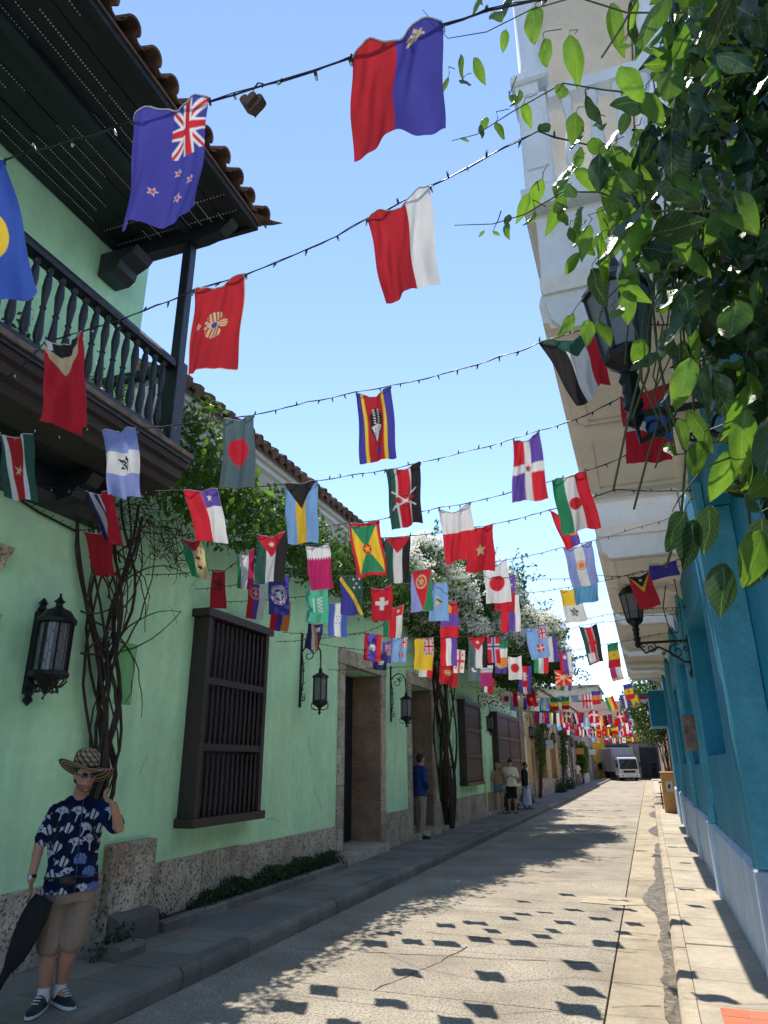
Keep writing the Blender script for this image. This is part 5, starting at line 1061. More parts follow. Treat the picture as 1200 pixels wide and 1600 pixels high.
for (x, y, s, ry, Y) in ((1010, 320, 1.15, .35, 1.3), (1050, 330, 1.2, -.1, 1.25), (980, 260, 1.15, .5, 1.3), (1050, 200, 1.1, .2, 1.35), (1130, 300, 1.2, -.3, 1.35), (1120, 100, 1.1, .5, 1.4), (1150, 470, 1.1, .2, 1.3), (1165, 640, 1.1, .3, 1.4), (1080, 560, .9, .5, 1.4), (890, 55, 1.1, -.2, 1.5), (850, 60, .9, .1, 1.5), (955, 5, 1.1, .2, 1.5)):
    big_leaf(aty(x, y, Y), s, lv.random() < .3, (lv.gauss(0, .2), ry, lv.uniform(-.5, .5)))
for k in range(14):
    x = lv.uniform(1000, 1250); y = lv.uniform(-80, 200); P = []; Yd = lv.uniform(1.4, 2.1)
    for i in range(8): x += lv.uniform(-35, 30); y += lv.uniform(50, 110); P.append(aty(x, y, Yd) - C0)
    for p in P: p.x = min(p.x, .70 - C0.x)
    MB().tube(P, lv.uniform(.002, .004), 5).build('stem', M['twig'], cv, smooth=True)
P = [Vector((.66, 2.0, 1.9)), Vector((.69, 2.2, 2.6)), Vector((.62, 2.4, 3.4)), Vector((.5, 3.0, 4.2)), Vector((.3, 4.0, 4.9))]
for k in range(4): MB().tube([p + Vector((-.02 * k, lv.uniform(-.2, .2), 0)) - C0 for p in P], .012, 6).build('stem', M['stem'], cv, smooth=True)
for (a, b) in (((1000, -10), (940, 90)), ): MB().tube([aty(a[0], a[1], 1.4) - C0, aty((a[0] + b[0]) / 2, (a[1] + b[1]) / 2 + 4, 1.4) - C0, aty(b[0], b[1], 1.4) - C0], .003, 5).build('stem', M['meter'], cv)

sk = MB()
for P in STK: sk.tube(P, [.0010, .0012, .0014, .0015], 4, cap=False)
sk.build('stalks', M['twig'], cv, kind='stuff')
# --- foliage built of many small leaf faces
def leaf_cloud(name, pts, size, m, parent, seed=1, kind='stuff', tri=False, up=0.0):
    r = random.Random(seed); V_ = []; Fc = []
    for p in pts:
        a = Vector((r.gauss(0, 1), r.gauss(0, 1), r.gauss(up, 1))).normalized(); b = a.cross(Vector((r.gauss(0, 1), r.gauss(0, 1), r.gauss(0, 1)))).normalized(); s = size * r.uniform(.6, 1.35); n = len(V_); c = a.cross(b) * s * .15
        V_ += [p - a * s, p + b * s * .55 + c, p + a * s, p - b * s * .55 + c]; Fc.append((n, n + 1, n + 2, n + 3))
    me = bpy.data.meshes.new(name); me.from_pydata([tuple(v) for v in V_], [], Fc); me.materials.append(m); o = put(bpy.data.objects.new(name, me), parent)
    if kind: o['kind'] = kind
    return o
def blob_pts(blobs, dens, seed, shell=.55):
    r = random.Random(seed); out = []
    for (x, y, z, rx, ry, rz) in blobs:
        n = int(dens * (rx * ry * rz) ** (2 / 3))
        for _ in range(n):
            d = Vector((r.gauss(0, 1), r.gauss(0, 1), r.gauss(0, 1))).normalized(); q = (shell + (1 - shell) * r.random()) * (1 + .25 * mnoise.noise((d.x * 2 + x, d.y * 2 + y, d.z * 2 + z)))
            out.append(Vector((x + d.x * rx * q, y + d.y * ry * q, z + d.z * rz * q)))
    return out
def stems(parent, paths, r0, r1, name='stem', m=None, n=6):
    for P in paths:
        k = len(P); MB().tube(P, [r0 + (r1 - r0) * i / (k - 1) for i in range(k)], n).build(name, m or M['stem'], parent, smooth=True)
# vine A: twisted stems by the big lantern, spreading into leaves on the eaves
va = empty('twisted_vine', (-5.1, 5.9, .2), 'old vine, twisted bare stems behind the man and leaves under the tiles', 'vine'); O = Vector(va.location)
sv = random.Random(5)
paths = []
for k in range(16):
    P = []; a = sv.uniform(0, 6.28); y0 = 5.95 + sv.uniform(-.1, .1); yt = sv.uniform(5.15, 6.0); zt = sv.uniform(4.0, 4.6); fr1 = sv.uniform(1.0, 2.6); am = sv.uniform(.06, .24)
    for i in range(22):
        t = i / 21; z = .3 + (zt - .3) * t; wob = am * math.sin(a + fr1 * 6.28 * t) * (.25 + 1.6 * t * (1 - t)); y = y0 + (yt - y0) * max(0, (t - .35) / .65) ** 1.1 + wob * min(1, z / 1.6) - .34 * max(0, 1.6 - z) / 1.3
        P.append(Vector((-5.13 + .07 * math.cos(a + fr1 * 5 * t) * (.5 + t) + .02, y + .03 * mnoise.noise((z * 3, k * 5.1, 0)), z)) - O)
    paths.append(P)
for P in paths: r0 = sv.uniform(.010, .030); stems(va, [P], r0, r0 * .55)
for k in range(17):   # loops and side shoots
    y = sv.uniform(5.2, 6.0); z = sv.uniform(2.6, 4.0); P = []; vy, vz = sv.uniform(-.06, .16), sv.uniform(-.04, .13); tr_ = sv.uniform(-.35, .35)
    for i in range(12):
        P.append(Vector((-5.16 + sv.uniform(0, .04) + .05, y, z)) - O); y += vy; z += vz; c, s = math.cos(tr_), math.sin(tr_); vy, vz = vy * c - vz * s, vy * s + vz * c
        y = max(5.05, min(y, 7.1)); z = min(z, 4.5)
    stems(va, [P], .011, .004)
vt = MB()
for k in range(170):  # dead tangle below the leaves
    p = Vector((-5.2 + sv.uniform(0, .5), sv.uniform(5.1, 6.9), 4.38 + sv.gauss(0, .16))); P = [p - O]
    if p.y > 6.4: p.z -= .1
    for i in range(4): p = p + Vector((sv.uniform(-.06, .06), sv.uniform(-.16, .16), sv.uniform(-.14, .08))); P.append(p - O)
    vt.tube(P, sv.uniform(.002, .006), 4, cap=False)
vt.build('dead_twigs', M['stem'], va, kind='stuff')
lp = blob_pts([(-4.55, 6.25, 5.55, .35, .35, .4), (-4.45, 6.6, 5.0, .4, .6, .45), (-4.4, 7.3, 4.75, .45, .7, .4), (-4.4, 8.3, 5.1, .45, .8, .4), (-4.4, 9.2, 4.8, .4, .8, .4), (-4.4, 10.4, 5.1, .45, .9, .4), (-4.35, 11.6, 4.95, .45, .9, .45), (-4.2, 12.9, 5.2, .55, .9, .55), (-4.95, 6.3, 5.6, .28, .4, .35), (-4.9, 6.7, 5.1, .4, .6, .5), (-4.7, 6.2, 4.75, .4, .5, .35), (-4.85, 7.4, 5.3, .3, .6, .4), (-4.8, 7.6, 4.8, .4, .8, .45), (-4.85, 8.6, 5.1, .35, .8, .4), (-4.75, 8.9, 4.7, .35, .9, .35), (-4.9, 9.9, 5.2, .35, .8, .4), (-4.8, 10.6, 4.85, .4, .9, .4), (-4.85, 11.6, 5.2, .4, .8, .5), (-4.7, 12.3, 4.75, .4, .8, .4), (-4.6, 13.2, 5.3, .5, .9, .6)], 1900, 3)
lp = [p for p in lp if p.x > -5.2]
big = sv.sample([p for p in lp if p.y < 9.5 and p.x > -4.9], 290)
for p in big:
    s_ = sv.uniform(.8, 1.25) * (1.15 if p.y < 7.6 else .85); inst(sv.choice(LEAVES), 'leaf', va, tuple(p - O + Vector((.08, -.04, .03))), (sv.gauss(.2, .5), sv.gauss(0, .5), sv.uniform(-3.1, 3.1)), (s_,) * 3)
leaf_swarm('foliage', [(p - O, (sv.gauss(.2, .6), sv.gauss(0, .6), sv.uniform(-3.1, 3.1)), sv.uniform(.55, 1.0)) for p in lp if sv.random() < .42], M['leaf_small'], va, 2)
leaf_cloud('inner_foliage', [p - O for p in lp if sv.random() < .6], .045, M['leaf_small'], va, 4, up=-.5)
# vine B: dark trunks beside the second doorway, white blossom mass above the street
vb = empty('white_bougainvillea', (-5.1, 19.3, .2), 'white flowering bougainvillea arching over the street on dark trunks by the second doorway', 'bougainvillea'); O = Vector(vb.location)
for k in range(14):
    P = []; a = sv.uniform(0, 6.28); yt = sv.uniform(17.8, 20.4); f1 = sv.uniform(.7, 1.6)
    for i in range(20): t = i / 19; P.append(Vector((-5.1 + .1 * math.cos(a + f1 * 5 * t) + .25 * max(0, t - .7), 19.3 + (yt - 19.3) * t ** .7 + .26 * math.sin(a + f1 * 6 * t) * (.5 + 1.2 * t * (1 - t)), .2 + 4.3 * t)) - O)
    r0 = sv.uniform(.02, .05); stems(vb, [P], r0, r0 * .6, m=M['stem'])
for k in range(14):
    y, z = sv.uniform(18.9, 19.9), sv.uniform(1, 4); P = []; vy, vz = sv.uniform(.0, .2), sv.uniform(-.1, .2); tr_ = sv.uniform(-.4, .4)
    for i in range(9): P.append(Vector((-5.15, y, z)) - O); y += vy; z += vz; c, s = math.cos(tr_), math.sin(tr_); vy, vz = vy * c - vz * s, vy * s + vz * c
    stems(vb, [P], .014, .006)
BL = [(-4.7, 14.3, 5.6, .7, .9, .7), (-4.6, 15.6, 6.3, .8, 1.0, .6), (-4.3, 16.6, 5.8, .9, 1.0, .8), (-4.2, 18.2, 6.5, 1.0, 1.1, .7), (-3.6, 19.6, 6.4, 1.0, 1.1, .7), (-4.8, 16.0, 5.4, .8, 1.1, .7), (-4.7, 17.2, 6.0, .8, 1.0, .7), (-4.4, 17.5, 4.9, .9, 1.3, .6), (-4.3, 19.0, 5.6, 1.1, 1.2, .9), (-3.9, 19.6, 4.8, 1.1, 1.4, .7), (-3.7, 20.8, 5.8, 1.1, 1.3, .8), (-3.3, 21.4, 4.9, 1.1, 1.5, .75),
      (-2.9, 22.6, 5.6, 1.0, 1.2, .7), (-2.7, 23.0, 4.8, .9, 1.4, .6), (-4.4, 22.6, 5.2, 1.0, 1.5, .9), (-4.2, 25, 5.0, 1.0, 1.6, .8), (-3.0, 25.0, 4.8, .9, 1.5, .6), (-4.6, 28, 5.0, .7, 1.8, .6), (-4.6, 31, 5.0, .6, 1.5, .5)]
lp = [p for p in blob_pts(BL, 3000, 8, .45) if p.x > -5.2 or p.z > 5.9]
leaf_cloud('foliage', [p - O for p in lp], .062, M['leaf_boug'], vb, 9, up=-.3)
sp = []
for p in lp:
    if mnoise.noise(p * .9) > -.12 and (p.z > 4.7 or sv.random() < .05) and sv.random() < (.62 if p.z > 5.0 else .34):
        c = p + Vector((sv.gauss(.04, .05), -.12, .10)); sp += [c + Vector((sv.gauss(0, .055), sv.gauss(0, .055), sv.gauss(0, .05))) for _ in range(9)]
leaf_cloud('blossoms', [p - O for p in sp], .036, M['petal'], vb, 10)
wisp = MB(); wl = []
for k in range(70):
    b = sv.choice(BL); d = Vector((abs(sv.gauss(.5, .6)), sv.gauss(-.2, .7), sv.gauss(.5, .7))).normalized(); p = Vector(b[:3]) + Vector((d.x * b[3], d.y * b[4], d.z * b[5])) * .9; P = [p - O]
    for i in range(6): p = p + (d + Vector((sv.gauss(0, .3), sv.gauss(0, .3), sv.gauss(-.08 * i, .3)))).normalized() * .13; P.append(p - O); wl += [p + Vector((sv.gauss(0, .04), sv.gauss(0, .04), sv.gauss(0, .04))) for _ in range(5)]
    wisp.tube(P, .006, 4, cap=False)
wisp.build('twigs', M['twig'], vb, kind='stuff'); leaf_cloud('spray_leaves', [p - O for p in wl], .05, M['leaf_small'], vb, 12)
leaf_cloud('pink_blossoms', [Vector((-4.9 + sv.gauss(0, .2), 25.5 + sv.gauss(0, 1.2), 3.9 + sv.gauss(0, .15))) - O for _ in range(160)], .05, M['petal_red'], vb, 13)
# smaller creepers further on, left and right
def creeper(nm, lab, base, blobs, seed, mat_=M['leaf_boug'], flow=0.0, dens=1500, size=.07):
    g = empty(nm, base, lab, 'creeper'); O = Vector(base); r = random.Random(seed)
    for k in range(6):
        b = r.choice(blobs); P = []
        for i in range(9): t = i / 8; P.append(Vector((base[0] + (b[0] - base[0]) * t ** 2 + r.gauss(0, .04), base[1] + (b[1] - base[1]) * t + r.gauss(0, .08), base[2] + (b[2] - base[2]) * t)) - O)
        stems(g, [P], .03, .015)
    pts = blob_pts(blobs, dens, seed, .35); leaf_cloud('foliage', [p - O for p in pts], size, mat_, g, seed)
    if flow: leaf_cloud('blossoms', [p - O + Vector((0, -.08, 0)) for p in pts if r.random() < flow], .05, M['petal'], g, seed + 1)
    return g
creeper('wall_creeper', 'dark creeper climbing the ochre house around its window', (-5.15, 36.5, .2), [(-5.0, 37, 2.5, .25, .9, 1.4), (-4.9, 38, 4.0, .4, 1.4, .8), (-4.9, 41, 4.3, .4, 1.5, .6)], 40)
creeper('wall_creeper', 'leafy creeper beside the white pillar of the grey house', (-5.15, 47, .2), [(-5.0, 47.5, 2.2, .3, .8, 1.2), (-4.9, 48, 3.6, .4, 1.2, .7)], 41)
creeper('potted_palm', 'bright green potted palm on the far left pavement', (-5.1, 61, .2), [(-5.0, 61, 2.4, .5, 1.2, .9), (-5.0, 61, 1.5, .4, .8, .6)], 42, M['leaf'], size=.12)
creeper('flowering_creeper', 'dark leafy creeper with white blossoms on the peach house', (.78, 31.5, .2), [(.55, 31, 3.2, .35, .8, .9), (.35, 32, 4.2, .6, 1.2, .8), (.0, 33.5, 4.6, .7, 1.4, .8), (-.3, 36, 4.4, .8, 1.8, .8), (.0, 38.5, 3.9, .7, 1.5, .9), (-.2, 42, 4.6, .8, 2.0, .9), (.1, 46, 3.6, .7, 1.5, 1.0)], 43, flow=.16, dens=1500)
creeper('courtyard_tree', 'round green tree showing over the grey wall behind the truck', (-2.2, 90, .5), [(-2.2, 90, 4.2, 1.6, 1.2, 1.1), (-3.2, 90, 3.9, 1, 1, .8)], 44, M['leaf'], size=.2, dens=900)
creeper('roof_tree', 'tall tree beside the pale distant block', (-3, 112, .5), [(-2, 112, 7.5, 3.2, 3, 1.6), (-7, 114, 9.5, 2.5, 2, 1.6)], 45, size=.35, dens=260)
# low plants in the wall-side bed
def pavement_plant(nm, lab, pts, m, size, seed):
    o = leaf_cloud(nm, pts, size, m, None, seed, kind=None, up=1.2); return o
r = random.Random(9); pts = []
for _ in range(5200):
    y = r.uniform(7.7, 11.8); hgt = (.12 + .26 * abs(mnoise.noise((y * 1.1, 4, 0))) * 1.6 + .10 * max(0, (y - 9) / 3)) * min(1, (y - 7.5) * 1.6)
    pts.append(Vector((-5.14 + r.gauss(.04, .055), y, .22 + hgt * r.random())))
tag(leaf_cloud('ground_cover', pts, .024, M['darkleafmass'], None, 9, kind='stuff', up=1.2), 'low weedy plants filling the stone bed along the wall')
for (x, y, n, s_, lab) in ((-5.12, 7.1, 260, .09, 'small green tuft in the corner of the planting kerb'), (-4.82, 6.07, 500, .12, 'low grassy tuft behind the standing man'), (-5.0, 27.6, 900, .3, 'round shrub at the wall behind the woman in shorts'), (-5.0, 31.5, 900, .3, 'shrub at the foot of the brown pier'), (-5.0, 44, 900, .4, 'dark shrub at the ochre house foot'), (-5.05, 49.5, 900, .45, 'dark shrub near the white pillar')):
    q = [Vector((x + r.gauss(0, s_ * .4), y + r.gauss(0, s_), .16 + abs(r.gauss(0, s_ * .8)))) for _ in range(n)]; q = [p for p in q if p.x > -5.2]
    o = leaf_cloud('plant_tuft' if s_ < .2 else 'shrub', q, .022 if s_ < .2 else .05, M['darkleafmass'], None, int(y), kind=None, up=1.0); tag(o, lab, 'plant', kind='stuff' if s_ < .2 else None)
# ================================================================ people
M['skin'] = mat('skin', (.42, .22, .15), .55, .12, 8, spec=.35); M['skin_dark'] = mat('tanned_skin', (.22, .11, .07), .55, .12, 8, spec=.35)
M['shirt_print'] = mat('navy_printed_shirt', (1, 1, 1), .85, .10, 6, attr=True, bump=.25, bsc=14, spec=.15)
M['khaki'] = mat('khaki_shorts', (.26, .19, .15), .9, .15, 6, .4, 10); M['navy'] = mat('dark_navy_cloth', (.010, .013, .035), .9, .3, 6, .4, 10)
M['sock'] = mat('white_sock', (.62, .62, .68), .9, .05, 8); M['shoe'] = mat('dark_trainer', (.008, .022, .03), .6, .4, 12, .2, 30); M['sole'] = mat('pale_sole', (.55, .58, .58), .6, .1, 8)
M['hat'] = mat('woven_hat', (1, 1, 1), .85, .15, 30, attr=True, spec=.15); M['hair'] = mat('dark_hair', (.03, .018, .012), .7, .3, 20, .4, 50); M['hair_blond'] = mat('fair_hair', (.35, .22, .10), .7, .3, 20)
M['blue_shirt'] = mat('blue_cotton', (.008, .045, .17), .85, .2, 6, .3, 12); M['trouser'] = mat('beige_cotton', (.30, .25, .20), .9, .15, 6, .4, 9)
M['tee'] = mat('white_tee', (.78, .72, .60), .85, .08, 6, .3, 10); M['blackcloth'] = mat('black_cloth', (.012, .012, .016), .9, .2, 6, .3, 10); M['denim'] = mat('blue_denim', (.10, .17, .28), .9, .25, 12, .3, 20)
M['tan'] = mat('tan_top', (.30, .20, .13), .85, .1, 6); M['pale_skirt'] = mat('pale_blue_skirt', (.42, .48, .66), .9, .1, 5, .4, 8); M['olive'] = mat('mustard_trousers', (.30, .22, .08), .9, .1, 5)
def remesh(mb, vox, it=3, fac=.5):
    me = mb.mesh('tmp', M['skin']); o = bpy.data.objects.new('tmp', me); COL.objects.link(o)
    m = o.modifiers.new('r', 'REMESH'); m.mode = 'VOXEL'; m.voxel_size = vox; m.use_smooth_shade = True
    s = o.modifiers.new('s', 'SMOOTH'); s.factor = fac; s.iterations = it
    dg = bpy.context.evaluated_depsgraph_get(); out = bpy.data.meshes.new_from_object(o.evaluated_get(dg)); bpy.data.objects.remove(o); out.materials.clear(); return out
def mobj(name, me, m, parent):
    me.materials.append(m); me.polygons.foreach_set('use_smooth', [True] * len(me.polygons)); return put(bpy.data.objects.new(name, me), parent)
def ball(mb, c, rx, ry=None, rz=None, ax=None, n=12):
    ry = ry or rx; rz = rz or rx; ax = ax or (Vector((1, 0, 0)), Vector((0, 1, 0)), Vector((0, 0, 1))); c = Vector(c); vs = []; fs = []; m = n // 2
    for i in range(m + 1):
        t = math.pi * (i + .001) / (m + .002)
        for k in range(n): q = 2 * math.pi * k / n; vs.append(c + ax[0] * rx * math.sin(t) * math.cos(q) + ax[1] * ry * math.sin(t) * math.sin(q) + ax[2] * rz * math.cos(t))
    for i in range(m):
        for k in range(n): k2 = (k + 1) % n; fs.append((i * n + k, i * n + k2, i * n + n + k2, i * n + n + k))
    fs += [tuple(range(n)), tuple(range(m * n, m * n + n))]; mb.add(vs, fs)
def limb(mb, pts, rad):
    P = [Vector(p) for p in pts]; Q = []; R = []
    for i in range(len(P) - 1):
        for k in range(4): t = k / 4; Q.append(P[i].lerp(P[i + 1], t)); R.append(rad[i] + (rad[i + 1] - rad[i]) * t)
    Q.append(P[-1]); R.append(rad[-1]); mb.tube(Q, R, 12)
    for p, r in zip(P, rad): ball(mb, p, r * .99)
def rings(mb, L, rv, fv, n=16):
    vs = []; fs = []
    for c, a, b in L:
        for k in range(n): q = 2 * math.pi * k / n; ca, sa = math.cos(q), math.sin(q); vs.append(Vector(c) + rv * a * math.copysign(abs(ca) ** .85, ca) + fv * b * math.copysign(abs(sa) ** .85, sa))
    for i in range(len(L) - 1):
        for k in range(n): k2 = (k + 1) % n; fs.append((i * n + k, i * n + k2, i * n + n + k2, i * n + n + k))
    fs += [tuple(range(n)), tuple(range((len(L) - 1) * n, len(L) * n))]; mb.add(vs, fs)
def hand(mb, wrist, d, side, s=1.0, curl=.5, thumb=None):
    """palm with four unequal bent fingers and a thumb leaving its side; d: direction of the hand, side: across the palm towards the thumb"""
    d = d.normalized(); side = (side - d * side.dot(d)).normalized(); nrm = d.cross(side); w = Vector(wrist)
    for k in range(5): ball(mb, w + d * (.02 + .016 * k) * s, .026 * s, .036 * s, .014 * s, (d, side, nrm), 10)
    for i, L in enumerate((.070, .078, .072, .058)):
        b = w + d * .085 * s + side * (.028 - .018 * i) * s; dd = (d + side * (.10 - .06 * i)).normalized(); P = [b - d * .02 * s, b]; q = b; a = 0
        for j in range(3): a += curl * .5; v = dd * math.cos(a) + nrm * math.sin(a); q = q + v * L * s * (.42, .32, .26)[j]; P.append(q)
        mb.tube(P, [.0095 * s, .0092 * s, .0088 * s, .0082 * s, .007 * s], 8); ball(mb, P[-1], .007 * s, n=8)
    b = w + d * .025 * s + side * .03 * s; v = (d * .8 + side * .75 + nrm * .2).normalized(); mb.tube([b - side * .015 * s, b + v * .03 * s, b + (v * .7 + d * .5).normalized() * .058 * s + v * .004], [.013 * s, .0105 * s, .008 * s], 8)
def head(mb, c, f, u, s=1.0):
    r = f.cross(u).normalized(); ax = (r, f, u)
    ball(mb, c + u * .02 * s - f * .008 * s, .074 * s, .092 * s, .098 * s, ax, 18); ball(mb, c - u * .045 * s + f * .018 * s, .056 * s, .070 * s, .066 * s, ax, 14)
    ball(mb, c - u * .092 * s + f * .062 * s, .022 * s, .020 * s, .018 * s, ax, 8)                                        # chin
    mb.tube([c + u * .022 * s + f * .080 * s, c - u * .004 * s + f * .098 * s, c - u * .022 * s + f * .104 * s, c - u * .030 * s + f * .088 * s], [.008 * s, .011 * s, .014 * s, .010 * s], 8)   # nose
    ball(mb, c + u * .032 * s + f * .074 * s, .050 * s, .014 * s, .010 * s, ax, 10)                                       # brow
    ball(mb, c - u * .052 * s + f * .076 * s, .026 * s, .014 * s, .007 * s, ax, 8); ball(mb, c - u * .064 * s + f * .074 * s, .022 * s, .014 * s, .007 * s, ax, 8)  # lips
    for q in (-1, 1): ball(mb, c + r * q * .074 * s - f * .006 * s, .010 * s, .020 * s, .030 * s, ax, 8); ball(mb, c + r * q * .040 * s + f * .058 * s - u * .02 * s, .022 * s, .02 * s, .018 * s, ax, 8)
def build_person(J, f, label, vox, sk='skin', top=('shirt', 'tee', 'short'), bottom=('shorts', 'khaki', 'short'), hair='hair', s=1.0, cap=None, group=None, headf=None, curlL=.6, curlR=.6, feet='shoe', wide=1.0):
    """J: joints in world space; f: facing"""
    base = (J['ankL'] + J['ankR']) / 2; base.z = min(J['ankL'].z, J['ankR'].z) - .09 * s
    root = empty('person', tuple(base), label, 'person', group); O = Vector(base); J = {k: v - O for k, v in J.items()}
    f = f.normalized(); up = (J['neck'] - J['pel']).normalized(); rv = (J['shL'] - J['shR']); rv = (rv - up * rv.dot(up)).normalized(); fv = rv.cross(up); fv = fv if fv.dot(f) > 0 else -fv
    hf = (headf or f).normalized(); hu = (up * .3 + Vector((0, 0, 1)) - hf * hf.z).normalized(); hc = J['head']
    pel, nk = J['pel'], J['neck']; T = lambda t: pel.lerp(nk, t); W = wide * s
    def torso(mb, g=0.0, t0=-.12, hem=1.0, up_to=1.0):
        L = [(T(t0), (.155 + g) * W * hem, (.105 + g) * W * hem), (T(0), (.160 + g) * W, (.112 + g) * W), (T(.25), (.142 + g) * W, (.105 + g) * W), (T(.5), (.155 + g) * W, (.112 + g) * W), (T(.75), (.168 + g) * W, (.112 + g) * W), (T(.90), (.150 + g) * W, (.092 + g) * W), (T(.985), (.10 + g * .5) * W, (.07 + g * .5) * W)]
        if up_to >= 1: L.append((T(1.06), (.058 + g * .3) * s, (.058 + g * .3) * s))
        rings(mb, L, rv, fv)
    b = MB(); torso(b)
    limb(b, [nk - up * .04 * s, nk.lerp(hc, .35), hc - hu * .06 * s], [.062 * s, .054 * s, .052 * s]); head(b, hc, hf, hu, s)
    for q, cl in (('L', curlL), ('R', curlR)):
        limb(b, [J['sh' + q], J['el' + q], J['wr' + q]], [.052 * s, .040 * s, .027 * s]); fa = (J['wr' + q] - J['el' + q]).normalized()
        m_ = J['el' + q].lerp(J['wr' + q], .28); ball(b, m_, .041 * s)
        hd = J.get('hd' + q, J['wr' + q] + fa * .1) - J['wr' + q]; hand(b, J['wr' + q], hd, J.get('th' + q, f) if ('th' + q) in J else f, s, cl)
        hip = pel + rv * (.085 if q == 'L' else -.085) * s - up * .03 * s; kn, an = J['kn' + q], J['ank' + q]
        limb(b, [hip, hip.lerp(kn, .5), kn, kn.lerp(an, .3), an], [.088 * s, .074 * s, .056 * s, .058 * s, .036 * s]); limb(b, [an, an + (J['toe' + q] - an) * .5 - Vector((0, 0, .02 * s))], [.036 * s, .03 * s])
    mobj('body', remesh(b, vox, 2), M[sk], root)
    # hair or cap
    r_ = hf.cross(hu).normalized(); ax = (r_, hf, hu); hm = MB()
    if hair:
        ball(hm, hc + hu * .032 * s - hf * .022 * s, .082 * s, .092 * s, .096 * s, ax, 14); ball(hm, hc - hf * .045 * s - hu * .01 * s, .074 * s, .055 * s, .075 * s, ax, 12)
        mobj('hair', hm.mesh('hair', M[hair], True), M[hair], root).data.materials.pop()
    if cap: 
        c_ = MB(); ball(c_, hc + hu * .045 * s - hf * .010 * s, .088 * s, .100 * s, .088 * s, ax, 16); c_.extr([(0, 0)] * 3, 'y', 0, 0) if False else None
        for k in range(5): ball(c_, hc + hu * .048 * s + hf * (.08 + .018 * k) * s, .062 * s, .022 * s, .006 * s, ax, 10)
        c_.build('cap', M[cap], root, smooth=True)
    # top
    g = .014; t = MB()
    if top:
        torso(t, g + .008, (-.05 if top[1] == 'shirt_print' else -.14) if top[2] != 'crop' else .25, 1.10)
        for q in 'LR':
            sh, el, wr = J['sh' + q], J['el' + q], J['wr' + q]
            if top[2] == 'short': e = sh.lerp(el, .80); limb(t, [T(.92) + (sh - T(.92)) * .6, sh, e], [.075 * s, .072 * s, .066 * s])
            elif top[2] == 'long': limb(t, [T(.92) + (sh - T(.92)) * .6, sh, el, wr], [.075 * s, .068 * s, .056 * s, .040 * s])
            else: limb(t, [T(.9) + (sh - T(.9)) * .6, sh], [.06 * s, .05 * s])
        mt = remesh(t, vox * (.75 if top[1] == 'shirt_print' else 1.0), 3)
    tm = None
    if top: tm = mobj(top[0], mt, M[top[1]], root)
    # bottom
    bt = MB()
    if bottom[2] == 'skirt':
        rings(bt, [(pel + up * .08 * s, .155 * s, .115 * s), (pel, .17 * s, .13 * s), ((J['knL'] + J['knR']) / 2, .22 * s, .18 * s), ((J['ankL'] + J['ankR']) / 2 + Vector((0, 0, .06)), .27 * s, .22 * s)], rv, fv)
    else:
        rings(bt, [(pel - up * .10 * s, .165 * W, .125 * W), (pel, .166 * W, .121 * W), (pel + up * .08 * s, .150 * W, .112 * W)], rv, fv)
        for q in 'LR':
            hip = pel + rv * (.088 if q == 'L' else -.088) * s - up * .03 * s; kn, an = J['kn' + q], J['ank' + q]
            if bottom[2] == 'short': e = hip.lerp(kn, .93); limb(bt, [hip, hip.lerp(e, .5), e], [.094 * W, .086 * W, .084 * W])
            elif bottom[2] == 'hot': limb(bt, [hip, hip.lerp(kn, .35)], [.100 * s, .096 * s])
            else: limb(bt, [hip, hip.lerp(kn, .5), kn, kn.lerp(an, .6), an + Vector((0, 0, .02))], [.10 * W, .092 * W, .075 * s, .068 * s, .062 * s])
    bo = mobj(bottom[0], remesh(bt, vox, 3), M[bottom[1]], root)
    for o_c, k_ in ((bo, 1.0), (tm, .8)):
        if o_c is None: continue
        nv_ = len(o_c.data.vertices); cc = np.zeros(nv_ * 3, np.float32); nn = np.zeros(nv_ * 3, np.float32); o_c.data.vertices.foreach_get('co', cc); o_c.data.vertices.foreach_get('normal', nn); cc = cc.reshape(-1, 3); nn = nn.reshape(-1, 3)
        dsp = np.array([mnoise.noise((a * 9 + 3, b * 9, c * 5)) + .5 * abs(mnoise.noise((a * 20, b * 20, c * 9))) for a, b, c in cc.tolist()]); cc += nn * (dsp * .012 * k_ * s)[:, None]; o_c.data.vertices.foreach_set('co', cc.ravel()); o_c.data.update()
    for q in 'LR':
        an, toe = J['ank' + q], J['toe' + q]; d = toe - an; d.z = 0; d.normalize(); sd = Vector((-d.y, d.x, 0)); u = Vector((0, 0, 1)); fl = min(an.z, toe.z) ; z0 = an.z - .085 * s
        m = MB(); sole = MB()
        B = Vector((an.x, an.y, z0)) - d * .045 * s; L = [(0, .030, .055), (.04, .038, .085), (.09, .042, .080), (.15, .045, .055), (.21, .044, .040), (.26, .030, .026), (.275, .012, .016)]
        vs = []
        for a, w_, h_ in L:
            for k in range(10): an_ = math.pi * k / 9; vs.append(B + d * a * s + sd * w_ * s * math.cos(an_) + u * (.018 * s + h_ * s * math.sin(an_)))
        fs = [(i * 10 + k, i * 10 + k + 1, i * 10 + 11 + k, i * 10 + 10 + k) for i in range(len(L) - 1) for k in range(9)] + [(i * 10, i * 10 + 10, i * 10 + 19, i * 10 + 9) for i in range(len(L) - 1)] + [tuple(range(10)), tuple(range(60, 70))]
        m.add(vs, fs)
        so = MB(); P = [B + d * a * s + sd * w_ * 1.06 * s for a, w_, _ in L] + [B + d * a * s - sd * w_ * 1.06 * s for a, w_, _ in reversed(L)]
        so.add([p + u * .002 for p in P] + [p + u * .022 * s for p in P], [tuple(range(14)), tuple(range(27, 13, -1))] + [(i, (i + 1) % 14, (i + 1) % 14 + 14, i + 14) for i in range(14)])
        ic = MB()
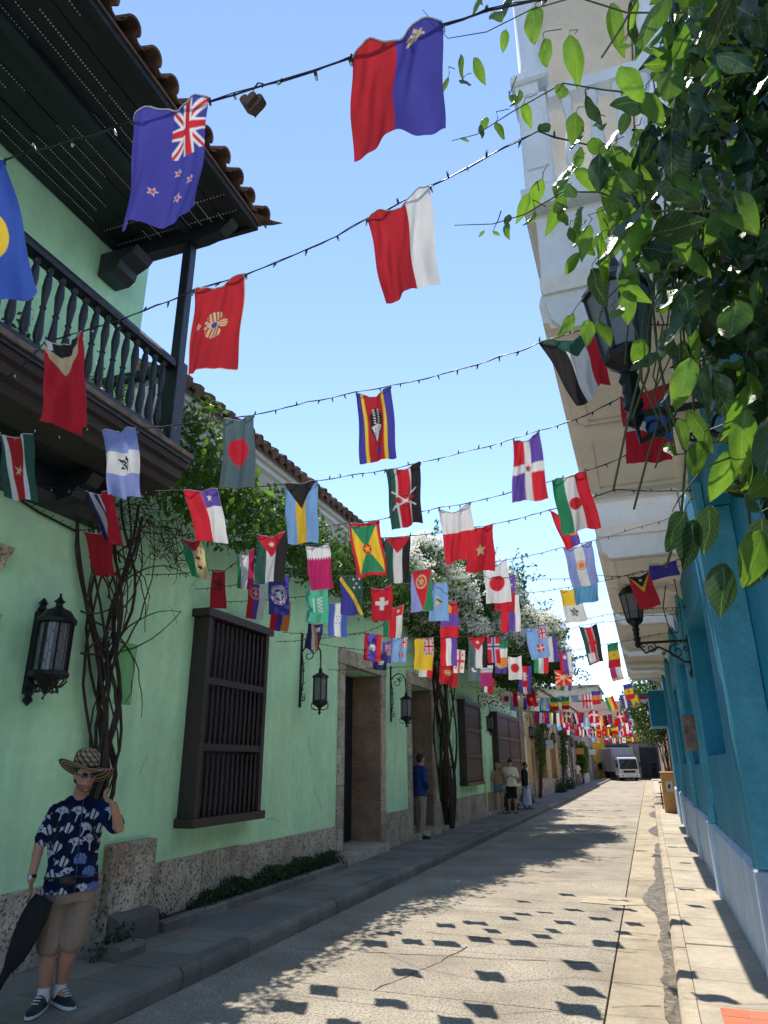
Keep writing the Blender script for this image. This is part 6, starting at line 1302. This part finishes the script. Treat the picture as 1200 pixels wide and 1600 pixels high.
        for lk in range(4): ic.tube([B + d * (.10 + lk * .028) * s + sd * q_ * .024 * s + u * (.104 - lk * .011) * s for q_ in (-1, 0, 1)], .004, 4)
        if feet == 'shoe': sh_ = m.build('shoe', M['shoe'], root, smooth=True); so.build('sole', M['sole'], sh_); ic.build('laces', M['sole'], sh_, kind='stuff')
        elif feet == 'dark': sh_ = m.build('shoe', M['black'], root, smooth=True); so.build('sole', M['black'], sh_)
        else: so.build('sandal', M['black'], root)
        if feet == 'shoe': limb_ = MB(); limb(limb_, [an - u * .03, an + (J['kn' + q] - an).normalized() * .07 * s], [.043 * s, .041 * s]); limb_.build('sock', M['sock'], root, smooth=True)
    return root, J, O, (rv, fv, up, hf, hu, r_), tm
def A(x, y, Y): return aty(x, y, Y)
# ---- the man leaning at the left
Jm = dict(head=A(133, 1212, 4.66), neck=A(123, 1251, 4.72), shR=A(90, 1270, 4.62), shL=A(157, 1266, 4.82), elR=A(62, 1318, 4.55), wrR=A(49, 1375, 4.50), hdR=A(47, 1405, 4.46), elL=A(186, 1293, 4.72), wrL=A(178, 1258, 4.62), hdL=A(162, 1243, 4.58),
    pel=A(110, 1385, 4.72), knR=A(76, 1482, 4.62), knL=A(108, 1476, 4.72), ankR=A(68, 1552, 4.66), ankL=A(93, 1545, 4.80), toeR=A(48, 1588, 4.5), toeL=A(122, 1568, 4.70))
for q in ('ankR', 'ankL'): Jm[q].z = .245
for q in ('toeR', 'toeL'): Jm[q].z = .17
Jm['toeR'].y = Jm['ankR'].y - .15; Jm['thR'] = Vector((1, -.6, 0)); Jm['thL'] = Vector((0, -.2, -1))
man, J, O, (rv, fv, up, hf, hu, hr), shirt = build_person(Jm, Vector((.70, -.70, 0)), 'man in woven straw hat, navy coral-print shirt and khaki shorts standing at the kerb', .0062, top=('shirt', 'shirt_print', 'short'), bottom=('shorts', 'khaki', 'short'), headf=Vector((.86, -.50, -.10)), curlR=.35, curlL=1.2, wide=1.06)
# the printed pattern of the shirt
co = np.zeros(len(shirt.data.vertices) * 3, np.float32); shirt.data.vertices.foreach_get('co', co); co = co.reshape(-1, 3)
U = (co - np.array(J['pel'])) @ np.array(rv); Wv = (co - np.array(J['pel'])) @ np.array(up); Fd = (co - np.array(J['pel'])) @ np.array(fv)
ang = np.where(Fd < 0, 7.0 + U, U)    # back gets its own offset
colr = np.tile(np.array([.003, .006, .030]), (len(co), 1)); pr_ = random.Random(4)
nz = np.array([mnoise.noise((a * 9, b * 9, 1)) for a, b in zip(U, Wv)]); colr[nz > .12] = (.004, .012, .055)
def segd(px, py, x0, y0, x1, y1): dx, dy = x1 - x0, y1 - y0; t = np.clip(((px - x0) * dx + (py - y0) * dy) / (dx * dx + dy * dy), 0, 1); return np.hypot(px - x0 - t * dx, py - y0 - t * dy)
def coral(cx, cy, a, L, w, dep):
    global colr
    x1, y1 = cx + math.cos(a) * L, cy + math.sin(a) * L; m_ = segd(ang, Wv, cx, cy, x1, y1) < w; colr[m_] = (.42, .45, .53)
    if dep > 0:
        for k in (-.8, -.2, .25, .8): coral(x1, y1, a + k + pr_.uniform(-.15, .15), L * .74, w * .9, dep - 1)
cells = [(ox + gx * .118 + pr_.uniform(-.015, .015) + (.055 if gy % 2 else 0), gy * .105 - .02 + pr_.uniform(-.012, .012)) for ox in (-.30, 6.72) for gx in range(6) for gy in range(6)]
for ci, (cx, cy) in enumerate(cells):
    kind = pr_.choice((0, 2, 4, 1, 1, 3))
    if kind in (0, 2, 4): coral(cx, cy - .045, 1.57 + pr_.uniform(-.5, .5), .046 * pr_.uniform(.85, 1.15), .0046, 2)
    elif kind == 1:
        r, sgn = .044, pr_.choice([-1, 1]); x, y = (ang - cx) * sgn, Wv - cy; m_ = ((np.abs(x) / (r * 1.1) + np.abs(y) / (r * .95)) < 1) | ((x > r * .8) & (x < r * 1.5) & (np.abs(y) < (x - r * .7) * .8)); colr[m_ & (np.sin((x + .3 * y) / r * 8) > -.45)] = (.42, .45, .53)
    else:
        r = .045; x, y = ang - cx, Wv - cy; m_ = (np.hypot(x, y) < r) & (y > -.6 * r); th_ = np.arctan2(y + .6 * r, x); colr[m_] = (.06, .11, .28); colr[m_ & (np.abs(np.sin(th_ * 8)) < .25)] = (.3, .36, .5)
colr[(np.abs(U - .035) < .004) & (Fd > 0)] = (.03, .05, .15)
ca = shirt.data.color_attributes.new('Col', 'FLOAT_COLOR', 'POINT'); c4 = np.ones((len(co), 4), np.float32); c4[:, :3] = colr; ca.data.foreach_set('color', c4.ravel())
# collar and straps
m = MB(); nk = J['neck']
for q in (-1, 1): m.tube([nk - fv * .06 + up * .03, nk + rv * q * .065 + up * .02, nk + rv * q * .06 + fv * .05 - up * .02, nk + fv * .105 - up * .085 + rv * q * .03], [.014, .016, .018, .008], 6, sq=.6)
m.build('collar', M['navy'], man, smooth=True)
for q in (-1, 1): P = [nk + rv * q * .10 - fv * .10 - up * .05, nk + rv * q * .11 + up * .0, nk + rv * q * .115 + fv * .095 - up * .08, nk + rv * q * .125 + fv * .125 - up * .22, nk + rv * q * .155 + fv * .07 - up * .33]; MB().tube(P, .024, 6, sq=.35).build('backpack_strap', M['black'], man, smooth=True)
bp = MB(); rings(bp, [(nk - fv * .19 - up * .03, .08, .04), (nk - fv * .21 - up * .10, .125, .07), (nk - fv * .22 - up * .25, .135, .085), (nk - fv * .21 - up * .38, .13, .08), (nk - fv * .20 - up * .42, .10, .05)], rv, fv); bpk = remesh(bp, .01, 2); mobj('backpack', bpk, M['blackcloth'], man)
# hat: crown and wide waving brim with woven bands
hc = J['head'] + hu * .062 - hf * .012; n = 64; prof = [(.0, .135), (.03, .138), (.06, .130), (.083, .105), (.092, .07), (.095, .03), (.097, .0), (.115, -.004), (.14, -.006), (.165, -.004), (.19, .0), (.205, .004)]
Pp = np.zeros((len(prof), n + 1, 3)); Cc = np.zeros((len(prof), n + 1, 3)); P2 = []
sub = 4; PR = []
for i in range(len(prof) - 1):
    for k in range(sub): t = k / sub; PR.append((prof[i][0] * (1 - t) + prof[i + 1][0] * t, prof[i][1] * (1 - t) + prof[i + 1][1] * t))
PR.append(prof[-1]); Pp = np.zeros((len(PR), n + 1, 3)); Cc = np.zeros((len(PR), n + 1, 3))
for i, (rd, h_) in enumerate(PR):
    for k in range(n + 1):
        a = 2 * math.pi * k / n; wv = max(0, rd - .097) / .108; dz = wv * (.050 * math.cos(a - .5) + .018 * math.cos(2 * a + .4) - .075 * max(0, math.cos(a - 4.2)) + .010 * math.sin(3 * a)); el = 1.12
        p = hc + hr * math.cos(a) * rd + hf * math.sin(a) * rd * el + hu * (h_ + dz); Pp[i, k] = p
        if rd > .098: band = int((rd - .098) / .0125); c = (.42, .33, .22) if band % 2 == 0 else (.045, .028, .02)
        elif h_ > .02: c = (.055, .035, .03) if (int((a * 18 / math.pi) + (h_ * 60)) % 3 == 0) else ((.40, .31, .21) if int(h_ / .018) % 2 else (.25, .16, .10))
        else: c = (.03, .02, .02)
        Cc[i, k] = c
hm_ = ngrid_mesh('hat', Pp, M['hat'], Cc); ho_ = put(bpy.data.objects.new('hat', hm_), man); sd_ = ho_.modifiers.new('thick', 'SOLIDIFY'); sd_.thickness = .003
# sunglasses, stubble, watch, belt pouch
g = MB(); H_ = J['head']
for q in (-1, 1):
    c = H_ + hu * .012 + hf * .083 + hr * q * .032; ball(g, c, .027, .008, .019, (hr, hf, hu), 10); g.tube([c + hr * q * .025, H_ + hr * q * .079 + hf * .03 + hu * .016, H_ + hr * q * .08 - hf * .02 + hu * .01], .003, 5)
g.tube([H_ + hu * .016 + hf * .088 - hr * .01, H_ + hu * .016 + hf * .088 + hr * .01], .003, 5); g.build('sunglasses', M['windscreen'], man, smooth=True)
sb_ = MB(); ball(sb_, H_ - hu * .070 + hf * .019, .0585, .0705, .046, (hr, hf, hu), 14); sb_.build('stubble', mat('stubble', (.24, .13, .09), .8, .3, 40), man, smooth=True)
wv_ = (J['wrR'] - J['elR']).normalized(); wm = MB(); wm.tube([J['wrR'] - wv_ * .035, J['wrR'] - wv_ * .012], .0315, 12); w_o = wm.build('watch', M['black'], man, smooth=True)
fx = MB(); ball(fx, J['wrR'] - wv_ * .024 + Vector((.01, -.031, 0)), .016, .006, .018); fx.build('watch_face', M['sock'], w_o)
pch = MB(); c = J['pel'] + fv * .142 + up * .055 - rv * .02; ball(pch, c, .062, .03, .045, (rv, fv, up), 10); pch.build('belt_pouch', M['black'], man, smooth=True)
MB().tube([J['pel'] + up * .075 + rv * math.cos(a) * .185 + fv * math.sin(a) * .142 for a in np.linspace(0, 6.283, 25)], .010, 6).build('belt_strap', M['black'], man, smooth=True)
# the folded dark umbrella cover he holds
js = MB(); c0, c1 = A(70, 1405, 4.42), A(-28, 1590, 4.36); N_ = 14; V_ = []; Fs = []; ax1 = (c1 - c0).normalized(); a1 = ax1.cross(Vector((0, 1, 0))).normalized(); a2 = ax1.cross(a1)
for i in range(N_):
    t = i / (N_ - 1); w0 = .026 + .062 * math.sin(min(1, t * 1.25 + .22) * math.pi) ** .8 + (.02 if t > .9 else 0)
    for k in range(14): q = 2 * math.pi * k / 14; rr_ = 1 + .26 * math.sin(q * 5 + t * 3) + .08 * math.sin(q * 3 - t * 9); V_.append(c0.lerp(c1, t) + a1 * w0 * rr_ * math.cos(q) + a2 * w0 * .55 * rr_ * math.sin(q))
for i in range(N_ - 1):
    for k in range(14): k2 = (k + 1) % 14; Fs.append((i * 14 + k, i * 14 + k2, i * 14 + 14 + k2, i * 14 + 14 + k))
Fs += [tuple(range(14)), tuple(range((N_ - 1) * 14, N_ * 14))]; js.add(V_, Fs); tag(js.build('jacket', M['blackcloth'], None, smooth='all'), 'long dark navy folded jacket hanging from the hand of the man in the straw hat', 'jacket')

# ---- figures further away
def standing(x, y, z, h, ang, arms='down', lean=0.0, step=.08, yoff=0):
    s = h / 1.75; f = Vector((math.sin(ang), math.cos(ang), 0)); l = Vector((-f.y, f.x, 0)); b = Vector((x, y, z)); u = Vector((0, 0, 1)); P = lambda a, c, e: b + (l * a + f * c + u * e) * s
    J = dict(pel=P(0, 0, .93), neck=P(0, .01 + lean, 1.46), head=P(0, .05 + lean, 1.62), shL=P(.17, lean, 1.41), shR=P(-.17, lean, 1.41), knL=P(.10, .03 + step * .4, .50), knR=P(-.10, .03 - step * .4, .50), ankL=P(.10, step, .09), ankR=P(-.10, -step, .09), toeL=P(.13, .2 + step, .03), toeR=P(-.13, .2 - step, .03))
    dn = lambda q: (P(q * .24, -.03, 1.12), P(q * .25, .05, .87), P(q * .24, .07, .78))
    ph = lambda q: (P(q * .24, .02, 1.12), P(q * .10, .22, 1.16), P(q * .03, .27, 1.20))
    up_ = lambda q: (P(q * .24, .14, 1.20), P(q * .10, .20, 1.44), P(q * .08, .14, 1.52))
    hip = lambda q: (P(q * .30, -.06, 1.16), P(q * .19, .08, 1.02), P(q * .12, .11, .98))
    for q, sg, k in (('L', 1, 0), ('R', -1, 1)):
        e, w_, hd = dict(down=dn, phone=ph, up=up_, hip=hip)[arms if isinstance(arms, str) else arms[k]](sg); J['el' + q], J['wr' + q], J['hd' + q] = e, w_, hd
    return J, f, s
def far_person(x, y, h, ang, label, arms='down', z=.152, vox=.012, lean=0, step=.08, **kw):
    J, f, s = standing(x, y, z, h, ang, arms, lean, step); return build_person(J, f, label, vox, s=s, **kw)
far_person(-5.13, 16.7, 1.86, .62, 'man in blue shirt and beige trousers standing in the second stone doorway', ('up', 'hip'), z=.155, vox=.010, top=('shirt', 'blue_shirt', 'long'), bottom=('trousers', 'trouser', 'long'), feet='dark', sk='skin', step=.06)
far_person(-5.02, 25.6, 1.64, 2.4, 'woman in tan top and denim shorts raising a phone on the pavement', ('up', 'phone'), top=('top', 'tan', 'crop'), bottom=('shorts', 'denim', 'hot'), hair='hair_blond', sk='skin', feet='sandal')
far_person(-4.62, 25.9, 1.76, 2.95, 'man in white t-shirt, black shorts and cap looking at his phone', 'phone', top=('tee', 'tee', 'short'), bottom=('shorts', 'blackcloth', 'short'), cap='blackcloth', hair=None, feet='sandal', wide=1.1, step=.03)
far_person(-4.50, 28.2, 1.66, 1.5, 'person in black top and pale blue skirt behind the man in white', 'down', top=('top', 'blackcloth', 'long'), bottom=('skirt', 'pale_skirt', 'skirt'), sk='skin_dark', feet='sandal')
far_person(-5.05, 56, 1.66, 2.6, 'person in white shirt and grey trousers standing before the grey house', 'hip', vox=.02, top=('shirt', 'tee', 'short'), bottom=('trousers', 'trouser', 'long'), sk='skin_dark', feet='sandal')
far_person(-5.6, 83.5, 1.72, 2.4, 'distant person in white near the yellow wall', 'down', vox=.025, top=('shirt', 'tee', 'short'), bottom=('trousers', 'pale_skirt', 'long'), sk='skin_dark', feet='sandal')
p_, J2, O2, ax2, _t = far_person(-5.0, 82.5, 1.80, 0.2, 'distant person with white cap, dark backpack and mustard trousers', 'down', vox=.025, top=('shirt', 'blackcloth', 'short'), bottom=('trousers', 'olive', 'long'), cap='sock', hair=None, sk='skin_dark', feet='dark')
q_ = MB(); q_.bbox(-.17, .17, -.26, -.11, .95, 1.42, .04); q_.build('backpack', M['blackcloth'], p_)
far_person(.42, 83, 1.76, 3.0, 'distant person in dark clothes on the right pavement', 'phone', z=.13, vox=.025, top=('shirt', 'blackcloth', 'short'), bottom=('trousers', 'navy', 'long'), sk='skin_dark', feet='dark')

# ================================================================ truck at the end of the street
tk = empty('box_truck', (-1.95, 77.0, .009), 'white cab box truck with grey cargo box facing up the street at its far end', 'truck', rz=math.radians(17))
m = MB(); m.extr([(-.0, .55), (-.06, .9), (-.02, 1.15), (.28, 2.05), (.42, 2.22), (1.65, 2.25), (1.65, .55)], 'x', -.92, .92)
m = MB(); pts = [(0, .52), (-.06, .75), (-.05, 1.12), (.26, 1.98), (.40, 2.16), (.7, 2.22), (1.62, 2.22), (1.62, .52)]
for i, xs in enumerate((-.96, .96)): pass
m.extr(pts, 'x', -.94, .94); cab = m.build('cab', M['truck_white'], tk)
W_ = MB(); W_.add([(-.88, -.075, 1.10), (.88, -.075, 1.10), (.84, .245, 2.04), (-.84, .245, 2.04), (-.88, -.04, 1.10), (.88, -.04, 1.10), (.84, .28, 2.04), (-.84, .28, 2.04)], [(0, 1, 2, 3), (4, 5, 6, 7), (0, 1, 5, 4), (1, 2, 6, 5), (2, 3, 7, 6), (3, 0, 4, 7)]); W_.build('windscreen', M['windscreen'], tk)
for q in (-1, 1):
    m = MB(); x0, x1 = sorted((q * .945, q * .955)); m.add([(x, y, z) for x in (x0, x1) for y, z in ((.35, 1.25), (1.2, 1.25), (1.2, 1.95), (.52, 1.95))], [(0, 1, 2, 3), (4, 5, 6, 7), (0, 1, 5, 4), (1, 2, 6, 5), (2, 3, 7, 6), (3, 0, 4, 7)]); m.build('side_window', M['windscreen'], tk)
    m = MB(); m.bbox(q * .92 - .26 * (q > 0) , q * .92 + .26 * (q < 0), -.095, -.04, .74, 1.0, .02); m.build('headlight', M['sole'], tk)
    m = MB(); x0, x1 = sorted((q * 1.06, q * 1.22)); m.bbox(x0, x1, .02, .08, 1.35, 1.75, .02); m.tube([(q * .94, .2, 1.85), (q * 1.12, .06, 1.80), (q * 1.14, .05, 1.5)], .015, 5); m.build('mirror', M['black'], tk)
    m = MB(); m.tube([(-.6 + .6 * q - .04, .02, 1.16), (-.3 + .5 * q, -.01, 1.22)], .010, 4); m.build('wiper', M['black'], tk)
m = MB(); m.bbox(-.60, .60, -.09, -.05, .76, .98, .01)
for k in range(3): m.box(-.5, .5, -.10, -.0901, .845 + k * .045, .86 + k * .045)
m.build('grille', M['black'], tk)
m = MB(); m.bbox(-1.0, 1.0, -.14, .06, .34, .66, .03); m.build('bumper', M['truck_white'], tk); MB().box(-.28, .28, -.15, -.141, .42, .54).build('number_plate', M['sole'], tk)
for q in (-1, 1): m = MB(); m.lathe([(.06, -.15), (.06, -.1401)], (0, 0, 0), 8, axis='y') if False else m.box(q * .7 - .09, q * .7 + .09, -.15, -.141, .44, .52); m.build('fog_lamp', M['black'], tk)
MB().box(-.80, .80, 1.0, 7.0, .62, .80).build('chassis', M['black'], tk)
c = MB().bbox(-1.12, 1.12, 1.75, 7.2, .85, 3.15, .03).build('cargo_box', M['truck_box'], tk)
for k in range(9): MB().box(-1.135, -1.121, 1.85 + k * .65, 1.89 + k * .65, .9, 3.1).build('rib', M['grey'], c)
for k in range(4): MB().box(-1.0 + k * .6, -.96 + k * .6, 1.735, 1.749, .9, 3.1).build('rib', M['grey'], c)
for (x, y, w_) in ((-.82, .75, .22), (.82, .75, .22), (-.80, 5.6, .42), (.80, 5.6, .42)):
    m = MB(); m.lathe([(.30, -w_ / 2), (.39, -w_ / 2 + .03), (.39, w_ / 2 - .03), (.30, w_ / 2)], (x, y, .39), 20, axis='x'); wo = m.build('wheel', M['rubber'], tk, smooth=True)
    MB().lathe([(.22, -w_ / 2 - .005), (.20, w_ / 2 + .005)], (x, y, .39), 12, axis='x').build('rim', M['grey'], wo)
# ================================================================ things on the right pavement
bx = empty('ochre_box', (.56, 27.9, .13), 'ochre panelled kiosk box with a pink poster on the right pavement', 'kiosk')
m = MB(); m.bbox(-.23, .21, 0, 1.3, 0, 1.28, .01); m.build('cabinet', M['box'], bx); MB().bbox(-.25, .23, -.02, 1.32, 1.28, 1.32, .01).build('lid', M['box'], bx)
p = MB().box(-.10, .12, -.008, -.001, .68, 1.02).build('poster', M['poster'], bx); g = MB(); g.add([(-.04, -.0095, .80), (.0, -.0095, .75), (.03, -.0095, .80), (.05, -.0095, .90), (.0, -.0095, .95), (-.03, -.0095, .88)], [(0, 1, 2, 3, 4, 5)]); g.build('print', M['black'], p)
bk = empty('bicycle', (.30, 30.2, .13), 'black bicycle leaning on the peach house wall beyond the ochre kiosk', 'bicycle')
for yy_ in (0, 1.05):
    m = MB(); m.tube([(0, yy_ + .33 * math.cos(a), .33 + .33 * math.sin(a)) for a in np.linspace(0, 6.283, 25)], .018, 6); wo = m.build('wheel', M['rubber'], bk, smooth=True)
    m = MB()
    for k in range(9): a = k * .698; m.tube([(0, yy_, .33), (0, yy_ + .31 * math.cos(a), .33 + .31 * math.sin(a))], .003, 3)
    m.build('spokes', M['grey'], wo, kind='stuff')
m = MB()
for a, b in (((0, 0, .33), (0, .15, .78)), ((0, .15, .78), (0, .72, .80)), ((0, .15, .72), (0, .58, .32)), ((0, .58, .32), (0, .76, .86)), ((0, .58, .32), (0, 1.05, .33)), ((0, 1.05, .33), (0, .72, .76))): m.tube([a, b], .015, 6)
m.build('frame', M['iron'], bk); MB().tube([(-.26, .08, .98), (-.1, .14, 1.0), (0, .16, .95), (.1, .14, 1.0), (.26, .08, .98)], .012, 6).build('handlebar', M['grey'], bk); MB().bbox(-.06, .06, .64, .90, .88, .93, .02).build('saddle', M['black'], bk)
# pots on the wooden balcony
for i, yv in enumerate((3.55, 3.95, 4.35, 4.75)):
    pt = empty('flower_pot', (-4.42, yv, 4.802), ['white scalloped pot farthest from the balcony corner', 'white pot behind the middle balusters', 'white pot with a small plant behind the balusters', 'white pot nearest the balcony corner post'][i], 'flower pot', 'white pots behind the balusters')
    MB().lathe([(.10, 0), (.12, .06), (.15, .14), (.16, .20), (.14, .22)], n=12).build('pot', M['potwhite'], pt, smooth=True)
    r = random.Random(i); leaf_cloud('plant', [Vector((r.gauss(0, .06), r.gauss(0, .06), .22 + abs(r.gauss(0, .12)))) for _ in range(90)], .03, M['leaf_small'], pt, i)
# white pillar and pots along the far left side
MB().lathe([(.22, .15), (.22, .5), (.15, .55), (.14, 3.4), (.2, 3.5), (.24, 3.6)], (-5.12, 49.9, 0), 14).build('white_pillar', M['white_paint'], [o for o in sc.objects if o.name == 'grey_house'][0], smooth=True)
for k, yv in enumerate((62.5, 64.2, 66)):
    pt = empty('planter', (-5.2, yv, .152), ['first white planter below the palm', 'second white planter beyond the palm', 'third white planter towards the yellow wall'][k], 'planter'); MB().bbox(-.22, .22, -.25, .25, 0, .75, .02).build('box', M['white_paint'], pt)
    r = random.Random(k + 5); leaf_cloud('plant', [Vector((r.gauss(0, .12), r.gauss(0, .15), .75 + abs(r.gauss(0, .22)))) for _ in range(120)], .06, M['leaf_small'], pt, k)
# cable stapled below the wooden balcony, cables under the soffit
m = MB(); P = [atx(26, 778, -5.22), atx(60, 800, -5.22), atx(95, 818, -5.22), atx(122, 832, -5.22)]; m.tube(P, .012, 6)
for k in range(14): p = P[0].lerp(P[-1], k / 13 * .99); m.tube([p, p + Vector((.03, .01, -.03 + .05 * (k % 2)))], .004, 4)
tag(m.build('wall_cable', M['wire'], None, smooth=True), 'black cable with bulbs running down the wall below the wooden balcony', 'cable')
m = MB(); P = [aty(1040, 915, 8.9), aty(1036, 950, 8.95), aty(1048, 990, 9.3), aty(1064, 1005, 9.8)]; m.tube(P, .007, 5); tag(m.build('hanging_cable', M['wire'], None, smooth=True), 'thin cable looping down under the cream balcony to the bracket lamp', 'cable')
m = MB(); P = [aty(1053, 905, 8.9), aty(1062, 945, 9.2), aty(1066, 980, 9.6), aty(1068, 1010, 10.2)]; m.tube(P, .006, 5)
for k in range(10): p = P[0].lerp(P[-1], k / 9.01); m.tube([p, p + Vector((.02, 0, -.03))], .004, 4)
tag(m.build('bulb_cable', M['wire'], None, smooth=True), 'unlit bulb string dropping from the soffit beside the looping cable', 'cable')

# things that break up the far facades
for (yy_, zz_, w_, mt_, lab) in ((39.5, 2.9, .5, 'white_paint', 'small white hanging sign on the ochre house'), (57.8, 2.8, .6, 'box', 'brown hanging sign on the grey house'), (71, 2.9, .6, 'white_paint', 'pale hanging sign on the beige house')):
    g = empty('hanging_sign', (-5.3, yy_, zz_), lab, 'sign'); MB().box(.12, .12 + w_, -.03, .03, -.45, 0).build('board', M[mt_], g); MB().tube([(0, 0, .06), (.2 + w_, 0, .06)], .02, 6).build('arm', M['iron'], g)
for (x, y, lab, par) in ((-5.16, 35.2, '', 'ochre_house'), (-5.2, 53.0, '', 'grey_house'), (-5.2, 63.2, '', 'grey_house')):
    h_ = [o for o in sc.objects if o.name == par][0]; MB().tube([(x, y, .2), (x, y, 4.9)], .05, 8).build('downpipe', M['greywall'], h_, smooth=True)
aw = [o for o in sc.objects if o.name == 'grey_house'][0]; MB().extr([(-5.33, 3.95), (-4.5, 3.55), (-4.5, 3.48), (-5.33, 3.88)], 'y', 53.5, 56.5).build('awning', M['stone_trim'], aw)
m = MB()
for y0_, y1_, z_ in ((34, 47, 4.3), (47, 64, 4.1), (64, 82, 4.2)):
    P = [(-5.15, y0_ + (y1_ - y0_) * k / 8, z_ - .35 * math.sin(math.pi * k / 8)) for k in range(9)]; m.tube(P, .02, 4)
tag(m.build('service_cable', M['wire'], None), 'sagging black service cables along the far left facades', 'cable')
